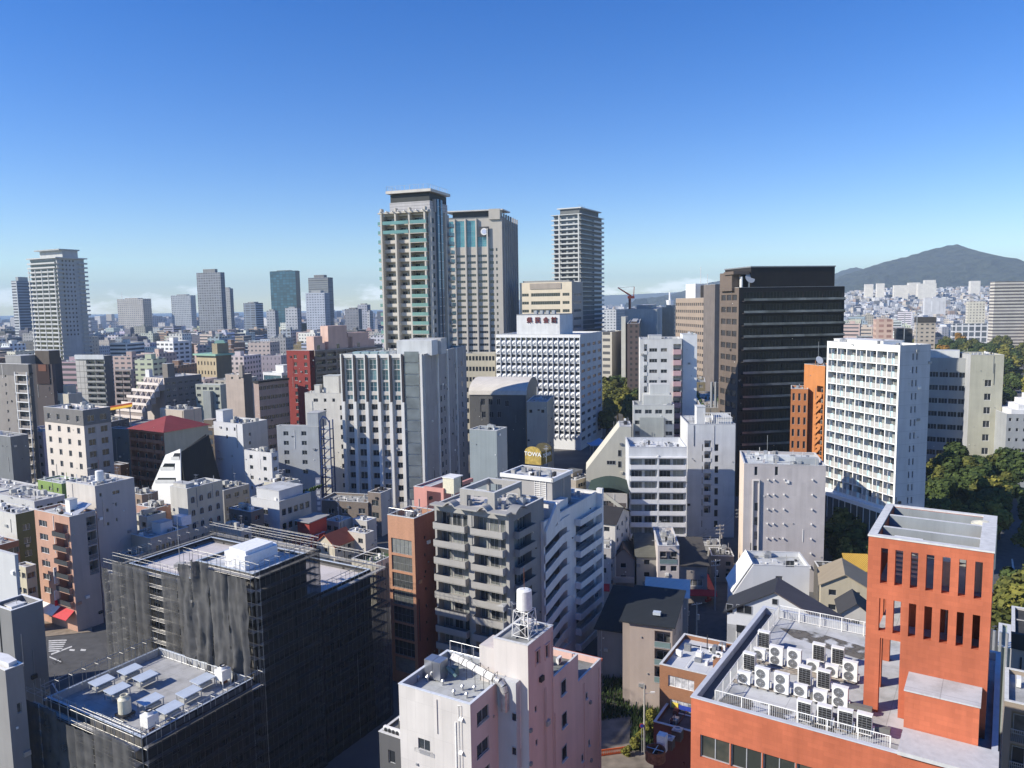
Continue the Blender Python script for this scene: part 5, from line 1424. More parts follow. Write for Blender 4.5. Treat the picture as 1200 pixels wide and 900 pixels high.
mb = MB()
n = 7
for k in range(n): t = b.wr*(k+.5)/n; mb.box(t-.4, -1.2, 20, t+.4, -.02, H+3, TWR)
mb.build('side_rib', b.root)
for k in range(n-1):
    t = b.wr*(k+1)/n
    for j in range(14): part('window', win_mesh(1.6, 2.2, FRM, GLD), b.root, (t, -.05, zg0 - 6 - fh*j))
mb = MB(); mb.box(2, 1, H-1, 20, L_-1, H+1.5, W_(.2, .21, .22)); mb.slab([(-1, -1, H+5), (22, -1, H+5.4), (22, L_+1, H+5.4), (-1, L_+1, H+5)], (0, 0, .8), W_(.6, .58, .55)); mb.box(4, 4, H+1.5, 8, L_-4, H+5, DARKM)
t0 = b.px('L', 587, 300)[0]; t1 = b.px('L', 574, 300)[0]; mb.box(-1.2, max(.1,t0), H-1, 6, t1, H+6, W_(.46, .43, .38, dirt=.06)); mb.build('crown', b.root)
t, z = b.plx(-1, 567.5, 271.5)
mb = MB(); mb.box(-1.2, t-3.4, z-3.4, -1.0, t+3.4, z+3.4, W_(.07, .07, .08)); mb.tube((-1.6, t, z), (-1.25, t, z), 2.4, WHITE, 24); mb.tube((-1.64, t, z), (-1.61, t, z), 1.6, plain('pale_emblem', (.5, .55, .7), .5), 20); mb.build('emblem', b.root)
b = B('low_vault_annex', 'low beige annex at the foot of the ribbed civic tower', 580, 414, 360, 77, uL=545, wr=10, wall_m=W_(.5, .46, .36), vb=445); b.grid('L', 9, 5, 1.2, 2.2, gl=GLD); b.finish()
# ---- T3
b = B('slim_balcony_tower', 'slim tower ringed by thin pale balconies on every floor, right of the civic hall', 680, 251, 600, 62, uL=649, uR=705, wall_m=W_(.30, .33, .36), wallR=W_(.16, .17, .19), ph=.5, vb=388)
H = b.h; L_ = b.wl
b.grid('L', 4, 3.67, 3.9, 2.1, ztop=H-2.4, gl=GLD, nf=24); b.finish()
SL = W_(.52, .55, .54, dirt=.05)
mb = MB(); mb.box(-1.5, -1.5, -.25, b.wr+1.5, -.02, .0, SL); mb.box(-1.5, -.02, -.25, -.02, L_+1.5, 0, SL); mb.box(-1.5, -.02, 0, -1.4, L_+1.5, .75, SL); mb.box(-1.5, -1.5, 0, b.wr*.45, -1.4, .75, plain('dark_rail', (.09, .1, .11), .3)); mb.box(b.wr*.55, -1.6, 0, b.wr+1.6, -1.45, 1.2, SL); mb.box(b.wr+.02, -.02, -.25, b.wr+1.5, 4, 0, SL)
fm = mb.mesh('balcony_ring')
for j in range(38): part('balcony', fm, b.root, (0, 0, H-.2-3.67*(j+1)))
mb = MB()
for t in (b.px('L', 656.5, 300)[0], b.px('L', 679, 300)[0]): mb.box(-1.8, t-.5, 10, -1.52, t+.5, H+.5, SL)
mb.box(-1.7, -1.7, H, b.wr+1.7, L_+1.7, H+.5, SL); mb.build('column', b.root)
mb = MB(); mb.box(3, 2, H+.5, b.wr-2, L_-4, H+5, W_(.14, .16, .18)); mb.box(1.5, 0, H+5, b.wr, L_-2, H+5.8, SL)
for k in range(5): mb.tube((3+k*3, 3, H+5.8), (3+k*3, 3, H+8), .12, STEEL, 4)
mb.build('penthouse', b.root)

# ================================================================ LEFT HAND SIDE
b = B('left_edge_stair_block', 'tall plain pale grey stair block with a white rim at the left hand edge', 13, 716, 100, 60, wl=5, uR=50, wall_m=W_(.22, .22, .22, dirt=.12), ph=.8, vb=900, roof=(.6, .6, .6), cope=WHITE)
b.finish(); b.hut(.6, 1, 2.2, 2.4, .9, WHITE)
b = B('left_edge_white_building', 'white stepped roof terraces in front of the pale grey stair block at the left edge', 6, 786, 83, 60, wl=9, uR=27, wall_m=W_(.26, .255, .25), ph=.5, vb=900, roof=(.66, .67, .70), roofdirt=.1, cope=WHITE)
b.win('R', b.wr*.6, b.h-5, .5, 1.2); b.finish()
mb = MB(); mb.prism([(.6, .4), (1.6, .6), (1.9, 3), (1.4, 6), (.6, 7)], b.h-.5, b.h+.5, WHT); mb.build('roof_terrace', b.root); b.clutter(5, 3, kinds='avcp')
b = B('white_box_building', 'plain pale bluish box building with a cream roof at the left edge', 17, 651, 122, 60, uL=-30, uR=21, wall_m=W_(.50, .52, .56, dirt=.06), ph=.3, vb=760, roof=(.55, .47, .4)); b.finish()
b = B('dark_red_brick_building', 'low dark red building with pale windows behind the bluish box', -5, 640, 158, 60, wl=9, uR=22, wall_m=W_(.22, .11, .08), ph=.5, vb=720, roof=(.5, .5, .52)); b.grid('R', 2, 3.2, 2.2, 1.3); b.finish(); b.clutter(4, 2)
b = B('olive_green_building', 'narrow building with an olive green side wall and four white framed windows', 18, 603, 166, 60, uL=-20, uR=45, wall_m=W_(.56, .55, .52), wallR=W_(.12, .12, .06), ph=.3, vb=700, roof=(.5, .5, .5))
for j in range(5): b.win('R', b.wr*.42, b.h-3.4-3.0*j, 1.6, 1.4, fr=FRW, gl=GL)
b.finish(); b.clutter(5, 7)
BP = W_(.50, .30, .22); b = B('salmon_balcony_building', 'salmon tiled building with a stack of bay windows and black railed corner balconies', 81, 606, 150, 60, uL=40, uR=112, wall_m=BP, wallR=W_(.47, .40, .35), ph=.4, vb=735, roof=(.5, .52, .55))
L_ = b.wl
for j in range(6):
    z = b.h - 2.6 - 2.85*j; b.win('L', L_*.77, z, 3.0, 1.35, fr=FRW, gl=GL, mull=2)
    b.balc('L', .6, L_*.42, 2.85, nf=1, ztop=z+.9, depth=1.6, rail='dark', railh=1.0, out=.7, nw=1, wh=1.9, ww=1.4)
t = b.px('R', 88, 617)[0]; b.win('R', t, b.h-2.5, 2.2, 1.5, fr=FRD)
for j in range(4): b.balc('R', b.wr*.62, b.wr*.97, 3.0, nf=1, ztop=b.h-1.0-3.1*j, depth=2, rail='bars', nw=1, wh=1.2, zmin=4)
b.finish(); b.hut(2, 3, 3.6, 4.6, 3.0, WHITE); b.clutter(6, 4)
mb = MB(); mb.slab([(1.5, .4, b.h-.3), (1.5, 4.6, b.h-.3), (5.0, 4.6, b.h+1.4), (5.0, .4, b.h+1.4)], (0, 0, .12), plain('solar_sheet', (.42, .44, .5), .25, .2)); mb.build('sloping_roof_sheet', b.root)
sg = empty('vertical_sign', 'small white and red banner sign hung on the salmon balcony building', 'sign', b.o + b.dl*(L_*.42), b.phi)
mb = MB(); mb.box(-1.2, -.1, 5.2, -.35, .1, 8.2, WHITE); mb.box(-1.22, -.12, 5.0, -.33, .12, 6.2, plain('sign_red', (.55, .02, .03), .5)); mb.build('panel', sg); mb = MB(); mb.box(-1.0, -.09, 9.6, -.4, .09, 13, WHITE); mb.build('upper_panel', sg)
aw = empty('shop_awning', 'white and red shop awning at the foot of the salmon building', 'awning', b.o, b.phi)
mb = MB(); mb.slab([(-1.8, L_*.45, 3.0), (-1.8, L_*.95, 3.0), (-.05, L_*.95, 4.3), (-.05, L_*.45, 4.3)], (0, 0, .1), WHITE); mb.slab([(-1.9, .6, 3.0), (-1.9, L_*.44, 3.0), (-.05, L_*.44, 4.4), (-.05, .6, 4.4)], (0, 0, .1), plain('awning_red', (.5, .02, .03), .6)); mb.build('canopy', aw)
b = B('beige_blind_wall_building', 'beige building with a tall blank side wall dotted with tiny windows', 111, 570, 157, 60, uL=77, uR=157, wall_m=W_(.56, .52, .48), wallR=W_(.50, .44, .40, dirt=.1), ph=.4, vb=700, roof=(.5, .5, .52))
for (u, v, w) in ((118, 580, .5), (136, 577, 1.6), (126, 598, .5), (136, 591, .4), (127, 614, .5), (137, 609, .4)):
    t, z = b.px('R', u, v); b.win('R', t, z, w, .8, gl=GLD)
b.finish(); tk = copy_thing(wt, b.o + b.dr*3 + b.dl*3 + Vector((0, 0, b.h-2.6)), b.phi, 'squat cream tank on the beige building with the tall blank side wall'); b.clutter(8, 14)
b = B('lime_green_building', 'low lime green rendered building with a pale flat roof', 72, 567, 198, 60, uL=44, uR=98, wall_m=W_(.22, .32, .10), ph=.3, vb=590, roof=(.55, .58, .62))
b.grid('L', 3, 3, .9, 1.1); b.finish(); b.clutter(4, 3)
DG = W_(.17, .165, .165); b = B('cream_window_grid_building', 'cream office building with a dark grey top storey and neat square windows on two sides', 97, 481, 215, 60, uL=51, uR=129, wall_m=W_(.60, .54, .48, dirt=.06), wallR=W_(.42, .38, .36), ph=.4, vb=570, roof=(.5, .49, .52), roofdirt=.12)
b.nwin = 0
for j in range(8):
    for i in range(4): b.win('L', b.wl*(.14+.245*i), b.h-2.6-3.45*j, 1.5, 1.7, fr=FRM, gl=GLD)
    for i in range(2): b.win('R', b.wr*(.27+.46*i), b.h-2.6-3.45*j, 2.1, 1.8, fr=FRM, gl=GLD)
b.finish()
# dark cladding of the top storey, set proud and pierced by the same windows
mb = MB(); z0, z1 = b.h-4.4, b.h-.02
def strip(mb, side, W2, ws, hw, zc, hh, m, o=.06):
    f, _ = b.fr(side); edges = [0] ; cur = 0
    for c in ws: mb.slab([f(cur, z0, .004), f(c-hw, z0, .004), f(c-hw, z1, .004), f(cur, z1, .004)], Vector(f(0, 0, o)) - Vector(f(0, 0, 0)), m); mb.slab([f(c-hw, z0, .004), f(c+hw, z0, .004), f(c+hw, zc-hh, .004), f(c-hw, zc-hh, .004)], Vector(f(0, 0, o)) - Vector(f(0, 0, 0)), m); mb.slab([f(c-hw, zc+hh, .004), f(c+hw, zc+hh, .004), f(c+hw, z1, .004), f(c-hw, z1, .004)], Vector(f(0, 0, o)) - Vector(f(0, 0, 0)), m); cur = c+hw
    mb.slab([f(cur, z0, .004), f(W2, z0, .004), f(W2, z1, .004), f(cur, z1, .004)], Vector(f(0, 0, o)) - Vector(f(0, 0, 0)), m)
strip(mb, 'L', b.wl, [b.wl*(.14+.245*i) for i in range(4)], .77, b.h-2.6, .87, DG); strip(mb, 'R', b.wr, [b.wr*(.27+.46*i) for i in range(2)], 1.07, b.h-2.6, .92, DG); mb.build('dark_top_storey', b.root)
b.clutter(6, 6, kinds='cvaw')
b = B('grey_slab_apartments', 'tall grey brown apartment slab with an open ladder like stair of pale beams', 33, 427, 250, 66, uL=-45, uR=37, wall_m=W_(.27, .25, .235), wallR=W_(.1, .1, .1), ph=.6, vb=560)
for j in range(13):
    for u in (8, 19): t = b.px('L', u, 460)[0]; b.win('L', t+ (j%3)*.1, b.h-4-3.0*j, .8, 1.0, gl=GL)
t0 = .3; t1 = b.px('L', 21.5, 460)[0]
b.balc('L', t0, t1, 2.97, nf=13, ztop=b.h-.8, depth=1.6, rail='solid', railh=1.0, nw=1, wh=1.2, mat=W_(.27, .25, .235))
b.finish(); mb = MB()
for t in (t0-.15, t1): mb.box(-.7, t, 5, -.45, t+.3, b.h-2.5, WHT)
for j in range(13): mb.box(-.7, t0+.15, b.h-3.7-2.97*j, -.45, t1, b.h-3.4-2.97*j, WHT)
mb.build('stair_beam', b.root); mb = MB(); mb.box(-.05, -.02, b.h-3.8, -.004, b.wl, b.h, DG); mb.build('dark_top_band', b.root)
b.hut(3, 8, 9, 16, 3, W_(.3, .3, .31)); b.hut(8, 1, 12, 8, 4.5, DKB)
b = B('slate_blue_block', 'slate blue low block in shade in front of the grey brown apartment slab', 12, 512, 232, 60, uL=-30, uR=33, wall_m=W_(.17, .19, .23), ph=.3, vb=570); b.finish()
b = B('dark_brown_slab_tower', 'dark brown blank walled block with a brick sign panel at its top', 60, 420, 300, 77, uL=40, uR=64, wall_m=W_(.10, .085, .085, dirt=.1), ph=.4, vb=450)
b.win('L', b.wl*.22, b.h-12, .5, 1.6); b.win('L', b.wl*.15, b.h-21, .6, 1.2); b.finish(); mb = MB(); mb.box(-.3, b.wl*.15, b.h-10, -.01, b.wl*.88, b.h-2, W_(.05, .03, .03)); mb.box(-.4, b.wl*.3, b.h-5, -.31, b.wl*.75, b.h-2.4, W_(.2, .09, .06)); mb.build('sign_panel', b.root)
b = B('dark_small_tower', 'small very dark block left of the dark brown slab', 46, 421, 330, 77, uL=27, wr=12, wall_m=W_(.07, .065, .07), vb=455); b.finish()
CP = W_(.56, .54, .50, 'panel', pw=2.6, phh=3.0, joint=.35, js=.12)
b = B('panelled_balcony_block', 'block with pale outlined panels beside grey lattice balconies under a white top band', 122, 417, 400, 77, uL=88, uR=131, wall_m=CP, wallR=W_(.12, .125, .14), ph=.4, vb=470, roof=(.55, .6, .66))
t0 = .3; t1 = b.px('L', 102, 440)[0]
b.balc('L', t0, (t0+t1)/2-.1, 2.95, nf=13, ztop=b.h-2.4, depth=1.8, rail='solid', railh=1.0, nw=1, wh=1.9, out=.5, mat=W_(.36, .36, .34)); b.balc('L', (t0+t1)/2+.1, t1, 2.95, nf=13, ztop=b.h-2.4, depth=1.8, rail='solid', railh=1.0, nw=1, wh=1.9, out=.5, mat=W_(.36, .36, .34)); b.finish()
mb = MB(); mb.box(-.5, 0, b.h-1.8, -.01, b.wl, b.h+.6, W_(.62, .66, .72)); mb.build('top_band', b.root)
b.hut(1, b.wl+.1, 6, b.wl+5, 0.2, z=b.h-3.2)
b = B('mauve_balcony_block', 'mauve grey apartment block with stacked balconies right of the panelled block', 153, 433, 390, 77, uL=134, uR=156, wall_m=W_(.34, .29, .27), ph=.5, vb=490)
b.balc('L', .3, b.wl*.5-.2, 2.95, nf=12, depth=1.5, nw=1, out=.5, wh=1.8); b.balc('L', b.wl*.5+.2, b.wl-.3, 2.95, nf=12, depth=1.5, nw=1, out=.5, wh=1.8); b.finish()
# terraced (raked) apartment block
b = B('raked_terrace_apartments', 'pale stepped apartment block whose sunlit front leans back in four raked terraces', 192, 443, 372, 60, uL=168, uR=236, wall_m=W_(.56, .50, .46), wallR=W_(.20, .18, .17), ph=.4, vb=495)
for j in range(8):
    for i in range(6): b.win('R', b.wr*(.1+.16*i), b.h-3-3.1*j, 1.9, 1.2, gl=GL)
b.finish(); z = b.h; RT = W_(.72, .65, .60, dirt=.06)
for j in range(5):
    x = -3.1 - 2.6*j; zt = z - 3.1 - 2.95*j
    mb = MB(); mb.box(x-2.6*(j > 0), -.6-.6*j, zt-2.9, -.02 if j == 0 else x + 3.0, b.wl+.6+.6*j, zt-.2, W_(.18, .16, .15)) if False else None
    mb.box(x, -.3-.3*j, 0 if j == 4 else zt-2.95, (x+2.6 if j else -.02), b.wl+.3+.5*j, zt, W_(.30, .26, .24))
    mb.box(x-.35, -.5-.3*j, zt-.3, x-.01, b.wl+.5+.5*j, zt+1.0, RT)
    for i in range(4): y = (b.wl+.8)*i/4-.2; mb.slab([(x, y, zt), (x+2.5, y, zt), (x+2.5, y, zt+2.9), (x+2.2, y, zt+2.9)], (0, .25, 0), RT)
    mb.build('raked_terrace', b.root)
for j in range(4):
    zt = z - 3.1 - 2.95*5 - 3*j
    mb = MB(); mb.box(-14.6, -1.8, zt-.3, -13.52, b.wl+2.8, zt+.9, RT); mb.build('balcony', b.root)
b.hut(3, 1, 7, 5, 7, W_(.2, .18, .16)); b.hut(.5, b.wl-4, 2.5, b.wl-1, 4, WHT); b.clutter(6, 9, kinds='cvwp')
# red hipped roof block
b = B('red_hipped_roof_block', 'brown balconied block with cream side wall under a red hipped roof', 192, 507, 226, 60, uL=151, uR=244, wall_m=W_(.27, .13, .09), wallR=W_(.44, .40, .31), ph=.1, vb=560)
for i in range(4):
    a = .4 + (b.wl-.8)*i/4; b.balc('L', a+.15, a+(b.wl-.8)/4-.15, 2.95, nf=8, ztop=b.h-.6, depth=1.2, rail='solid', railh=.9, out=.3, nw=1, wh=1.7, ww=1.3, mat=W_(.3, .15, .1))
b.finish()
mb = MB(); H = b.h; e = .6; RR = W_(.25, .05, .055, 'panel', pw=.5, phh=40, joint=.85)
A_ = [(-e, -e, H+.1), (b.wr+e, -e, H+.1), (b.wr+e, b.wl+e, H+.1), (-e, b.wl+e, H+.1)]; r1 = (b.wl*.42, b.wl*.5, H+3.6); r2 = (b.wr-b.wl*.42, b.wl*.5, H+3.6)
for pts in ([A_[0], A_[1], r2, r1], [A_[2], A_[3], r1, r2]): mb.quad(pts, RR)
for pts in ([A_[1], A_[2], r2], [A_[3], A_[0], r1]): mb.f.append([mb.pt(p) for p in pts]); mb.m.append(mb.mi(RR))
mb.quad([A_[3], A_[2], A_[1], A_[0]], RR); mb.build('hipped_roof', b.root)
for j in range(9):
    if j*2.9 < b.h-4: part('balcony', (lambda m_: (m_.box(0, 0, 0, 1.6, 3, 1.3, W_(.44, .40, .31)), m_.mesh('bal'))[1])(MB()), b.root, (b.wr, .2, b.h-3.4-2.9*j))
b = B('beige_hut_block', 'little beige stair hut with water gear just above the red hipped roof', 215, 481, 262, 60, uL=187, uR=236, wall_m=W_(.5, .43, .36), ph=.4, vb=495); b.finish(); b.clutter(6, 3, kinds='tcw')
# white slanted front and black raked roof
px0 = at(197, 560, 205)
sl_ = empty('white_slanted_building', 'white slanted front with two dark recessed windows against a steep black roof', 'building', Vector((px0.x, px0.y, 0)), R(60))
c60, s60 = math.cos(R(60)), math.sin(R(60))
def onpl(u, v, x=0.0):
    d = ray(u, v); q0 = EYE - sl_.location; a = Vector((c60, s60, 0)); k = (x - q0.dot(a)) / d.dot(a); P = EYE + d*k - sl_.location
    return (P.dot(Vector((-s60, c60, 0))), P.z)
pp = [onpl(211, 526), onpl(194, 533), onpl(178, 570), onpl(176, 600), onpl(213, 600)]
mb = MB(); mb.slab([(0, y, z) for y, z in pp], (.3, 0, 0), WG); mb.build('front_wall', sl_)
for (u0, v0, u1, v1, sk) in ((203, 531, 211, 539, 2.5), (191, 543, 205, 551, 3), (184, 560, 206, 566, 2)):
    p = [onpl(u0+sk*.6, v0, -.05), onpl(u1, v0, -.05), onpl(u1-sk*.3, v1, -.05), onpl(u0-sk, v1, -.05)]
    mb = MB(); mb.slab([(-.05, y, z) for y, z in p], (.045, 0, 0), GLD); mb.slab([(-.1, p[2][0], p[2][1]), (-.1, p[3][0], p[3][1]), (-.1, p[3][0], p[3][1]+.9), (-.1, p[2][0], p[2][1]+.9)], (.04, 0, 0), W_(.55, .56, .55)); mb.build('window', sl_)
yb_, zb_ = pp[0]; 
mb = MB(); BR = W_(.028, .03, .036, 'panel', pw=.45, phh=60, joint=.7, js=.04, dirt=.05)
for (x0, x1, q0, q1) in ((.31, 8.5, 0, 4.2),): mb.slab([(x0, yb_+.1, zb_-1), (x1, yb_-1, zb_+2.6), (x1+6, yb_-2, 1), (x0, yb_-2, 1)], (0, .3, 0), BR); mb.slab([(x0, yb_, zb_-1), (x1, yb_, zb_+2.6), (x1+4, yb_+6, 6), (x0, yb_+6, 6)], (0, .3, 0), BR)
mb.build('black_roof', sl_)
reg(sl_, 8, 20, 20, 600, R(60))
b = B('white_chamfered_building', 'bluish white building with a chamfered side and a boxy corner tower', 284, 497, 240, 60, uL=250, uR=313, wall_m=W_(.56, .58, .66, dirt=.06), wallR=W_(.46, .46, .46), ph=.7, vb=530, roof=(.5, .55, .6))
for (u, v) in ((266, 503), (266, 512), (275, 503), (293, 509), (293, 519)): t, z = b.px('L' if u < 284 else 'R', u, v); b.win('L' if u < 284 else 'R', t, z, .8, 1.1, gl=GLD)
b.finish(); b.hut(1.0, b.wl-3.5, 5, b.wl-.2, 4.2); b.clutter(8, 5, kinds='cwva')
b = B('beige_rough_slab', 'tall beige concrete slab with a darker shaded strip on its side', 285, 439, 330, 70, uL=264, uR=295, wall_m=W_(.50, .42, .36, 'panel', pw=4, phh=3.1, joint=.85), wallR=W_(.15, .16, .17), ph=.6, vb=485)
for (u, v) in ((272, 443), (281, 443)): t, z = b.px('L', u, v); b.win('L', t, z, 1, 1)
b.finish(); mb = MB(); mb.box(-.5, 0, b.h-1, 1, 1.6, b.h+4, W_(.3, .27, .24)); mb.build('chimney', b.root); b.clutter(6, 2)
b = B('cream_arched_window_building', 'cream building with rows of arched windows on its long side', 219, 573, 172, 60, uL=199, uR=260, wall_m=W_(.52, .51, .48, 'panel', pw=.8, phh=50, joint=.93), wallR=W_(.60, .53, .40, 'panel', pw=2.8, phh=3.1, joint=.93), ph=.6, vb=640)
aw_ = {}
mb = MB(); pts = [(-.5, -.7), (.5, -.7), (.5, .3)] + [(.5*math.cos(math.pi*k/8), .3+.5*math.sin(math.pi*k/8)) for k in range(1, 8)] + [(-.5, .3)]
mb.slab([(x, -.01, z) for x, z in pts], (0, -.02, 0), GLD)
for i in range(len(pts)): p, q = pts[i], pts[(i+1) % len(pts)]; mb.tube((p[0], -.04, p[1]), (q[0], -.04, q[1]), .05, FRM, 4)
mb.box(-.03, -.06, -.7, .03, -.02, .75, FRM); am = mb.mesh('arched_window')
for j in range(6):
    for i in range(4): part('arched_window', am, b.root, (b.wr*(.14+.235*i), 0, b.h-2.9-3.05*j))
b.finish(); b.clutter(10, 8, kinds='catvp', x0=2); b.hut(.5, 1, 2.6, b.wl-.6, 1.4)
b = B('beige_sign_building', 'low beige building with slot windows and a faded mural with green letter A', 176, 631, 160, 60, uL=150, uR=221, wall_m=W_(.46, .40, .34), ph=.5, vb=700, roof=(.42, .42, .45))
for i in range(5): b.win('R', b.wr*(.18+.13*i), b.h-3.0, .9, 1.9, gl=GLD)
b.win('R', b.wr*.88, b.h-2.6, 2.4, 2.4, gl=GLB, fr=FRD); b.finish(); b.hut(4, 2, 7, 5, 2.4, WHT); b.clutter(6, 12)
text('A', 2.6, plain('mural_green', (.06, .16, .05), .8), b.root, (b.wr*.88, -.06, b.h-6.2), 0, ext=.02)
wh = empty('wrapped_roof_box', 'white sheeted box on the roof of the beige mural building', 'roof box', b.o + b.dr*10 + b.dl*3 + Vector((0, 0, b.h-.5)), b.phi); mb = MB(); mb.prism([(0, 0), (3.4, .2), (3.2, 3), (.3, 3.2)], 0, 2.2, plain('white_sheeting', (.8, .8, .82), .5)); mb.build('sheeting', wh)
b = B('dark_roof_low_block', 'flat black roofed low block between the beige blank wall and the mural building', 157, 652, 158, 60, uL=142, uR=176, wall_m=W_(.5, .43, .34), ph=.3, vb=700, roof=(.06, .06, .07)); b.finish()
b = B('white_ribbon_window_office', 'white two storey fronted office with long rows of dark windows along its side', 327, 588, 185, 60, uL=294, uR=364, wall_m=W_(.58, .60, .66), wallR=W_(.50, .47, .41), ph=.3, vb=640, roof=(.5, .52, .56))
for j in range(4):
    for i in range(5): b.win('R', b.wr*(.14+.185*i), b.h-3.0-3.6*j, b.wr*.13, 1.7, gl=GLD)
    b.win('L', b.wl*.5, b.h-3.2-3.6*j, 1.8, 1.3, gl=GLD)
b.finish(); b.hut(1, 1, 9, b.wl-1, 2.6, W_(.55, .57, .62)); b.clutter(6, 3, x0=10, kinds='cva')
mb = MB()
for k in range(14): mb.tube((b.wr*.45+k*.9, 1.5+rnd.random()*2, b.h-.3), (b.wr*.45+k*.9, 1.5, b.h+.6), .5, GRASSY, 6, .2)
mb.build('roof_planting', b.root)
for (nm, lab, u, v, D, uL, uR, col, rf) in (
    ('rusty_roof_house', 'low house with a patchy rust orange roof behind the white office', 318, 573, 205, 296, 352, (.56, .56, .6), (.46, .24, .13)),
    ('tan_roof_house', 'cream house with a tan sheet roof beside the rusty orange roof', 330, 567, 200, 309, 350, (.52, .5, .42), (.5, .38, .22)),
    ('grey_shabby_block', 'shabby grey concrete block with rooftop sheds left of the rusty orange roof', 262, 575, 195, 244, 292, (.30, .29, .27), (.3, .29, .27)),
    ('white_shed_building', 'white walled hall with a dark shallow gabled roof behind the cluttered roofs', 318, 531, 226, 286, 326, (.6, .6, .62), (.07, .065, .06)),
    ('dark_window_block', 'low dark grey block with a white rooftop wall, left of the white office', 294, 600, 180, 268, 309, (.14, .13, .13), (.38, .42, .48)),
    ('long_grey_wall_building', 'long pale grey walled low building behind the scaffold lattice', 282, 622, 172, 255, 295, (.42, .42, .40), (.5, .5, .5)),
    ('pink_roof_clutter_block', 'low pinkish block with green edged roof terraces beside the arched window building', 182, 596, 175, 160, 200, (.44, .27, .22), (.42, .42, .44)),
    ('white_terrace_block', 'white low block with a pale green roof terrace near the mural building', 172, 606, 170, 156, 194, (.58, .56, .5), (.35, .48, .36)),
    ('brown_gable_block', 'brown walled low block with skylights in front of the black raked roof', 166, 580, 190, 150, 185, (.32, .24, .18), (.2, .19, .15)),
    ('white_roof_row', 'row of white cluttered flat roofs left of the beige blank wall', 40, 588, 185, -10, 76, (.5, .5, .5), (.52, .51, .5)),
    ('pale_roof_block', 'pale flat roof with small sheds behind the olive green wall', 28, 578, 205, -30, 60, (.48, .48, .5), (.5, .5, .52)),
    ('small_cream_gate_building', 'low cream wall and yellow edged roof between the bluish box and the salmon building', 30, 665, 150, 18, 42, (.56, .5, .36), (.32, .3, .3)),
):
    b = B(nm, lab, u, v, D, 60, uL=uL, uR=uR, wall_m=W_(*col), ph=.25, vb=640, roof=rf, roofdirt=.5)
    b.grid('R', 3, 3.2, 1.5, 1.2, gl=GLD); b.grid('L', 2, 3.2, 1.4, 1.2, gl=GL); b.finish(); b.clutter(9, int(u), kinds='avpctw'); 
b = B('brick_grey_low_building', 'low grey brown tiled building with a raised end bay in front of the ribbed hotel', 446, 578, 212, 66, uL=431, uR=459, wall_m=W_(.25, .21, .18, 'tile', pw=.6, phh=.2, joint=.85), wallR=W_(.42, .42, .43), ph=.4, vb=625)
for j in range(2): b.win('L', b.wl*.45, b.h-3-3.6*j, 2.2, 1.7)
b.finish(); b0 = b
b = B('brick_grey_long_wing', 'long low grey brown tiled wing with white windows left of its raised end bay', 431, 589, 213, 75, uL=374, wr=9, wall_m=W_(.25, .21, .18, 'tile', pw=.6, phh=.2, joint=.85), ph=.6, vb=625, roof=(.34, .34, .33))
for u in (388, 404, 424): t, z = b.px('L', u, 599); b.win('L', t, z, 2.0, 1.6, fr=FRW)
b.finish(); b.clutter(4, 4)
# little roofs in front
RO = W_(.48, .13, .07, 'panel', pw=.45, phh=30, joint=.75)
def gable(name, label, u, v, D, phi, uL, uR, wallm, roofm, rise, axis='x', e=.4, vb=660, wl=None, wr=None, win=True, cat='house', gl=GLD):
    b = B(name, label, u, v, D, phi, uL=uL, uR=uR, wall_m=wallm, ph=0, vb=vb, wl=wl, wr=wr, cat=cat)
    if win: b.grid('L', max(1, int(b.wl/3)), 2.8, 1.3, 1.1, ztop=b.h-1.4, zmin=1.2, gl=gl); b.grid('R', max(1, int(b.wr/3)), 2.8, 1.3, 1.1, ztop=b.h-1.4, zmin=1.2, gl=gl)
    b.finish(roof=False); H = b.h; wl_, wr_ = b.wl, b.wr; mb = MB(); g = MB()
    if axis == 'x':
        m = wl_/2
        for (ya, yb2) in ((-e, m), (wl_+e, m)): za = H - rise*e/m; mb.slab([(-e, ya, za), (wr_+e, ya, za), (wr_+e, yb2, H+rise), (-e, yb2, H+rise)], (0, 0, .14), roofm)
        for x in (0, wr_-.2): g.slab([(x, 0, H), (x, m, H+rise-.02), (x, wl_, H)], (.2, 0, 0), wallm)
    else:
        m = wr_/2
        for (xa, xb2) in ((-e, m), (wr_+e, m)): za = H - rise*e/m; mb.slab([(xa, -e, za), (xa, wl_+e, za), (xb2, wl_+e, H+rise), (xb2, -e, H+rise)], (0, 0, .14), roofm)
        for y in (0, wl_-.2): g.slab([(0, y, H), (m, y, H+rise-.02), (wr_, y, H)], (0, .2, 0), wallm)
    mb.build('roof', b.root); g.build('gable', b.root); return b
gable('orange_roof_house', 'small cream house with a bright orange red ribbed gable roof beside the scaffold', 392, 640, 180, 60, 371, 415, W_(.58, .53, .42), RO, 2.4, 'x')
b = B('red_box_building', 'small dark red building with a grey lean-to roof box on top', 363, 630, 182, 60, uL=341, uR=381, wall_m=W_(.34, .06, .05), ph=.3, vb=650, roof=(.3, .3, .3)); b.finish()
mb = MB(); z = b.h-.3; mb.box(1, 1, z, 7, 5, z+3.6, W_(.34, .06, .05)); mb.slab([(.4, .4, z+3.6), (7.6, .4, z+3.9), (7.6, 5.6, z+3.9), (.4, 5.6, z+3.6)], (0, 0, .2), W_(.3, .3, .3)); mb.build('roof_hut', b.root); b.clutter(4, 4)
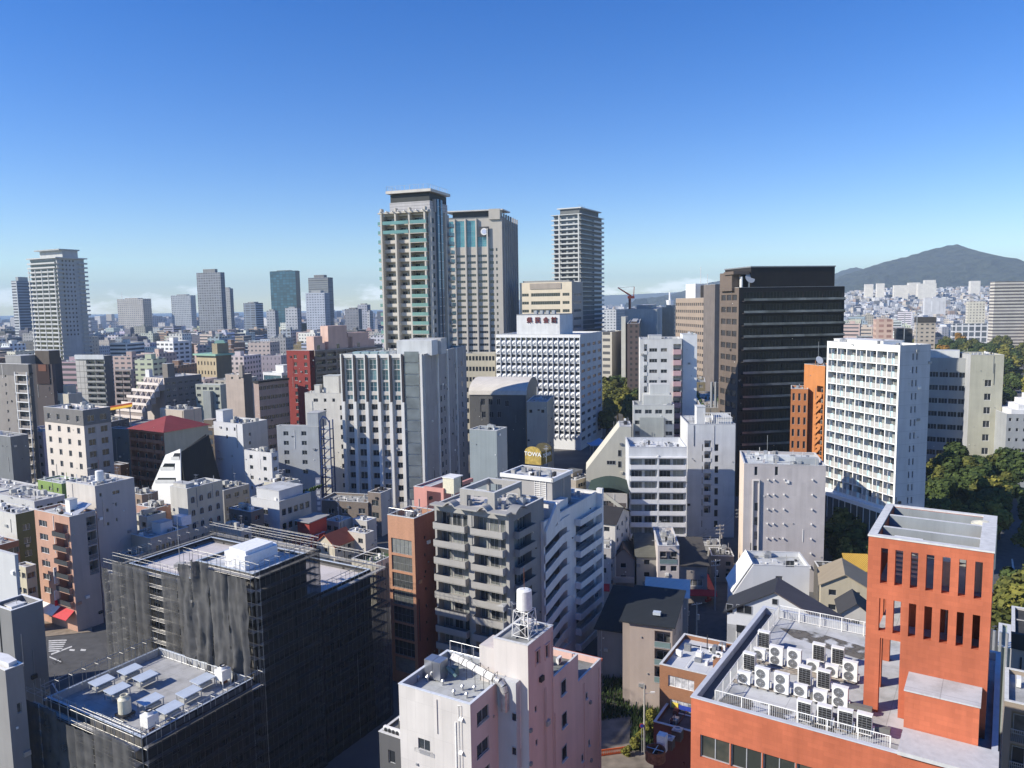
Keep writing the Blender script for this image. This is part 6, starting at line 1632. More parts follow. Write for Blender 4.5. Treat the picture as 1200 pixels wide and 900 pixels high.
for (nm, lab, u, v, D, uL, uR, col, rf) in (
    ('cream_flat_house', 'small cream flat roofed house with a rooftop tank right of the dark red building', 397, 612, 192, 381, 412, (.52, .5, .44), (.5, .52, .53)),
    ('white_flat_house', 'small house with a bright white flat roof left of the brown tiled slim building', 430, 611, 192, 413, 441, (.5, .48, .45), (.72, .73, .75)),
    ('white_corner_house', 'small white box house with cream side wall behind the orange roofed house', 428, 626, 184, 405, 438, (.56, .52, .46), (.60, .62, .66)),
):
    b = B(nm, lab, u, v, D, 60, uL=uL, uR=uR, wall_m=W_(*col), ph=.15, vb=660, roof=rf, roofdirt=.15); b.grid('L', 2, 3, 1.5, 1.3, gl=GLD); b.finish(); b.clutter(2, 4, kinds='vc')
b = B('green_turf_roof_building', 'low cream walled building with a flat green turf roof beside the brown tiled slim building', 440, 660, 160, 60, uL=412, uR=470, wall_m=W_(.58, .54, .44), ph=1.0, vb=680); b.roofm = roofmat((.07, .12, .05), .3, False); b.finish(inner=W_(.08, .08, .07))

# red brick tower with the balconied wing
b = B('red_tiled_tower', 'dark red tiled block with two columns of small windows and a grey balconied long side', 362.5, 411, 312, 64, uL=335.5, uR=368, wall_m=W_(.25, .045, .04, 'tile', pw=.5, phh=.2, joint=.8, dirt=.1), wallR=W_(.11, .02, .018), ph=.4, vb=497)
for j in range(12):
    for u in (346, 358): t, _ = b.px('L', u, 420); b.win('L', t, b.h-2.6-3.02*j, 1.5, 1.5, gl=GLD, sill=True)
b.finish()
b = B('grey_brown_gallery_block', 'grey brown apartment block with peach stair heads stepping along its roof', 369, 411, 318, 52, wl=6, uR=442, wall_m=W_(.22, .19, .165), ph=.8, vb=470)
b.nwin = 0
for i in range(6):
    a = b.wr*(i+.08)/6; b.balc('R', a, a + b.wr*.84/6, 3.02, nf=8, ztop=b.h-1, depth=1.3, rail='solid', railh=1.1, nw=1, wh=1.8, mat=W_(.24, .21, .18))
b.finish(); PC = W_(.56, .40, .34)
for k, (u0, u1, vt) in enumerate(((356, 376, 395), (383, 405, 382), (406, 430, 390))):
    x0 = b.ply(2, u0 + (10 if k == 0 else 0), 400)[0]; x1 = b.ply(2, u1, 400)[0]; zt = b.ply(2, u0, vt)[1]
    mb = MB(); x0 = max(x0, .2); mb.box(x0, 1, b.h-.8, x1, 6, zt, PC); mb.box(x1, 1, b.h-.8, x1+(x1-x0)*.3, 6, (zt+b.h)/2, PC); mb.build('stair_head', b.root); part('window', win_mesh(1.6, 2, FRM, GLD), b.root, ((x0+x1)/2, .98, b.h+1.2))
    if k: part('aerial', CLUT['t'][1], b.root, ((x0+x1)/2, 3, zt))
b = B('pink_gallery_offices', 'long dull pink building with black roof edge left of the red tiled block', 303, 449, 300, 55, uL=297, uR=338, wall_m=W_(.36, .28, .25), ph=.3, vb=500, roof=(.5, .48, .46))
b.grid('R', 8, 4, 1.6, 1.6, gl=GLD); b.finish(); mb = MB(); mb.box(-.6, -.6, b.h+.1, b.wr, 3, b.h+.8, W_(.03, .03, .035)); mb.build('black_eave', b.root)
b = B('round_white_building', 'low white building with a long curved glass band behind the pink offices', 330, 437, 345, 60, uL=308, uR=340, wall_m=WHT, ph=.4, vb=450, roof=(.66, .66, .64)); bands(b, 'L', 1, .4, b.wl-.4, 4, 2.2, gl=GLB); bands(b, 'R', 2, .4, b.wr-.4, 4, 2.2, gl=GLB); b.finish(); b.hut(4, 3, 9, 8, 3.4, WHT)
b = B('green_roofed_tan_block', 'tan classical block with rows of tall windows and a thin pale green roof', 253, 417, 440, 60, uL=230, uR=271, wall_m=W_(.46, .38, .25), wallR=W_(.2, .17, .12), ph=.1, vb=442)
for j in range(6):
    for i in range(6): b.win('L', b.wl*(.1+.16*i), b.h-4.5-5.4*j, 1.0, 2.2, gl=GLD)
b.finish(roof=False); mb = MB(); GRF = plain('verdigris', (.25, .42, .32), .6); mb.box(-1.4, -1.4, b.h, b.wr+1.4, b.wl+1.4, b.h+1.0, GRF); mb.box(2, 1, b.h+1, 10, 5.5, b.h+7, W_(.3, .25, .17)); mb.tube((6, 3.2, b.h+7), (6, 3.2, b.h+8.6), 4.5, GRF, 4, 3); mb.build('roof', b.root)
b = B('pale_curved_roof_offices', 'pale office building with a long curved grey roof below the tan classical block', 258, 451, 370, 70, uL=229, uR=266, wall_m=W_(.40, .42, .36), ph=.2, vb=500, roof=(.55, .56, .52)); b.grid('L', 4, 3.4, 2.4, 1.4); b.finish(); mb = MB(); mb.box(-2, b.wl*.3, 3, -.02, b.wl*.6, b.h-3, W_(.28, .33, .36)); mb.build('side_bay', b.root)
b = B('dark_wall_low_hall', 'dark blue grey hall with pale roof edge behind the cream window grid building', 150, 503, 262, 66, uL=128, uR=158, wall_m=W_(.09, .12, .15), ph=.3, vb=560, roof=(.3, .34, .38)); b.finish()
b = B('dark_brown_narrow_block', 'narrow dark brown block in the gap left of the red hipped roof', 141, 545, 240, 60, uL=128, uR=151, wall_m=W_(.07, .045, .04), ph=.3, vb=565); b.win('L', b.wl*.4, b.h-5, .9, 1.2); b.finish()
b = B('cream_mid_block', 'cream block with battlement like vents and small dark windows behind the window grid building', 80, 462, 330, 60, uL=40, uR=96, wall_m=W_(.5, .46, .38), ph=.6, vb=482); b.win('L', b.wl*.7, b.h-4, 1.4, 1.8); b.win('L', b.wl*.3, b.h-4, 2.2, 1.8); b.finish(); b.clutter(8, 4, kinds='wcva'); b.hut(2, 4, 6, 7, 4)
ys = empty('yellow_awning', 'long yellow and orange market awning behind the window grid building', 'awning', at(140, 478, 330), R(20)); mb = MB(); mb.slab([(-6, -1, -1.2), (5, -1, .2), (5, 1, 1.0), (-6, 1, -.4)], (0, 0, .2), plain('yellow_sheet', (.75, .45, .04), .6)); mb.slab([(-6, 1, -.4), (5, 1, 1.0), (5, 1.4, 1.8), (-6, 1.4, .2)], (0, 0, .2), plain('orange_sheet', (.6, .12, .04), .6)); mb.build('canopy', ys)
mb = MB(); [mb.tube((x, 0, -14), (x, 0, 0), .2, STEEL, 5) for x in (-5, 0, 4)]; mb.build('post', ys)

# ---- far towers on the left skyline
TT = W_(.50, .52, .54, dirt=.06)
b = B('white_residential_tower', 'tall pale residential tower with a jutting flat crown, the largest on the left skyline', 66, 302, 560, 62, uL=35, uR=98, wall_m=TT, wallR=W_(.42, .45, .50), ph=.5, vb=420)
b.nwin = 0; b.grid('R', 4, 3.15, 1.2, 1.4, t0=3, t1=b.wr-7, gl=GLD, nf=18); b.rest = b.rest
b.finish(); H = b.h
mb = MB(); GBA = W_(.44, .47, .47); mb.box(-1.6, -.4, 0, -.02, b.wl+1.4, .22, TT); mb.box(-1.65, .2, .22, -1.5, b.wl+1.3, 1.15, TT); mb.box(b.wr-5, -1.6, 0, b.wr+1.6, -.02, .22, TT); mb.box(b.wr-5, -1.65, .22, b.wr+1.6, -1.5, 1.15, GBA); mb.box(.2, -1.2, 0, 5, -.02, .22, GBA); mb.box(.2, -1.25, .22, 5, -1.1, 1.1, GBA); mb.box(-.05, 1, .4, -.01, b.wl-1, 2.6, GLD)
fm = mb.mesh('balcony_ring')
for j in range(33): part('balcony', fm, b.root, (0, 0, H-1-3.15*(j+1)))
mb = MB()
for k in range(5): y = b.wl*(k+.1)/4.2; mb.box(-1.9, y, 5, -1.66, y+.7, H-8, TT)
mb.build('column', b.root)
mb = MB(); mb.box(4, -1, H-.5, b.wr-5, b.wl-6, H+5.5, W_(.46, .49, .54)); mb.box(1, -2, H+5.5, b.wr-4, b.wl-4, H+6.4, W_(.4, .44, .46)); mb.box(-1.8, -1.8, H-.3, b.wr+1.8, b.wl+1.8, H+.5, TT); mb.build('crown', b.root)
def tower(nm, lab, u, v, D, uL, uR, col, vb, phi=70, top=None, sty=None, hat=.35, ant=0):
    b = B(nm, lab, u, v, D, phi, uL=uL, uR=uR, wall_m=sty[0], wallR=sty[1], ph=.5, vb=vb); b.finish()
    if hat: b.hut(b.wr*.2, b.wl*.25, b.wr*.8, b.wl*.75, hat*10, W_(*[c*.9 for c in col]))
    if ant: mb = MB(); mb.tube((b.wr*.3, b.wl*.9, b.h), (b.wr*.3, b.wl*.9, b.h+ant), .6, WHITE, 5, .2); mb.build('mast', b.root)
    return b

b = B('dark_grey_low_building', 'dark grey low building with air conditioners on its roof squeezed left of the white panels', 470, 866, 82, 60, uL=444, wr=5, wall_m=W_(.10, .10, .11), ph=.3, vb=900, roof=(.2, .2, .2)); b.win('L', b.wl*.45, b.h-2.6, 1.0, 1.6, gl=GLD); b.finish()
for k in range(4): part('air_conditioner_unit', CLUT['a'][1], b.root, (.6, .8+k*.55, b.h-.3), -math.pi/2)
def far(col, glass=(.05, .06, .08), ww=3.0, fh=3.3, m=.3, off=0.0, rough=.6):
    key = ('far', col, glass, ww, fh, m)
    if key in _mc: return _mc[key]
    mt, t, n, bs, L = newmat('far_facade')
    tc = n.new('ShaderNodeTexCoord'); sp = n.new('ShaderNodeSeparateXYZ'); L(tc.outputs['Object'], sp.inputs[0])
    ad = n.new('ShaderNodeMath'); L(sp.outputs[0], ad.inputs[0]); L(sp.outputs[1], ad.inputs[1])
    cb = n.new('ShaderNodeCombineXYZ'); L(ad.outputs[0], cb.inputs[0]); L(sp.outputs[2], cb.inputs[1])
    br = n.new('ShaderNodeTexBrick'); br.offset = 0; br.inputs['Scale'].default_value = 1; br.inputs['Brick Width'].default_value = ww; br.inputs['Row Height'].default_value = fh
    br.inputs['Mortar Size'].default_value = m * fh; br.inputs['Mortar Smooth'].default_value = 0
    br.inputs['Color1'].default_value = (*glass, 1); br.inputs['Color2'].default_value = (*[g * 2.2 for g in glass], 1); br.inputs['Mortar'].default_value = (*col, 1)
    L(cb.outputs[0], br.inputs['Vector'])
    ns = n.new('ShaderNodeTexNoise'); ns.inputs['Scale'].default_value = .1; L(tc.outputs['Object'], ns.inputs[0])
    rp = n.new('ShaderNodeMapRange'); rp.inputs['To Min'].default_value = .75; rp.inputs['To Max'].default_value = 1.2; L(ns.outputs[0], rp.inputs[0])
    mx = n.new('ShaderNodeMixRGB'); mx.blend_type = 'MULTIPLY'; mx.inputs[0].default_value = 1; L(br.outputs[0], mx.inputs[1]); L(rp.outputs[0], mx.inputs[2]); L(mx.outputs[0], bs.inputs['Base Color'])
    bs.inputs['Roughness'].default_value = rough
    _mc[key] = mt
    return mt
tower('banded_slab_tower', 'bluish slab tower with pale horizontal bands just left of the white residential tower', 19, 329, 900, 13, 38, (.4, .45, .5), 385, sty=(far((.5, .53, .56), ww=60, m=.22), far((.24, .28, .33), ww=60, m=.25)), hat=.5)
tower('squat_hotel_block', 'squat tan and blue block with a corner mast on the far skyline', 167, 350, 1500, 137, 177, (.35, .32, .3), 378, sty=(far((.34, .33, .32), ww=5, fh=4), far((.5, .42, .34), ww=5, fh=4)), hat=.2, ant=14)
tower('grey_hotel_slab', 'plain grey blue slab block between the squat hotel and the dark slim tower', 223, 346, 1500, 200, 229, (.3, .32, .36), 378, sty=(far((.30, .33, .37), ww=4, fh=4, m=.25), far((.33, .34, .36), ww=4, fh=4)), hat=.25)
tower('dark_slim_tower', 'dark slim residential tower with grey balconies on the far skyline', 258, 319, 1000, 230, 263, (.25, .27, .3), 385, sty=(far((.22, .24, .27), ww=4, fh=3.2, m=.2), far((.16, .17, .2), ww=4, fh=3.2, m=.2)), hat=.5)
tower('narrow_grey_tower', 'narrow grey tower peeping out right of the dark slim tower', 269, 338, 1050, 261, 273, (.3, .3, .32), 385, sty=(far((.28, .3, .32)), far((.2, .22, .24))), hat=.2)
tower('blue_grey_office_block', 'mid height blue grey office block between two far towers', 299, 355, 1100, 285, 308, (.3, .34, .4), 385, sty=(far((.20, .25, .32), ww=9, m=.2), far((.4, .45, .5), ww=30, m=.25)), hat=.2)
tower('dark_blue_glass_tower', 'dark blue glass office tower with a lit notch near its top', 346, 317, 1200, 316, 351, (.05, .1, .14), 375, sty=(far((.03, .06, .085), (.02, .06, .09), 6, 4, .1, rough=.2), far((.02, .03, .05), (.02, .03, .05), rough=.2)), hat=.15)
tower('dark_balcony_tower', 'dark residential tower with ringed balconies, tallest on the right of the blue glass tower', 384, 325, 1150, 361, 390, (.2, .21, .23), 375, sty=(far((.20, .22, .22), ww=40, fh=3.2, m=.25), far((.12, .13, .14), ww=40, m=.2)), hat=.45)
tower('pale_block_before_tower', 'pale blue grey block standing in front of the dark ringed tower', 380, 343, 1000, 358, 386, (.36, .4, .48), 378, sty=(far((.36, .40, .48), ww=4, m=.3), far((.25, .28, .33))), hat=.35)
for (u0, u1, v, D, c) in ((312, 326, 364, 900, (.3, .32, .36)), (334, 352, 361, 880, (.36, .38, .42)), (419, 434, 357, 1000, (.3, .32, .38)), (404, 424, 362, 900, (.18, .19, .22)), (430, 437, 365, 950, (.45, .46, .48))):
    tower('apartment_building', {312: 'grey mid rise block just left below the dark blue glass tower', 334: 'paler mid rise block overlapping the foot of the dark blue glass tower', 419: 'bluish grey far block near the green balconied tower', 404: 'dark low block right of the dark ringed tower', 430: 'narrow pale block touching the green balconied tower on its left'}[u0], u1-4, v, D, u0, u1, c, 385, sty=(far(c, ww=4), far(tuple(x*.7 for x in c), ww=4)), hat=.2)

# ================================================================ CENTRE BACKGROUND
tower('pale_low_offices', 'cream five storey office with a blue edged roof beyond the park trees', 717, 389, 470, 705, 731, (.5, .46, .38), 430, phi=64, sty=(far((.52, .48, .40), (.06, .06, .06), 7, 4, .28), W_(.42, .38, .33)), hat=.0)
tower('slim_white_slab', 'slim pale slab end standing between the cream office and the dark brown apartments', 733, 371, 465, 728, 736, (.5, .5, .46), 400, phi=70, sty=(W_(.5, .5, .45), W_(.4, .4, .38)), hat=0)
tower('dark_brown_apartments', 'dark brown apartment block in shade behind the park', 749, 379, 440, 735, 751, (.1, .08, .07), 430, phi=80, sty=(far((.12, .09, .08), (.02, .02, .02), 3, 3.1, .28), far((.1, .08, .07), (.02, .02, .02))), hat=.1)
tower('big_grey_blank_block', 'big grey blank walled block crossed by a diagonal shadow', 770, 362, 560, 732, 777, (.36, .39, .41), 395, phi=78, sty=(W_(.40, .42, .43), W_(.42, .43, .44)), hat=.3)
tower('beige_block_by_brown_offices', 'beige block wedged left of the brown office block', 790, 360, 620, 776, 796, (.45, .38, .3), 400, phi=60, sty=(W_(.40, .33, .26), far((.46, .38, .3), ww=4)), hat=.2)
tower('pale_block_cluster', 'pale apartment block left of the crane among small far roofs', 722, 363, 900, 706, 733, (.4, .42, .42), 390, phi=60, sty=(far((.42, .44, .46), ww=4), far((.3, .32, .34))), hat=.1)
cr = empty('tower_crane', 'red luffing tower crane rising over the grey blank block', 'crane', at(738, 368, 600), R(0)); RD = plain('crane_red', (.2, .03, .02), .5)
mb = MB(); mb.tube((0, 0, -10), (0, 0, 14), 1.0, RD, 4); mb.box(-1.5, -1.2, 12, 3.5, 1.2, 14, RD); mb.build('mast', cr)
mb = MB(); p0 = Vector((1, 0, 14)); p1 = at(724, 337, 600) - cr.location; mb.tube(p0, p1, .7, RD, 4, .4); p2 = Vector((3.5, 0, 21)); mb.tube((3, 0, 14), p2, .3, RD, 4); mb.tube(p2, p1, .12, DARKM, 3); mb.build('jib', cr)
tp_ = empty('white_observation_mast', 'slim white tower with a round head on the far horizon', 'tower', at(785, 360, 2600), 0)
mb = MB(); mb.tube((0, 0, -60), (0, 0, 50), 5, WHITE, 10, 3.5); mb.build('shaft', tp_); mb = MB(); mb.tube((0, 0, 8), (0, 0, 24), 11, WHITE, 14, 13); mb.build('head', tp_)
# rooftop garden block by the black tower
b = B('roof_garden_block', 'low block with planted roof terraces at the foot of the black office tower', 852, 478, 268, 80, uL=822, wr=50, wall_m=W_(.3, .27, .23), ph=.6, vb=500, roof=(.42, .38, .33)); b.finish()
mb = MB()
for k in range(30): x, y = rnd.uniform(1, 48), rnd.choice((.8, b.wl-1)); mb.tube((x, y, b.h-.6), (x, y, b.h+.6), .9, GRASSY, 7, .4)
mb.build('roof_planting', b.root); mb = MB(); [mb.tube((1.5, 1+k*1.4, b.h), (1.5, 1+k*1.4, b.h+9), .5, STEEL, 8) for k in range(4)]; mb.build('flue', b.root); b.clutter(6, 3)

# ================================================================ MIDDLE RIGHT, LOW HOUSES
b = B('flat_asphalt_roof_block', 'low flat roofed block with a dark roof and side windows beside the civic hall forecourt', 675, 563, 222, 50, uL=648, uR=694, wall_m=W_(.36, .32, .27), ph=.3, vb=570, roof=(.16, .17, .18)); b.grid('R', 7, 3.2, 1.4, 1.2, gl=GLD); b.finish(); b.clutter(4, 3); b.hut(4, 4, 9, 8, 1.4)
CS = W_(.52, .50, .42, dirt=.08)
b = B('cream_sloped_gable_building', 'cream walled building whose roofline slopes steeply down to the left', 740, 500, 214, 84, uL=726, wr=10, wall_m=CS, ph=0, vb=560); b.finish()
t = b.wl; mb = MB(); mb.slab([(0, t, b.h), (0, t+9.5, b.h-12.5), (0, t+9.5, 0), (0, t, 0)], (10, 0, 0), CS); mb.build('sloping_wing', b.root)
for (u, v) in ((726, 531), (716, 542), (726, 544)): y, z = b.plx(0, u, v); part('window', win_mesh(.9 if u > 720 else 2.4, 1.8 if u > 720 else 1.1, FRM, GLD), b.root, (-.02, y, z), -math.pi/2)
DGR = W_(.035, .075, .06, dirt=.1); b = B('dark_green_roof_building', 'cream curved building under a shallow dark green roof with a zigzag side stair', 735, 578, 186, 80, uL=690, wr=12, wall_m=W_(.47, .44, .40), ph=.1, vb=640)
for (u, v) in ((707, 590), (713, 590)): t, z = b.px('L', u, v); b.win('L', t, z, 1.6, 1.3, gl=GLD)
b.finish(roof=False); mb = MB(); n = 8; prev = None
for k in range(n+1):
    y = -.4 + (b.wl+.8)*k/n; z = b.h + 1.3*math.sin(math.pi*k/n)
    if prev: mb.slab([(-.5, prev[0], prev[1]), (-.5, y, z), (12.5, y, z), (12.5, prev[0], prev[1])], (0, 0, .15), DGR)
    prev = (y, z)
mb.build('curved_roof', b.root)
mb = MB(); mb.slab([(-.3, .3, b.h-5), (-.3, 5.5, b.h-1), (-.3, 5.5, b.h), (-.3, .3, b.h-4)], (.2, 0, 0), CS); mb.slab([(-.3, .3, b.h-4.6), (-.3, 5.5, b.h-8), (-.3, 5.5, b.h-7), (-.3, .3, b.h-3.6)], (.2, 0, 0), CS); mb.box(-.05, .3, b.h-6, -.01, 4.8, b.h-2.5, W_(.12, .10, .09)); mb.build('side_stair', b.root)
rf_ = B('red_tile_corner_roof', 'small low building with a red tiled roof corner behind the dark green roof', 728, 556, 215, 80, uL=690, wr=8, wall_m=W_(.5, .5, .5), ph=.3, vb=560, roof=(.5, .55, .62)); rf_.finish(); mb = MB(); mb.slab([(-.3, -.2, rf_.h), (4, -.2, rf_.h), (4, 2.4, rf_.h+1.8), (-.3, 2.4, rf_.h+1.8)], (0, 0, .2), RO); mb.build('tiled_corner', rf_.root)
b = gable('black_roof_house', 'pale house with a black gable roof and four skylights right of the white zigzag building', 721, 614, 166, 66, 701, 737, W_(.55, .53, .50), W_(.035, .033, .035), 2.2, 'y'); mb = MB()
for k in range(4): mb.box(.3, 0, 0, 1.6, 1.1, .15, GLB) if k == 0 else mb.box(.3, k*1.5, 0, 1.6, k*1.5+1.1, .15, GLB)
o = mb.build('skylight', b.root); o.location = (b.wr*.55, 1, b.h+1.95); o.rotation_euler = (0, .35, 0)
b = B('white_shop_house', 'narrow white three storey shop house with a small red awning beside the zigzag building', 716, 643, 160, 82, uL=697, wr=7, wall_m=W_(.58, .55, .52), ph=.4, vb=690); b.grid('L', 1, 3, 1.5, 1.2, gl=GL, zmin=4); b.finish(); b.clutter(4, 2, kinds='acw'); mb = MB(); mb.slab([(-1.2, .3, 3.4), (-.02, .3, 4.6), (-.02, b.wl-.3, 4.6), (-1.2, b.wl-.3, 3.4)], (0, 0, .1), plain('awning_red', (.5, .02, .03), .6)); mb.build('awning', b.root)
BT = W_(.20, .14, .11, 'tile', pw=.5, phh=.4, joint=.6, js=.04)
b = gable('brown_tiled_house', 'two storey house with a brown tiled gable roof and a front balcony', 744, 656, 166, 84, 717, None, W_(.30, .26, .24), BT, 2.6, 'x', wr=12); mb = MB(); mb.box(-1.2, .2, 2.9, -.02, b.wl-.2, 4.0, W_(.42, .38, .35)); mb.build('balcony', b.root)
b = gable('grey_slate_house', 'two storey house with a long grey slate roof left of the white narrow block', 770, 652, 165, 84, 746, None, W_(.36, .35, .32), W_(.13, .13, .11, 'tile', pw=1, phh=.35, joint=.8, js=.03), 3.2, 'y', wr=13)
b = B('white_narrow_block', 'narrow white three storey block with a cluttered roof full of tanks and pipes', 796, 640, 160, 84, uL=771, wr=14, wall_m=W_(.55, .50, .48), ph=.6, vb=690, roof=(.6, .6, .6)); b.grid('L', 2, 3.1, 1.3, 1.2, gl=GLD, zmin=1); b.balc('L', .4, b.wl-.4, 3, nf=1, ztop=b.h-1.2, depth=1, rail='glass', nw=2, wh=1.4); b.finish(); b.clutter(22, 9, kinds='tpwcat')
b = B('black_roofed_shop', 'low two storey shop with a black sloping roof and white framed upper windows', 829, 662, 160, 84, uL=795, wr=11, wall_m=W_(.36, .32, .29), ph=0, vb=690); b.win('L', b.wl*.5, 4.5, b.wl*.7, 1.5, fr=FRW, mull=3); b.finish(roof=False)
mb = MB(); mb.slab([(-.6, -.4, b.h-.2), (-.6, b.wl+.4, b.h-.2), (11, b.wl+.4, b.h+2.6), (11, -.4, b.h+2.6)], (0, 0, .2), W_(.07, .065, .06)); mb.build('roof', b.root)
ra = empty('red_awning', 'long red awning along the alley side of the black roofed shop', 'awning', b.o, b.phi); AR = plain('awning_red', (.5, .02, .03), .6)
mb = MB(); mb.slab([(-.8, -1.8, 2.6), (10.5, -1.8, 2.6), (10.5, -.1, 3.4), (-.8, -.1, 3.4)], (0, 0, .1), AR); mb.slab([(-2.2, -1.8, 2.4), (-.6, -1.8, 3.2), (-.6, 6.5, 3.2), (-2.2, 6.5, 2.4)], (0, 0, .1), AR); mb.build('canopy', ra)
b = gable('pale_metal_roof_house', 'low house with a pale blue white ribbed metal roof half in shade', 806, 700, 139, 76, 757, None, W_(.4, .38, .35), W_(.60, .60, .58, 'panel', pw=1.3, phh=60, joint=.7, dirt=.08), 1.7, 'y', wr=9, win=False)
b = B('navy_roof_three_storey_house', 'three storey beige house with a dark navy single pitch roof and corner balconies', 788, 735, 115, 70, uL=738, uR=800, wall_m=W_(.40, .33, .29), ph=0, vb=850)
for k in range(3):
    t = b.px('L', 779, 750)[0]; b.balc('L', max(.3, t-1.1), t+1.6, 2.9, nf=1, ztop=b.h-.9-2.9*k, depth=1.2, rail='glass', railh=1.0, nw=1, wh=1.8, zmin=1)
b.grid('R', 2, 2.9, .8, 1.0, ztop=b.h-2, zmin=2, gl=GLD); b.finish(roof=False)
NV = W_(.025, .035, .06, dirt=.25)
mb = MB(); mb.slab([(-.6, -.5, b.h), (-.6, b.wl+1.6, b.h), (b.wr+.6, b.wl+1.6, b.h+1.2), (b.wr+.6, -.5, b.h+1.2)], (0, 0, .2), NV); mb.box(2, 2.2, b.h+.75, 2.9, 3.4, b.h+1.2, plain('skylight_dome', (.5, .55, .6), .2)); mb.build('roof', b.root)
mb = MB(); mb.box(1.2, b.wl+.01, 0, b.wr, b.wl+1.4, b.h+.1, W_(.33, .28, .25)); mb.build('side_wing', b.root)
b = B('navy_roof_low_house', 'low house with a dark navy roof in deep shade beside the zigzag building', 742, 742, 126, 70, uL=700, uR=760, wall_m=W_(.25, .24, .24), ph=0, vb=850); b.finish(roof=False); mb = MB(); mb.slab([(-.6, -.5, b.h), (-.6, b.wl+.5, b.h), (b.wr, b.wl+.5, b.h+2.2), (b.wr, -.5, b.h+2.2)], (0, 0, .2), NV); mb.build('roof', b.root)
# white cut corner building
b = B('white_slanted_wall_building', 'white three storey building with one end wall cut back at a slant', 949, 664, 142, 82, uL=883, wr=8.5, wall_m=W_(.58, .60, .66, dirt=.05), ph=.9, vb=700, roof=(.5, .52, .52))
for (u, v, w, h) in ((926, 661, 1.6, 1.3), (913, 679, 1.3, 1.3)):
    t, z = b.px('L', u, v); b.win('L', t, z, w, h, fr=FRM)
b.finish(); mb = MB(); t = b.wl; mb.slab([(0, t, b.h), (0, t+3.6, b.h-5.8), (0, t+3.6, 0), (0, t, 0)], (8.5, 0, 0), W_(.60, .61, .66, dirt=.05)); mb.slab([(.3, t+.05, b.h+.3), (.3, t+3.9, b.h-5.8), (8.2, t+3.9, b.h-5.8), (8.2, t+.05, b.h+.3)], (0, .15, .1), WG)
mb.build('slanted_end', b.root); b.clutter(3, 2, kinds='cv')
mb = MB(); mb.box(-3.2, 1, 0, -.02, 5.5, 3.4, WHT, top=WHT); mb.box(-3.6, 8, 0, -1, 10.2, 4.2, W_(.6, .6, .62)); mb.build('porch', b.root)
b = gable('white_dark_gable_house', 'big white house with a broad dark ribbed gable roof behind the orange building', 1000, 752, 103, 67, 852, None, W_(.56, .58, .66, dirt=.05), W_(.12, .10, .10, 'panel', pw=.45, phh=60, joint=.7), 0.1, 'x', wr=6, win=False)
rf = [c for c in b.root.children if c.name.startswith(('roof', 'gable'))]
for c in rf: bpy.data.objects.remove(c)
ym, zt = b.plx(0, 908, 694); 
mb = MB(); za = b.plx(0, 852, 716)[1]; y1 = b.wl
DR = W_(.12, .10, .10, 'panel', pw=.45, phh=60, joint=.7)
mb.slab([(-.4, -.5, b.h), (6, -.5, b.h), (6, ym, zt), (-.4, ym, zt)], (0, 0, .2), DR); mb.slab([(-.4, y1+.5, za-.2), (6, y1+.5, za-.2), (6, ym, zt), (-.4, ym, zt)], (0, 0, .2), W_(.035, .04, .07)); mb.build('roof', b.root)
mb = MB(); mb.slab([(0, 0, b.h-.01), (0, ym, zt-.05), (0, y1, za-.1), (0, y1, b.h-3.0), (0, 0, b.h-3.0)], (.2, 0, 0), W_(.56, .58, .66, dirt=.05)); mb.build('gable', b.root)
for (u, v, w, h) in ((855, 713, 1.0, 1.4), (872, 714, 2.2, 1.3), (908, 705, .8, .9), (868, 737, 1.3, 1.3)): y, z = b.plx(0, u, v); part('window', win_mesh(w, h, FRM, GLD), b.root, (-.03, y, z), -math.pi/2)
YC = W_(.62, .38, .07, 'panel', pw=.35, phh=60, joint=.55, js=.08)
b = B('yellow_roof_shed', 'small white shed with a bright yellow corrugated sheet roof left of the slotted tower', 1020, 670, 150, 80, uL=993, wr=6, wall_m=W_(.5, .48, .46), ph=0, vb=690); b.win('L', b.wl*.3, b.h-1.8, 1.1, 1.2); b.finish(roof=False); mb = MB(); mb.slab([(-.5, -.3, b.h), (-.5, b.wl+.3, b.h), (3.5, b.wl+.3, b.h+2.4), (3.5, -.3, b.h+2.4)], (0, 0, .15), YC); mb.build('roof', b.root)
b = gable('beige_tiled_roof_house', 'house with a beige brown gable roof just left of the slotted orange tower', 1018, 690, 134, 70, 962, None, W_(.45, .40, .30), W_(.30, .25, .18), 2.2, 'x', wr=9)
b = gable('white_monopitch_house', 'small white house with a dark sloping roof edge and cluttered yard by the white railing', 1022, 722, 118, 72, 985, None, W_(.5, .48, .45), W_(.05, .05, .06), 1.8, 'x', wr=6)
b = B('open_frame_shed', 'dark open framed shed with a mesh front left of the yellow roof', 992, 668, 158, 80, uL=960, wr=5, wall_m=W_(.10, .095, .09), ph=.2, vb=690, roof=(.12, .12, .12)); b.finish()
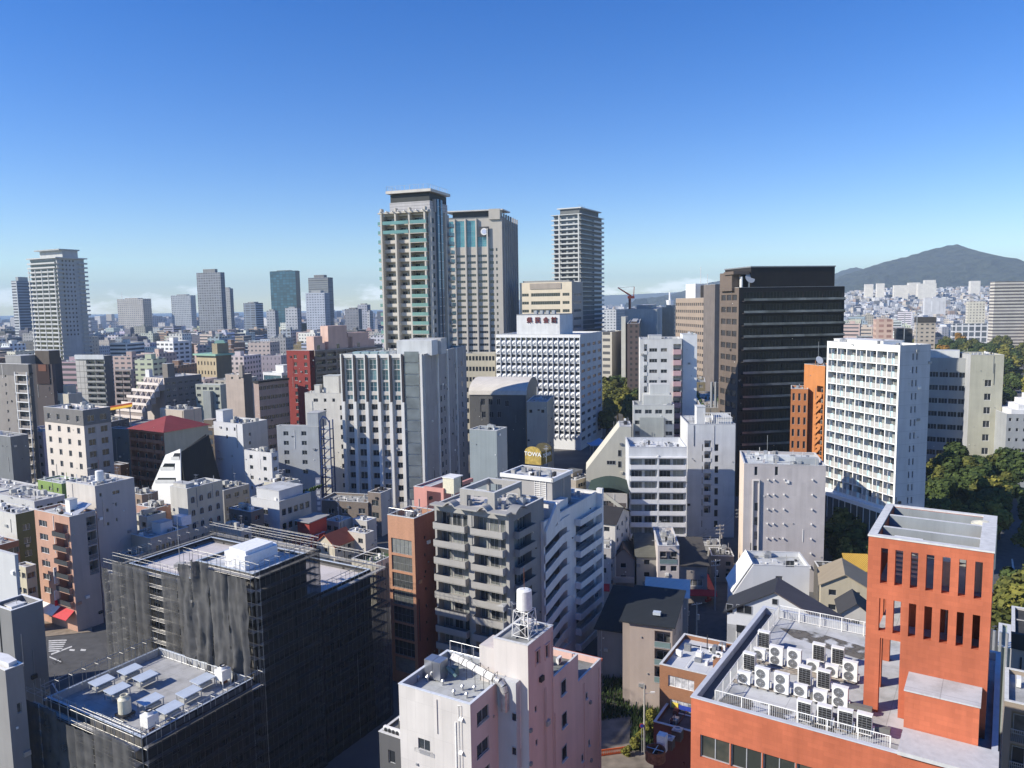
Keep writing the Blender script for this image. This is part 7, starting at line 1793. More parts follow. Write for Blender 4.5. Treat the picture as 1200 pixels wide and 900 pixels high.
# brown tiled building with the white roof
b = B('brown_tiled_office', 'brown tiled two window building with a pale flat roof behind the orange building', 850, 796, 91, 60, uL=773, wr=10.5, wall_m=W_(.32, .16, .09, 'tile', pw=.25, phh=.12, joint=.8, js=.005), ph=.6, vb=880, roof=(.55, .57, .62), roofdirt=.1)
for (u, v) in ((798, 801), (800, 829)):
    t, z = b.px('L', u, v); b.win('L', t, z, 3.4, 1.5, fr=FRW, gl=plain('curtained_glass', (.52, .53, .56), .25, 0, .6, 1.5), mull=3)
t, z = b.px('L', 800, 829); mb = MB(); mb.box(-.02, t+.6, z-.35, -.005, t+1.5, z+.4, plain('sign_yellow', (.75, .6, .1), .5)); mb.box(-.02, t-1.5, z-.35, -.005, t+.5, z+.25, plain('sign_blue', (.03, .06, .35), .5)); mb.build('window_sign', b.root)
b.finish()
for k, (u, v) in enumerate(((796, 764), (835, 760), (846, 758), (843, 766), (839, 770))):
    x, y = b.plz(b.h-.6, u, v+5); part('air_conditioner_unit', CLUT['a'][1], b.root, (x, y, b.h-.6), -math.pi/2 if k else 1.2)
b = B('maroon_plant_roof', 'low maroon roof with a round cooling drum and square condensers beside the orange building', 812, 858, 88, 60, uL=766, wr=7, wall_m=W_(.16, .05, .04), ph=.5, vb=900, roof=(.12, .11, .11)); b.finish()
for i, (u, v) in enumerate(((784, 868), (794, 858))):
    x, y = b.plz(b.h-.5, u, v+8); cd = empty('condenser_unit', ['nearer square condenser with a round fan on the low maroon roof', 'farther square condenser with a round fan on the low maroon roof'][i], 'condenser', b.o + b.dr*x + b.dl*y + Vector((0, 0, b.h-.5)), b.phi)
    mb = MB(); mb.box(-.55, -.55, 0, .55, .55, 1.2, W_(.1, .08, .07)); mb.box(-.57, -.57, 1.2, .57, .57, 1.3, STEEL); mb.build('casing', cd); mb = MB(); mb.ring((0, 0), .3, .45, 1.3, 1.4, STEEL, 16); mb.build('fan_ring', cd)
x, y = b.plz(b.h-.5, 768, 890); cd = empty('cooling_drum', 'rusty red round cooling drum with a cross brace', 'cooling tower', b.o + b.dr*x + b.dl*y + Vector((0, 0, b.h-.5)), b.phi)
mb = MB(); mb.ring((0, 0), 1.0, 1.15, 0, 1.3, RUST, 24); mb.build('drum', cd); mb = MB(); mb.tube((-1, 0, 1.25), (1, 0, 1.25), .05, STEEL, 4); mb.tube((0, -1, 1.25), (0, 1, 1.25), .05, STEEL, 4); mb.tube((0, 0, .1), (0, 0, 1.2), .3, DARKM, 8); mb.build('brace', cd)
x, y = b.plz(b.h-.5, 776, 880); mb = MB(); mb.box(x-.5, y-.5, b.h-.5, x+.5, y+.5, b.h+1.6, WHITE); mb.build('roof_cabinet', b.root)
# right hand edge
b = B('tan_balcony_building', 'tan building edge with barred balconies at the lower right corner', 1181, 822, 62, 57, uL=1178.5, wr=7, wall_m=W_(.30, .25, .20), ph=.4, vb=900); b.o = b.o - b.dl*5; b.root.location = b.o; b.wl = 5.2
b.balc('L', .3, 4.7, 2.9, nf=8, ztop=b.h-.7, depth=1.3, rail='bars', nw=2, wh=1.8); b.finish(); b.clutter(6, 2)
b = B('dark_eaved_building', 'pale building with a dark eave at the right hand edge beside the slotted tower', 1186, 742, 74, 57, uL=1184, wr=8, wl=5, wall_m=W_(.42, .41, .40), ph=.2, vb=820, roof=(.06, .06, .06)); b.o = b.o - b.dl*6; b.root.location = b.o; b.wl = 6; b.finish(); mb = MB(); mb.box(-.5, -.5, b.h-1.4, -.02, 6.3, b.h+.2, W_(.05, .05, .05)); mb.build('eave', b.root)
b = B('green_glass_lean_to', 'narrow green glass and pipe clad building side right of the slotted tower', 1184, 760, 68, 57, uL=1170, wr=6, wall_m=W_(.25, .34, .30), ph=.2, vb=800, roof=(.35, .5, .45)); b.finish(); mb = MB(); [mb.tube((-.2, .3+k*.5, 5), (-.2, .3+k*.5, b.h+1.5), .12, STEEL, 6) for k in range(4)]; mb.build('flue', b.root)

# ================================================================ GROUND, SEA, HILLS
def T(x, y):
    def ss(t): t = max(0, min(1, t)); return t*t*(3-2*t)
    return 95 * ss((y - 1100) / 2400) * ss((x / max(y, 1) - .30) / .18)
mg, t_, n_, bs_, L_l = newmat('city_ground')
tc = n_.new('ShaderNodeTexCoord'); a = n_.new('ShaderNodeTexNoise'); a.inputs['Scale'].default_value = .05; a.inputs['Detail'].default_value = 12; L_l(tc.outputs['Object'], a.inputs[0])
rp = n_.new('ShaderNodeValToRGB'); rp.color_ramp.elements[0].position = .35; rp.color_ramp.elements[0].color = (.055, .055, .057, 1); rp.color_ramp.elements[1].position = .65; rp.color_ramp.elements[1].color = (.13, .125, .12, 1); L_l(a.outputs[0], rp.inputs[0]); L_l(rp.outputs[0], bs_.inputs['Base Color']); bs_.inputs['Roughness'].default_value = .9
mb = MB(); ysg = [-150, 60, 400, 900] + [1100 + 200*k for k in range(13)] + [4200, 6000, 9000, 12400]; us = [-.95, -.6, -.3, 0, .28, .32, .36, .40, .44, .48, .56, .7, .95]
idx = []
for y in ysg:
    w = max(y, 500); idx.append([mb.pt((k * w, y, T(k*w, y) if y > 1000 else 0)) for k in us])
for j in range(len(ysg)-1):
    for i in range(len(us)-1): mb.f.append([idx[j][i], idx[j][i+1], idx[j+1][i+1], idx[j+1][i]]); mb.m.append(mb.mi(mg))
mb.build('ground', kind='structure')
ms, t_, n_, bs_, L_l = newmat('sea_water'); bs_.inputs['Base Color'].default_value = (.02, .05, .09, 1); bs_.inputs['Roughness'].default_value = .35
mb = MB(); mb.prism([(-11500, 12300), (-11500, 3900), (-3000, 3500), (-1700, 3700), (-700, 4300), (900, 6500), (2600, 12300)], .6, .8, ms); mb.build('sea', kind='structure')
# streets
ASP = plain('asphalt', (.085, .085, .088), .9, 0, .25, .6); PAV = plain('paving', (.27, .22, .17), .9, 0, .3, .8); LINE = plain('road_paint', (.62, .62, .6), .8, 0, .3, 2)
def gp(u, v, z=0.0): p = atz(u, v, z); return (p.x, p.y)
mb = MB(); mb.prism([gp(20, 745), gp(110, 738), gp(150, 800), gp(150, 900), gp(20, 900)], .0, .012, ASP); mb.build('road', kind='structure')
mb = MB(); mb.prism([gp(30, 728), gp(108, 726), gp(108, 741), gp(40, 748)], .0, .14, PAV); mb.build('pavement', kind='structure')
mb = MB()
for k in range(6): u = 57 + k*.0; v = 750.5 + k*2.4; mb.prism([gp(57, v), gp(78-k*1.2, v-.9), gp(78-k*1.2, v+.3), gp(57, v+1.3)], .0145, .018, LINE)
for q in ([(60, 766), (84, 757), (84.5, 758.2), (60, 767.6)], [(58, 769), (72, 775), (71, 776), (58, 770.6)], [(82, 760.6), (88, 761), (87, 763), (81, 762.6)], [(95, 760.5), (101, 761), (100, 763), (94, 762.6)], [(62, 800), (75, 822), (73.5, 822), (60.5, 801)]): mb.prism([gp(*p) for p in q], .0145, .018, LINE)
mb.build('road_marking', kind='structure')
bk = empty('parked_bicycle', 'dark bicycle parked on the road corner at the left', 'bicycle', (*gp(68, 778), .02), .3)
mb = MB()
for x in (-.5, .5): mb.T = (lambda x: lambda a, b_, c: (x + a, c, .33 + b_))(x); mb.ring((0, 0), .29, .33, -.02, .02, DARKM, 14)
mb.build('wheel', bk); mb = MB()
for p, q in (((-.5, 0, .33), (-.15, 0, .8)), ((-.15, 0, .8), (.4, 0, .85)), ((.5, 0, .33), (.4, 0, .95)), ((-.5, 0, .33), (0, 0, .3)), ((0, 0, .3), (-.15, 0, .95)), ((0, 0, .3), (.4, 0, .8)), ((.4, -.25, .97), (.4, .25, .97))): mb.tube(p, q, .03, DARKM, 5)
mb.build('frame', bk)
# alley, vacant lot, forecourt
mb = MB(); mb.prism([gp(812, 745), gp(852, 745), gp(852, 640), gp(836, 640)], .0, .012, ASP); mb.build('alley', kind='structure')
mb = MB(); mb.prism([gp(700, 770), gp(790, 800), gp(770, 900), gp(690, 900)], .0, .02, plain('bare_soil', (.22, .19, .16), .95, 0, .4, .5)); mb.build('vacant_ground', kind='structure')
gm = plain('wild_grass', (.045, .075, .018), .9, 0, .5, 1)
mb = MB()
for k in range(5200):
    u, v = rnd.uniform(700, 780), rnd.uniform(788, 880)
    if v > 846 - (u-700)*.15 and u < 738: continue
    x, y = gp(u, v); h = rnd.uniform(.25, 1.1) * (1.5 if u > 742 else 1); a = rnd.uniform(0, 6.28); w = rnd.uniform(.05, .14)
    mb.quad([(x-w*math.cos(a), y-w*math.sin(a), 0), (x+w*math.cos(a), y+w*math.sin(a), 0), (x+w*.6*math.cos(a)+.15, y+w*math.sin(a), h), (x-.3*w*math.cos(a)+.15, y, h)], gm)
mb.build('grass', label='rough wild grass on the vacant lot beside the pink building', cat='grass', kind='stuff')
br_ = empty('orange_barrier', 'low orange lattice barrier at the edge of the vacant lot', 'barrier', (*gp(722, 884), 0), .2); OR = plain('barrier_orange', (.7, .13, .03), .6)
mb = MB(); mb.box(-2.6, -.05, .8, 1.6, .05, 1.0, OR); mb.box(-2.6, -.05, .1, 1.6, .05, .3, OR)
for k in range(14): mb.tube((-2.5+k*.3, 0, .2), (-2.3+k*.3, 0, .9), .05, OR, 4); mb.tube((-2.3+k*.3, 0, .2), (-2.5+k*.3, 0, .9), .05, OR, 4)
mb.build('lattice', br_)
def pole(u, v, h, label, arms=2, rz=0.3, lamp=False):
    x, y = gp(u, v); o = empty('utility_pole', label, 'utility pole', (x, y, 0), rz)
    mb = MB(); mb.tube((0, 0, 0), (0, 0, h), .17, CONC, 8, .11); mb.build('pole', o)
    if arms:
        mb = MB()
        for k in range(arms):
            z = h - .4 - .9*k; mb.box(-1.1, -.05, z, 1.1, .05, z+.1, STEEL)
            for i in (-1, -.5, .5, 1): mb.tube((i, 0, z+.1), (i, 0, z+.3), .04, WHITE, 5)
        mb.build('crossarm', o); mb = MB(); mb.tube((.35, 0, h-3.4), (.35, 0, h-2.4), .24, STEEL, 10); mb.build('transformer', o)
    if lamp: mb = MB(); mb.tube((0, 0, h-1.5), (1.1, 0, h-1.2), .04, STEEL, 5); mb.box(.9, -.12, h-1.35, 1.5, .12, h-1.15, WHITE); mb.build('street_lamp', o)
    return o
pole(755, 883, 10.5, 'concrete pole with a lamp and round blue sign beside the vacant lot', 0, 0, True)
sg = empty('round_road_sign', 'round blue and red no stopping sign on the pole by the vacant lot', 'road sign', (*gp(752, 884), 0), 0)
mb = MB(); mb.tube((0, 0, 0), (0, 0, 4.6), .04, STEEL, 6); mb.build('post', sg); mb = MB(); mb.tube((0, -.06, 4.4), (0, -.1, 4.4), .34, plain('sign_red2', (.5, .03, .03), .5), 18); mb.tube((0, -.11, 4.4), (0, -.13, 4.4), .27, plain('sign_blue', (.03, .06, .35), .5), 18); mb.build('disc', sg)
pole(838, 715, 11, 'utility pole with crossarms standing in the shaded alley'); pole(843, 672, 12, 'utility pole at the sunlit mouth of the alley', 3); pole(790, 690, 11.5, 'utility pole leaning over the white narrow block', 2, 1.0); pole(866, 655, 13, 'tall utility pole tight against the grey panel building corner', 3); pole(816, 760, 9, 'low utility pole in the dark gap behind the navy roofed house', 1)
pole(212, 700, 10, 'street lamp pole behind the netted building', 0, 0, True); pole(320, 672, 11, 'utility pole by the white ribbon window office', 2)
for (u, v, lab) in ((268, 640, 'utility pole beside the long pale grey wall'), (352, 628, 'utility pole at the corner of the white ribbon window office'), (150, 700, 'utility pole behind the salmon balcony building'), (398, 634, 'utility pole among the small orange roofed houses')): pole(u, v, 12, lab, 2, u*.1)
vs = empty('vertical_sign', 'tall narrow pale sign board standing beside the blue steel stair', 'sign', (*gp(376, 640), 0), 0)
mb = MB(); mb.box(-.1, -.1, 0, .1, .1, 9, STEEL); mb.build('post', vs); mb = MB(); mb.box(-.7, -.16, 9, .7, .16, 19, plain('sign_grey', (.30, .31, .36), .5)); [mb.box(-.45, -.2, 10+k*1.5, .45, -.165, 11+k*1.5, WHITE) for k in range(6)]; mb.build('panel', vs)
wr_ = MB()
def wire(p, q, sag=.7):
    P_ = Vector(p); Q = Vector(q); prev = P_
    for k in range(1, 9):
        t = k/8; c = P_.lerp(Q, t) - Vector((0, 0, sag*4*t*(1-t))); wr_.tube(prev, c, .018, DARKM, 3); prev = c
A1 = (*gp(838, 715), 10.6); A2 = (*gp(843, 672), 11.6); A3 = (*gp(790, 690), 11); A4 = (*gp(866, 655), 12.6)
for o in (-.9, -.45, .45, .9):
    for p, q in ((A1, A2), (A2, A4), (A2, A3)): wire((p[0]+o, p[1], p[2]), (q[0]+o, q[1], q[2]))
wr_.build('overhead_wires', label='overhead wires strung between the alley poles', cat='wires')
# forecourt with blue canopy and flags
mb = MB(); mb.prism([gp(690, 560), gp(735, 560), gp(745, 500), gp(712, 500)], .0, .014, ASP); mb.build('forecourt', kind='structure')
cn = empty('blue_canopy', 'small stand under a pale blue square canopy on the forecourt', 'canopy', (*gp(702, 547), 0), .2)
mb = MB(); mb.box(-4.2, -3, 9, 4.2, 3, 9.4, plain('blue_canopy', (.15, .36, .62), .5)); mb.tube((0, 0, 9.4), (0, 0, 11.5), 4.6, plain('blue_canopy', (.15, .36, .62), .5), 4, .3); mb.build('roof', cn)
mb = MB(); [mb.tube((x, y, 0), (x, y, 9), .15, STEEL, 5) for x in (-3, 3) for y in (-2, 2)]; mb.build('post', cn); mb = MB(); mb.box(-2.4, -1.6, 0, 2.4, 1.6, 5, W_(.5, .46, .38)); mb.build('booth', cn)
for i, (u, c) in enumerate(((722.5, (.25, .5, .7)), (727, (.6, .25, .3)), (719.5, None))):
    f_ = empty('flagpole', ['flagpole with a pale blue hanging flag in the civic forecourt', 'flagpole with a pale red hanging flag in the civic forecourt', 'bare thick pole left of the two flags'][i], 'flagpole', (*gp(u, 528), 0), 0)
    mb = MB(); mb.tube((0, 0, 0), (0, 0, 13), .12, STEEL, 5); mb.build('pole', f_)
    if c: mb = MB(); mb.slab([(0, 0, 6), (1.2, 0, 6.4), (1.5, 0, 12.4), (0, 0, 12.8)], (0, .06, 0), plain('flag_%d' % i, c, .7)); mb.build('flag', f_)
# right hand road and lawn
mb = MB(); mb.prism([gp(1150, 760), gp(1230, 760), gp(1230, 560), gp(1165, 560)], .0, .012, ASP); mb.prism([gp(1085, 640), gp(1140, 640), gp(1120, 560), gp(1085, 560)], .0, .013, ASP); mb.build('park_road', kind='structure')
mb = MB(); mb.prism([gp(1180, 552), gp(1240, 585), gp(1240, 640), gp(1196, 600)], .0, .02, plain('lawn', (.12, .16, .04), .9, 0, .4, .5)); mb.prism([gp(700, 436), gp(724, 436), gp(722, 426), gp(702, 426)], .0, .02, plain('lawn2', (.22, .24, .08), .9, 0, .3, .5)); mb.build('lawn', kind='structure')
mb = MB(); mb.prism([gp(1190, 700), gp(1194, 700), gp(1187, 655), gp(1185, 655)], .013, .017, LINE); mb.build('lane_marking', kind='structure')
# cars
def car(x, y, rz, label, col):
    o = empty('parked_car', label, 'car', (x, y, .02), rz); cm_ = plain('car_paint_%d' % int(col[0]*99+col[2]*9), col, .3, .1, .03)
    mb = MB(); pr = [(-2.1, .35), (-2.1, .85), (-1.2, .95), (-.7, 1.4), (.9, 1.42), (1.5, .98), (2.1, .85), (2.15, .35)]
    mb.slab([(a_, -.82, b__) for a_, b__ in pr], (0, 1.64, 0), cm_); mb.build('body', o)
    mb = MB(); mb.slab([(-1.1, -.84, .98), (-.68, -.84, 1.34), (.85, -.84, 1.36), (1.35, -.84, 1.0)], (0, 1.68, 0), GLD); mb.build('windows', o)
    mb = MB()
    for x_ in (-1.35, 1.35):
        for y_ in (-.84, .64): mb.tube((x_, y_, .33), (x_, y_+.2, .33), .33, DARKM, 12)
    mb.build('wheel', o); return o
for i, (u, v, c, lab) in enumerate(((1189, 556, (.6, .6, .6), 'white car parked by the lawn at the right edge'), (1196, 566, (.08, .08, .09), 'dark car parked below the white one by the lawn'), (697, 556, (.45, .46, .48), 'silver car on the forecourt under the blue canopy'), (712, 556, (.05, .05, .06), 'black car on the forecourt beside the cream sloped gable'), (845, 656, (.65, .65, .65), 'white van parked in the alley below the white wing'), (822, 703, (.3, .03, .03), 'small dark red car at the end of the red awning'))): x, y = gp(u, v); car(x, y, .3 + i, lab, c)

for (u, v, D, w_, lab, col, rf_c) in ((722, 668, 190, 8, 'small brown house peeping between the white shop house and the slate roofs', (.3, .24, .2), (.12, .1, .09)), (845, 640, 184, 5, 'little grey shed at the top end of the alley', (.36, .36, .35), (.3, .3, .3)), (860, 652, 172, 5, 'tiny dark roofed lean-to by the foot of the grey panel building', (.3, .26, .22), (.08, .08, .08)), (818, 648, 182, 6, 'small cream lean-to roof behind the black roofed shop', (.4, .36, .3), (.4, .42, .42))):
    b = B('small_house', lab, u, v, D, 82, wl=w_, wr=6, wall_m=W_(*col), ph=.1, vb=700, roof=rf_c); b.grid('L', 2, 2.8, 1.2, 1.1, gl=GLD, zmin=1); b.finish(); b.clutter(4, int(u), kinds='avc')
# hills
mf, t_, n_, bs_, L_l = newmat('forested_slope'); tc = n_.new('ShaderNodeTexCoord'); a = n_.new('ShaderNodeTexNoise'); a.inputs['Scale'].default_value = .02; a.inputs['Detail'].default_value = 10; L_l(tc.outputs['Object'], a.inputs[0]); rp = n_.new('ShaderNodeValToRGB'); rp.color_ramp.elements[0].position = .35; rp.color_ramp.elements[0].color = (.010, .016, .011, 1); rp.color_ramp.elements[1].position = .7; rp.color_ramp.elements[1].color = (.042, .052, .034, 1); L_l(a.outputs[0], rp.inputs[0]); L_l(rp.outputs[0], bs_.inputs['Base Color']); bs_.inputs['Roughness'].default_value = 1
b2p = n_.new('ShaderNodeBump'); b2p.inputs['Strength'].default_value = 1; b2p.inputs['Distance'].default_value = 40; L_l(a.outputs[0], b2p.inputs['Height']); L_l(b2p.outputs[0], bs_.inputs['Normal'])
def hill(name, prof, Y, d0, d1, nu=150, nv=40, amp=26, base=0):
    mb = MB(); idx = []; u0, u1 = prof[0][0], prof[-1][0]
    def hv(u):
        for (a_, b__), (c_, d_) in zip(prof, prof[1:]):
            if a_ <= u <= c_: return b__ + (d_-b__)*(u-a_)/(c_-a_)
    for j in range(nv+1):
        s = -1 + 2*j/nv; row = []
        for i in range(nu+1):
            u = u0 + (u1-u0)*i/nu; P = at(u, hv(u), Y); hz = P.z
            y = Y + (s*d0 if s < 0 else s*d1); x = P.x * (1 + .0*s)
            f = (1-abs(s))**.8; q = noise.noise(Vector((x*.0022, y*.0022, 1)))*amp*4.5 + noise.noise(Vector((x*.008, y*.008, 4)))*amp*1.6
            z = base + (hz-base)*f + q*(1-f)*f*4*.5 + (noise.noise(Vector((x*.03, y*.03, 2)))*5)
            row.append(mb.pt((x, y, max(z, -5))))
        idx.append(row)
    for j in range(nv):
        for i in range(nu): mb.f.append([idx[j][i], idx[j][i+1], idx[j+1][i+1], idx[j+1][i]]); mb.m.append(mb.mi(mf))
    return mb.build(name, smooth=True, kind='structure')
hill('mountain', [(955, 342), (975, 330), (990, 322), (1012, 315), (1040, 306), (1058, 302), (1075, 297), (1092, 292), (1106, 289), (1114, 287), (1121, 286.5), (1132, 290), (1150, 298), (1168, 303), (1190, 308), (1215, 313), (1260, 322), (1320, 334)], 4600, 1300, 1500, 170, 46)
hill('ridge', [(945, 344), (975, 322), (990, 316), (1003, 313), (1014, 316), (1030, 322), (1050, 344)], 6200, 900, 900, 60, 20)
hill('foothill', [(745, 350), (770, 348), (795, 343), (815, 337), (832, 331), (850, 328), (890, 325), (930, 345)], 5600, 900, 900, 70, 20)
hill('far_hills', [(600, 352), (640, 350), (690, 347), (740, 345), (780, 343), (830, 341), (900, 341), (980, 342)], 10800, 900, 1200, 70, 12)

# ================================================================ TREES
def leafmat(nm, c0, c1):
    m, t, n, bs, L = newmat(nm); g = n.new('ShaderNodeNewGeometry'); rp = n.new('ShaderNodeValToRGB'); rp.color_ramp.elements[0].color = (*c0, 1); rp.color_ramp.elements[1].color = (*c1, 1)
    L(g.outputs['Random Per Island'], rp.inputs[0]); L(rp.outputs[0], bs.inputs['Base Color']); bs.inputs['Roughness'].default_value = .75; bs.inputs['Specular IOR Level'].default_value = .2; return m
LEAF = {'dark green': leafmat('foliage_dark', (.02, .035, .010), (.07, .10, .025)), 'olive green': leafmat('foliage_olive', (.045, .055, .012), (.14, .14, .03)), 'yellow green': leafmat('foliage_yellow', (.08, .09, .015), (.22, .20, .04)), 'orange tinted': leafmat('foliage_orange', (.16, .09, .015), (.32, .17, .03))}
BARK = plain('bark', (.07, .05, .035), .9, 0, .3, 3)
def crown_mesh(seed, leaf, n=2600, size=.42):
    r = random.Random(seed); mb = MB(); cl = []
    for k in range(15):
        a = r.uniform(0, 6.28); q = r.uniform(.1, 2.7); z = r.uniform(4.2, 9.2); q *= max(.25, 1 - abs(z-6.6)/4.6); cl.append((q*math.cos(a), q*math.sin(a), z, r.uniform(.9, 1.7)))
    for k in range(n):
        c = r.choice(cl); d = Vector((r.gauss(0, 1), r.gauss(0, 1), r.gauss(0, .8))).normalized() * c[3] * (r.random()**.35)
        p = Vector(c[:3]) + d; nrm = (d.normalized() + Vector((r.uniform(-.6, .6), r.uniform(-.6, .6), r.uniform(-.2, .9)))).normalized()
        a = nrm.cross(Vector((0, 0, 1))); a = a.normalized() if a.length > .1 else Vector((1, 0, 0)); b_ = nrm.cross(a); s_ = size * r.uniform(.5, 1.1)
        mb.quad([p-a*s_-b_*s_*.6, p+a*s_-b_*s_*.5, p+a*s_*.7+b_*s_*.7, p-a*s_*.6+b_*s_*.8], leaf)
    return mb.mesh('crown')
def trunk_mesh(seed):
    r = random.Random(seed); mb = MB(); mb.tube((0, 0, 0), (.1, .05, 3.4), .3, BARK, 8, .2)
    for k in range(6): a = k*1.05+r.random(); mb.tube((.1, .05, 2.6+.15*k), (1.7*math.cos(a), 1.7*math.sin(a), 5.2+r.random()*1.6), .13, BARK, 5, .04)
    mb.tube((.1, .05, 3.4), (.2, 0, 7.5), .2, BARK, 6, .05); return mb.mesh('trunk')
CR = {k: [crown_mesh(i*7+j, m) for j in range(3)] for i, (k, m) in enumerate(LEAF.items())}; TM = [trunk_mesh(k) for k in range(3)]
def tree(x, y, s, kind, where, z=0, group='trees'):
    o = empty('tree', f'{kind} leafy tree {where}', 'tree', (x, y, z), rnd.uniform(0, 6.28), group); o.scale = (s, s, s*rnd.uniform(.85, 1.1)); k = rnd.randrange(3)
    part('crown', CR[kind][k], o); part('trunk', TM[k], o); return o
def kindpick(a=.5, o=.03): r = rnd.random(); return 'orange tinted' if r < o else 'dark green' if r < a else 'olive green' if r < .85 else 'yellow green'
for k in range(46):
    Y = 360 + 150*(k/46)**.6; u = rnd.uniform(706, 756); P = at(u, 400, Y); tree(P.x, Y, rnd.uniform(1.5, 2.0), rnd.choice(('olive green', 'olive green', 'yellow green', 'dark green')), 'in the grove between the civic hall and the pink balconied block', group='grove trees by the civic hall')
for k in range(110):
    Y = 420 + 480*(k/110); u = rnd.uniform(1072, 1235); P = at(u, 400, Y); kd = kindpick(.45, .04); tree(P.x, Y, rnd.uniform(1.6, 2.5), kd, 'in the wooded park beyond the cream tower block', group=f'{kd} trees of the wooded park')
for k in range(44):
    Y = rnd.uniform(192, 262); u = rnd.uniform(1094, 1190); P = at(u, 500, Y)
    tree(P.x, Y, rnd.uniform(1.1, 1.75), kindpick(.6, 0), 'in the garden right of the white grid tower', group='garden trees right of the grid tower')
for (u, Y, s) in ((977, 184, 1.3), (984, 178, 1.4), (993, 181, 1.5), (1002, 175, 1.35), (1010, 178, 1.4), (990, 170, 1.1), (1016, 170, 1.2)):
    P = at(u, 640, Y); tree(P.x, Y, s, rnd.choice(('olive green', 'dark green')), 'between the white grid tower and the grey panel building', group='trees by the grid tower podium')
for (u, v, z, s, kd) in ((985, 640, 0, 1.0, 'olive green'), (997, 632, 0, 1.1, 'dark green'), (1010, 655, 0, .9, 'dark green'), (978, 655, 0, .8, 'dark green'), (1018, 640, 0, 1.1, 'dark green')):
    x, y = gp(u, v); tree(x, y, s, kd, 'between the white grid tower and the grey panel building', group='trees by the grid tower podium')
for (u, v, s, kd) in ((1180, 770, 1.5, 'olive green'), (1196, 775, 1.6, 'yellow green'), (1208, 760, 1.5, 'olive green'), (1188, 745, 1.3, 'dark green'), (1204, 660, 1.2, 'olive green'), (1212, 640, 1.4, 'dark green')):
    x, y = gp(u, v); tree(x, y, s, kd, 'at the right edge behind the slotted orange tower', group='trees at the right hand edge')
for (u, v, s, w) in ((1064, 690, 1.3, 'peeping over the back of the slotted orange tower'), (687, 506, 1.0, 'on its own beside the forecourt of the civic hall'), (735, 500, 1.2, 'beside the flagpoles of the forecourt'), (770, 830, .45, 'small, growing on the verge of the vacant lot')):
    x, y = gp(u, v); tree(x, y, s, 'olive green', w, group=None) if False else tree(x, y, s, 'olive green', w)
for k, (u, v, s) in enumerate(((752, 870, .3), (758, 862, .33), (764, 850, .36), (744, 878, .28), (736, 886, .25))):
    x, y = gp(u, v); o = empty('shrub', 'bushy green shrub on the verge of the vacant lot beside the pole', 'shrub', (x, y, -.9), k, 'shrubs along the vacant lot'); o.scale = (s, s, s); part('foliage', CR['yellow green'][k % 3], o)

# ================================================================ THE REST OF THE CITY
PAL = [('white', (.62, .62, .62)), ('pale grey', (.46, .47, .48)), ('grey', (.32, .32, .33)), ('beige', (.50, .44, .36)), ('cream', (.56, .51, .42)), ('brown', (.24, .17, .13)), ('bluish grey', (.34, .39, .46)), ('dark grey', (.13, .13, .14)), ('pinkish', (.46, .36, .33)), ('white', (.66, .67, .70))]
ROOFS = [(.42, .43, .44), (.5, .5, .5), (.32, .34, .35), (.4, .46, .5), (.46, .42, .38), (.28, .3, .28)]
ZONES = [(698, 760, 425, 570), (1070, 1200, 384, 700), (975, 1020, 600, 700), (20, 130, 700, 900), (690, 800, 780, 900), (810, 858, 630, 760), (1180, 1200, 500, 760)]
cover = [2000.0]*1300
REG.sort(key=lambda r: r[4])
ri = 0
r2 = random.Random(21)
LAND = [(35, 100, 'around the white residential tower'), (100, 200, 'below the squat skyline block'), (200, 290, 'below the dark slim tower'), (290, 400, 'below the blue glass tower'), (400, 450, 'left of the green balconied tower'), (450, 620, 'behind the civic towers'), (620, 790, 'beyond the grove'), (790, 960, 'by the black office tower'), (960, 1090, 'beyond the white grid tower'), (1090, 1300, 'under the mountain on the right')]
cells = []
phg = R(77); c77, s77 = math.cos(phg), math.sin(phg)
for i in range(-60, 60):
    for j in range(4, 60):
        lx = j*25 + r2.uniform(-3, 3); ly = i*27 + r2.uniform(-3, 3); x = c77*lx - s77*ly; y = s77*lx + c77*ly
        if 205 < y < 1250 and abs(x/y) < .70: cells.append((y, x))
cells.sort(); nind = 0; rest = []
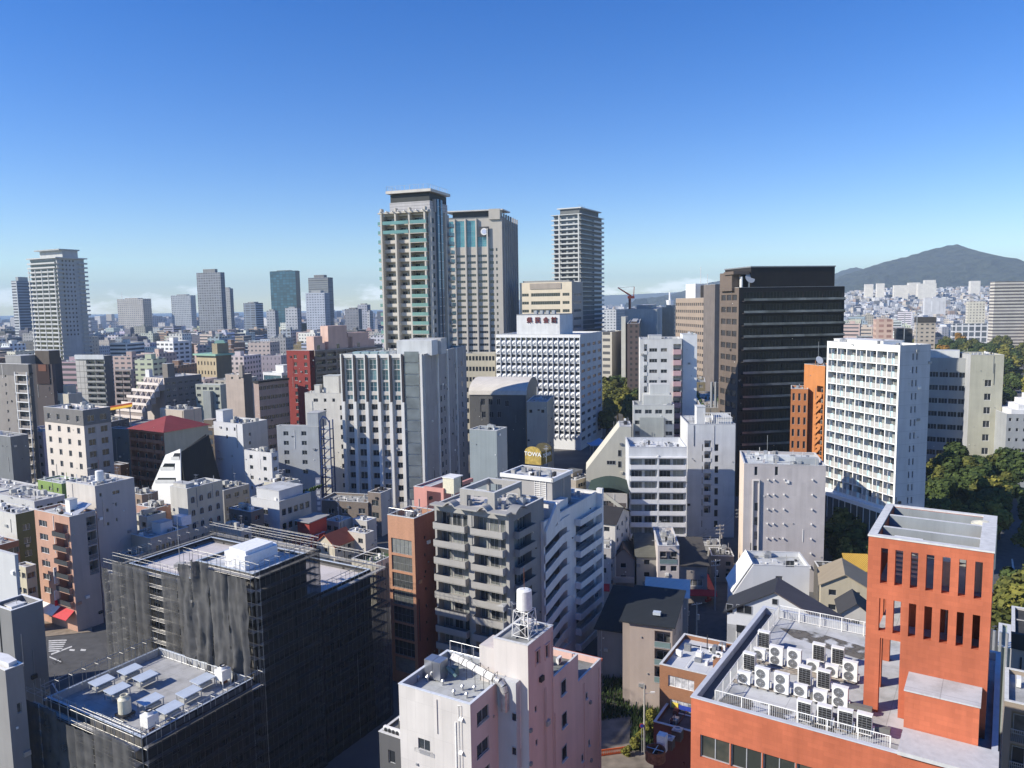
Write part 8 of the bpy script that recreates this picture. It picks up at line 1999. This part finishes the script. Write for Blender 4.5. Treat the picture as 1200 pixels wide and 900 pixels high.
for (y, x) in cells:
    w, d = r2.uniform(11, 22), r2.uniform(11, 20)
    base = r2.choice((9, 12, 15, 18, 21, 24, 27, 30, 36)) if r2.random() < .8 else r2.uniform(30, 44)
    if y < 300: base = min(base, 24)
    u, v = proj((x, y, base))
    if not -40 < u < 1240: continue
    while ri < len(REG) and REG[ri][4] < y:
        g = REG[ri]
        for q in range(max(0, int(g[0])+50), min(1299, int(g[1])+51)): cover[q] = min(cover[q], g[2])
        ri += 1
    bad = False
    rad = math.hypot(w, d)/2
    for g in REG:
        c, s_ = math.cos(g[9]), math.sin(g[9]); dx, dy = x-g[5], y-g[6]; a_, b__ = abs(c*dx+s_*dy), abs(-s_*dx+c*dy)
        if a_ < g[7]+rad*.85 and b__ < g[8]+rad*.85: bad = True; break
    if bad: continue
    hw = rad*900/y; u0, u1 = u-hw, u+hw; vmin = 0
    for g in REG:
        if g[4] > y and g[0] < u1 and g[1] > u0: vmin = max(vmin, g[3])
    vb_ = proj((x, y, 0))[1]
    if vmin > vb_: continue
    hmax = (atz(u, vmin, 0) if False else None)
    h = base
    if vmin > 0 and proj((x, y-rad, h))[1] < vmin:
        h = 65 + ray(u, vmin+1).z * (y-rad)
        if h < 5: continue
        h -= r2.uniform(0, 2)
    v = proj((x, y, h))[1]
    if any(u1 > z[0] and u0 < z[1] and vb_ > z[2] and v < z[3] for z in ZONES): continue
    cv = min(cover[max(0, min(1299, int(u+q)+50))] for q in (-hw*.8, -hw*.4, 0, hw*.4, hw*.8)) if False else max(cover[max(0, min(1299, int(u+q)+50))] for q in (-hw*.7, 0, hw*.7))
    if v > cv - 1: continue
    if nind < 290:
        cn_, col = r2.choice(PAL); phi = 77 if r2.random() < .7 else 62
        where = [l for a_, b__, l in LAND if a_ <= u < b__] or ['at the left edge']
        where = where[0] if u >= 35 else 'at the far left edge'
        hn = 'low' if h < 13 else 'mid rise' if h < 26 else 'tall'
        dist = 'near' if y < 360 else 'more distant' if y < 600 else 'far off'
        nm = r2.choice(('apartment_building', 'office_building', 'apartment_building')) if h > 11 else 'house'
        feat = r2.choice(('plain roof', 'roof hut', 'water tank'))
        lab = f'{dist} {hn} {cn_} block with a {feat}, {where}'
        col = tuple(c_ * r2.uniform(.88, 1.08) for c_ in col); col = tuple(round(c_*25)/25 for c_ in col)
        P = Vector((x, y, h)) - Vector((math.cos(R(phi)), math.sin(R(phi)), 0))*(w/2) - Vector((-math.sin(R(phi)), math.cos(R(phi)), 0))*(d/2)
        uu, vv = proj(P); kf = r2.random()
        if y < 430:
            b = B(nm, lab, uu, vv, P.y, phi, wl=d, wr=w, wall_m=W_(*col, st=r2.choice(('plain', 'panel', 'panel')), pw=r2.choice((2.5, 6.0)), phh=3.1, joint=.82, js=.04, dirt=.24), ph=.7, vb=900, roof=r2.choice(ROOFS), group=None); REG.pop(); b.nwin = 80
            if kf < .4 and h > 12: b.balc('L', .6, b.wl-.6, 3.0, depth=1.2, nw=max(2, int(b.wl/3.4)), wh=1.8, rail='solid'); b.grid('R', max(2, int(w/4)), 3.0, 1.3, 1.2, gl=GLD)
            else: b.grid('L', max(2, int(d/3.3)), 3.1, 1.6, 1.3, gl=GL); b.grid('R', max(2, int(w/3.6)), 3.1, 1.5, 1.3, gl=GL)
            b.finish(); b.clutter(8, int(y), kinds='acwvptc')
            if feat != 'plain roof': b.hut(w*.3, d*.3, w*.3+3.5, d*.3+4, 2.8)
        else:
            fm_ = far(col, (.05, .055, .065), r2.choice((2.6, 3.2, 4.5, 30.0)), r2.choice((3.0, 3.3)), r2.choice((.26, .3)))
            b = B(nm, lab, uu, vv, P.y, phi, wl=d, wr=w, wall_m=fm_, ph=.7, vb=900, roof=r2.choice(ROOFS)); REG.pop(); b.finish(inner=W_(*col))
            if feat != 'plain roof': b.hut(w*.3, d*.3, w*.3+4, d*.3+4, 3.2, W_(*col))
            b.clutter(3, int(y), kinds='wtcc')
        b.root['group'] = lab
        nind += 1
    else: rest.append((x, y, w, d, h))
    for q in range(max(0, int(u0+hw*.3)+50), min(1299, int(u1-hw*.3)+51)): cover[q] = min(cover[q], v)
# distant sprawl, one mass nobody could count
mdist, t_, n_, bs_, L_l = newmat('distant_facades')
uvn = n_.new('ShaderNodeUVMap'); br = n_.new('ShaderNodeTexBrick'); br.offset = 0; br.inputs['Scale'].default_value = 1; br.inputs['Brick Width'].default_value = 4; br.inputs['Row Height'].default_value = 3.4; br.inputs['Mortar Size'].default_value = .95; br.inputs['Mortar Smooth'].default_value = 0
br.inputs['Color1'].default_value = (.09, .1, .12, 1); br.inputs['Color2'].default_value = (.2, .21, .24, 1); L_l(uvn.outputs[0], br.inputs['Vector'])
g = n_.new('ShaderNodeNewGeometry'); rp = n_.new('ShaderNodeValToRGB'); rp.color_ramp.interpolation = 'CONSTANT'
els = rp.color_ramp.elements; els[0].color = (.6, .6, .6, 1); els[1].position = .93; els[1].color = (.15, .15, .16, 1)
for p_, c_ in ((.2, (.46, .46, .48)), (.38, (.5, .45, .38)), (.52, (.66, .66, .68)), (.66, (.3, .31, .34)), (.76, (.36, .26, .2)), (.84, (.42, .46, .52))): q = els.new(p_); q.color = (*c_, 1)
L_l(g.outputs['Random Per Island'], rp.inputs[0]); L_l(rp.outputs[0], br.inputs['Mortar']); L_l(br.outputs[0], bs_.inputs['Base Color'])
mrf, t_, n_, bs2, L_l = newmat('distant_roofs'); g = n_.new('ShaderNodeNewGeometry'); rp = n_.new('ShaderNodeValToRGB'); rp.color_ramp.interpolation = 'CONSTANT'; els = rp.color_ramp.elements; els[0].color = (.4, .41, .42, 1); els[1].position = .9; els[1].color = (.3, .13, .09, 1)
for p_, c_ in ((.3, (.5, .5, .5)), (.5, (.25, .26, .28)), (.7, (.36, .38, .42)), (.8, (.13, .14, .17))): q = els.new(p_); q.color = (*c_, 1)
L_l(g.outputs['Random Per Island'], rp.inputs[0]); L_l(rp.outputs[0], bs2.inputs['Base Color'])
V = []; Fq = []; MI = []; UV = []
def dbox(x, y, w, d, h, ph, z0=0):
    c, s_ = math.cos(ph), math.sin(ph); n0 = len(V)
    for z in (z0-6, z0+h):
        for (a_, b__) in ((-w/2, -d/2), (w/2, -d/2), (w/2, d/2), (-w/2, d/2)): V.append((x + c*a_ - s_*b__, y + s_*a_ + c*b__, z))
    for k in range(4):
        q = (k+1) % 4; Fq.append((n0+k, n0+q, n0+q+4, n0+k+4)); MI.append(0); W3 = w if k % 2 == 0 else d; UV.extend([(0, 0), (W3, 0), (W3, h+6), (0, h+6)])
    Fq.append((n0+4, n0+5, n0+6, n0+7)); MI.append(1); UV.extend([(0, 0)]*4)
for (x, y, w, d, h) in rest: dbox(x, y, w, d, h, phg)
y = 1250
while y < 6200:
    st_ = 24 if y < 2600 else 36
    x = -.72*y
    while x < .72*y:
        xx = x + r2.uniform(-9, 9); yy = y + r2.uniform(-9, 9); k = xx/yy
        u = 600 + 900*k; land = not (yy > 3450 and k < -.25) and not (yy > 4300 + max(0, k)*9000 and k < .2)
        hill_side = k > .32
        dens = .55 if not hill_side else .9
        if land and r2.random() < dens and not (hill_side and yy > 3400):
            if hill_side: h = r2.choice((6, 7, 8, 9, 10, 12, 16)) ; w, d = r2.uniform(8, 16), r2.uniform(8, 15)
            else:
                h = r2.choice((8, 10, 12, 15, 18, 24, 30)) if r2.random() < .93 else r2.uniform(30, 52); w, d = r2.uniform(12, 26), r2.uniform(12, 22)
            dbox(xx, yy, w, d, h, phg + r2.choice((0, .2, -.3, .5)), T(xx, yy))
        x += st_ * (1 if not hill_side else .72) if k < .32 else st_*.7
    y += st_
me = bpy.data.meshes.new('distant_city'); me.from_pydata(V, [], Fq); me.materials.append(mdist); me.materials.append(mrf); me.polygons.foreach_set('material_index', MI)
ul = me.uv_layers.new(name='UVMap'); ul.data.foreach_set('uv', [c_ for p_ in UV for c_ in p_]); me.update()
part('distant_city', me, None, label='sprawl of countless small far off buildings below the horizon', cat='city', kind='stuff')
# far named slabs on the right
SLB = far((.66, .63, .56), (.3, .29, .27), 6, 6, .4)
for i, (u0, u1, v, D, z0, lab) in enumerate(((1014, 1026, 329, 2500, 40, 'grey far slab, leftmost of the row of pale slabs under the mountain'), (1028, 1039, 328, 2450, 40, 'cream far slab second in the row under the mountain'), (1048, 1069, 330, 2400, 40, 'pair of cream far slabs joined, mid row under the mountain'), (1065, 1082, 327, 2550, 40, 'grey green far slab behind the joined cream pair'), (1076, 1103, 328, 2350, 40, 'widest cream far slab at the end of the row under the mountain'), (1084, 1100, 324, 2480, 40, 'taller slab top rising behind the widest cream slab'), (1138, 1152, 325, 2600, 50, 'small grey tiered block on the wooded slope'), (1084, 1115, 349, 1700, 20, 'long low pale factory like slab below the cream slabs'), (1166, 1215, 329, 850, 0, 'large banded apartment slab at the right edge'), (1117, 1180, 379, 960, 0, 'long white framed low building above the park trees'), (1075, 1102, 378, 640, 0, 'beige block with a dark mansard roof beyond the grid tower'), (1027, 1052, 374, 430, 0, 'peach apartment block with rounded balconies beyond the grid tower'), (1052, 1074, 385, 440, 0, 'very dark stepped block beside the peach apartments'), (1135, 1160, 353, 1100, 0, 'cream slab with window rows in front of the banded apartment slab'))):
    m_ = SLB if i < 7 else [far((.55, .55, .55), (.4, .4, .4), 8, 30, .1), far((.56, .53, .46), (.09, .08, .08), 60, 3.6, .25), far((.66, .66, .66), (.06, .07, .08), 7, 7, .12), far((.42, .37, .3), (.05, .05, .05), 4, 3.4, .3), far((.56, .41, .33), (.2, .12, .1), 4, 3, .25), far((.07, .065, .06), (.02, .02, .02), 4, 3, .3), far((.58, .55, .45), (.12, .11, .1), 4, 4, .28)][i-7]
    b = B('apartment_building' if i not in (7, 9) else 'long_low_building', lab, u1 - (u1-u0)*.2 if i not in (9, 8) else u1, v + (4 if i < 7 else 0), D, 72 if i != 8 else 80, uL=u0, wr=max(12, D*.012), wall_m=m_, ph=.5, vb=400); b.finish()
    if i == 10: mb = MB(); mb.box(-.3, -.3, b.h, b.wr+.3, b.wl+.3, b.h+4.5, W_(.06, .055, .05)); mb.build('mansard_roof', b.root)

# ================================================================ AIR
hm = bpy.data.materials.new('haze'); hm.use_nodes = True; hn = hm.node_tree; hn.nodes.clear(); ho = hn.nodes.new('ShaderNodeOutputMaterial'); hv = hn.nodes.new('ShaderNodeVolumePrincipled')
hv.inputs['Color'].default_value = (.62, .80, 1.0, 1); hv.inputs['Density'].default_value = HAZE; hv.inputs['Anisotropy'].default_value = .0
hn.links.new(hv.outputs[0], ho.inputs['Volume'])
mb = MB(); mb.box(-12000, -160, -8, 12000, 12450, 480, hm); hz = mb.build('haze', kind='stuff')
hz['label'] = 'thin blue air haze over the distant city'; hz['category'] = 'haze'
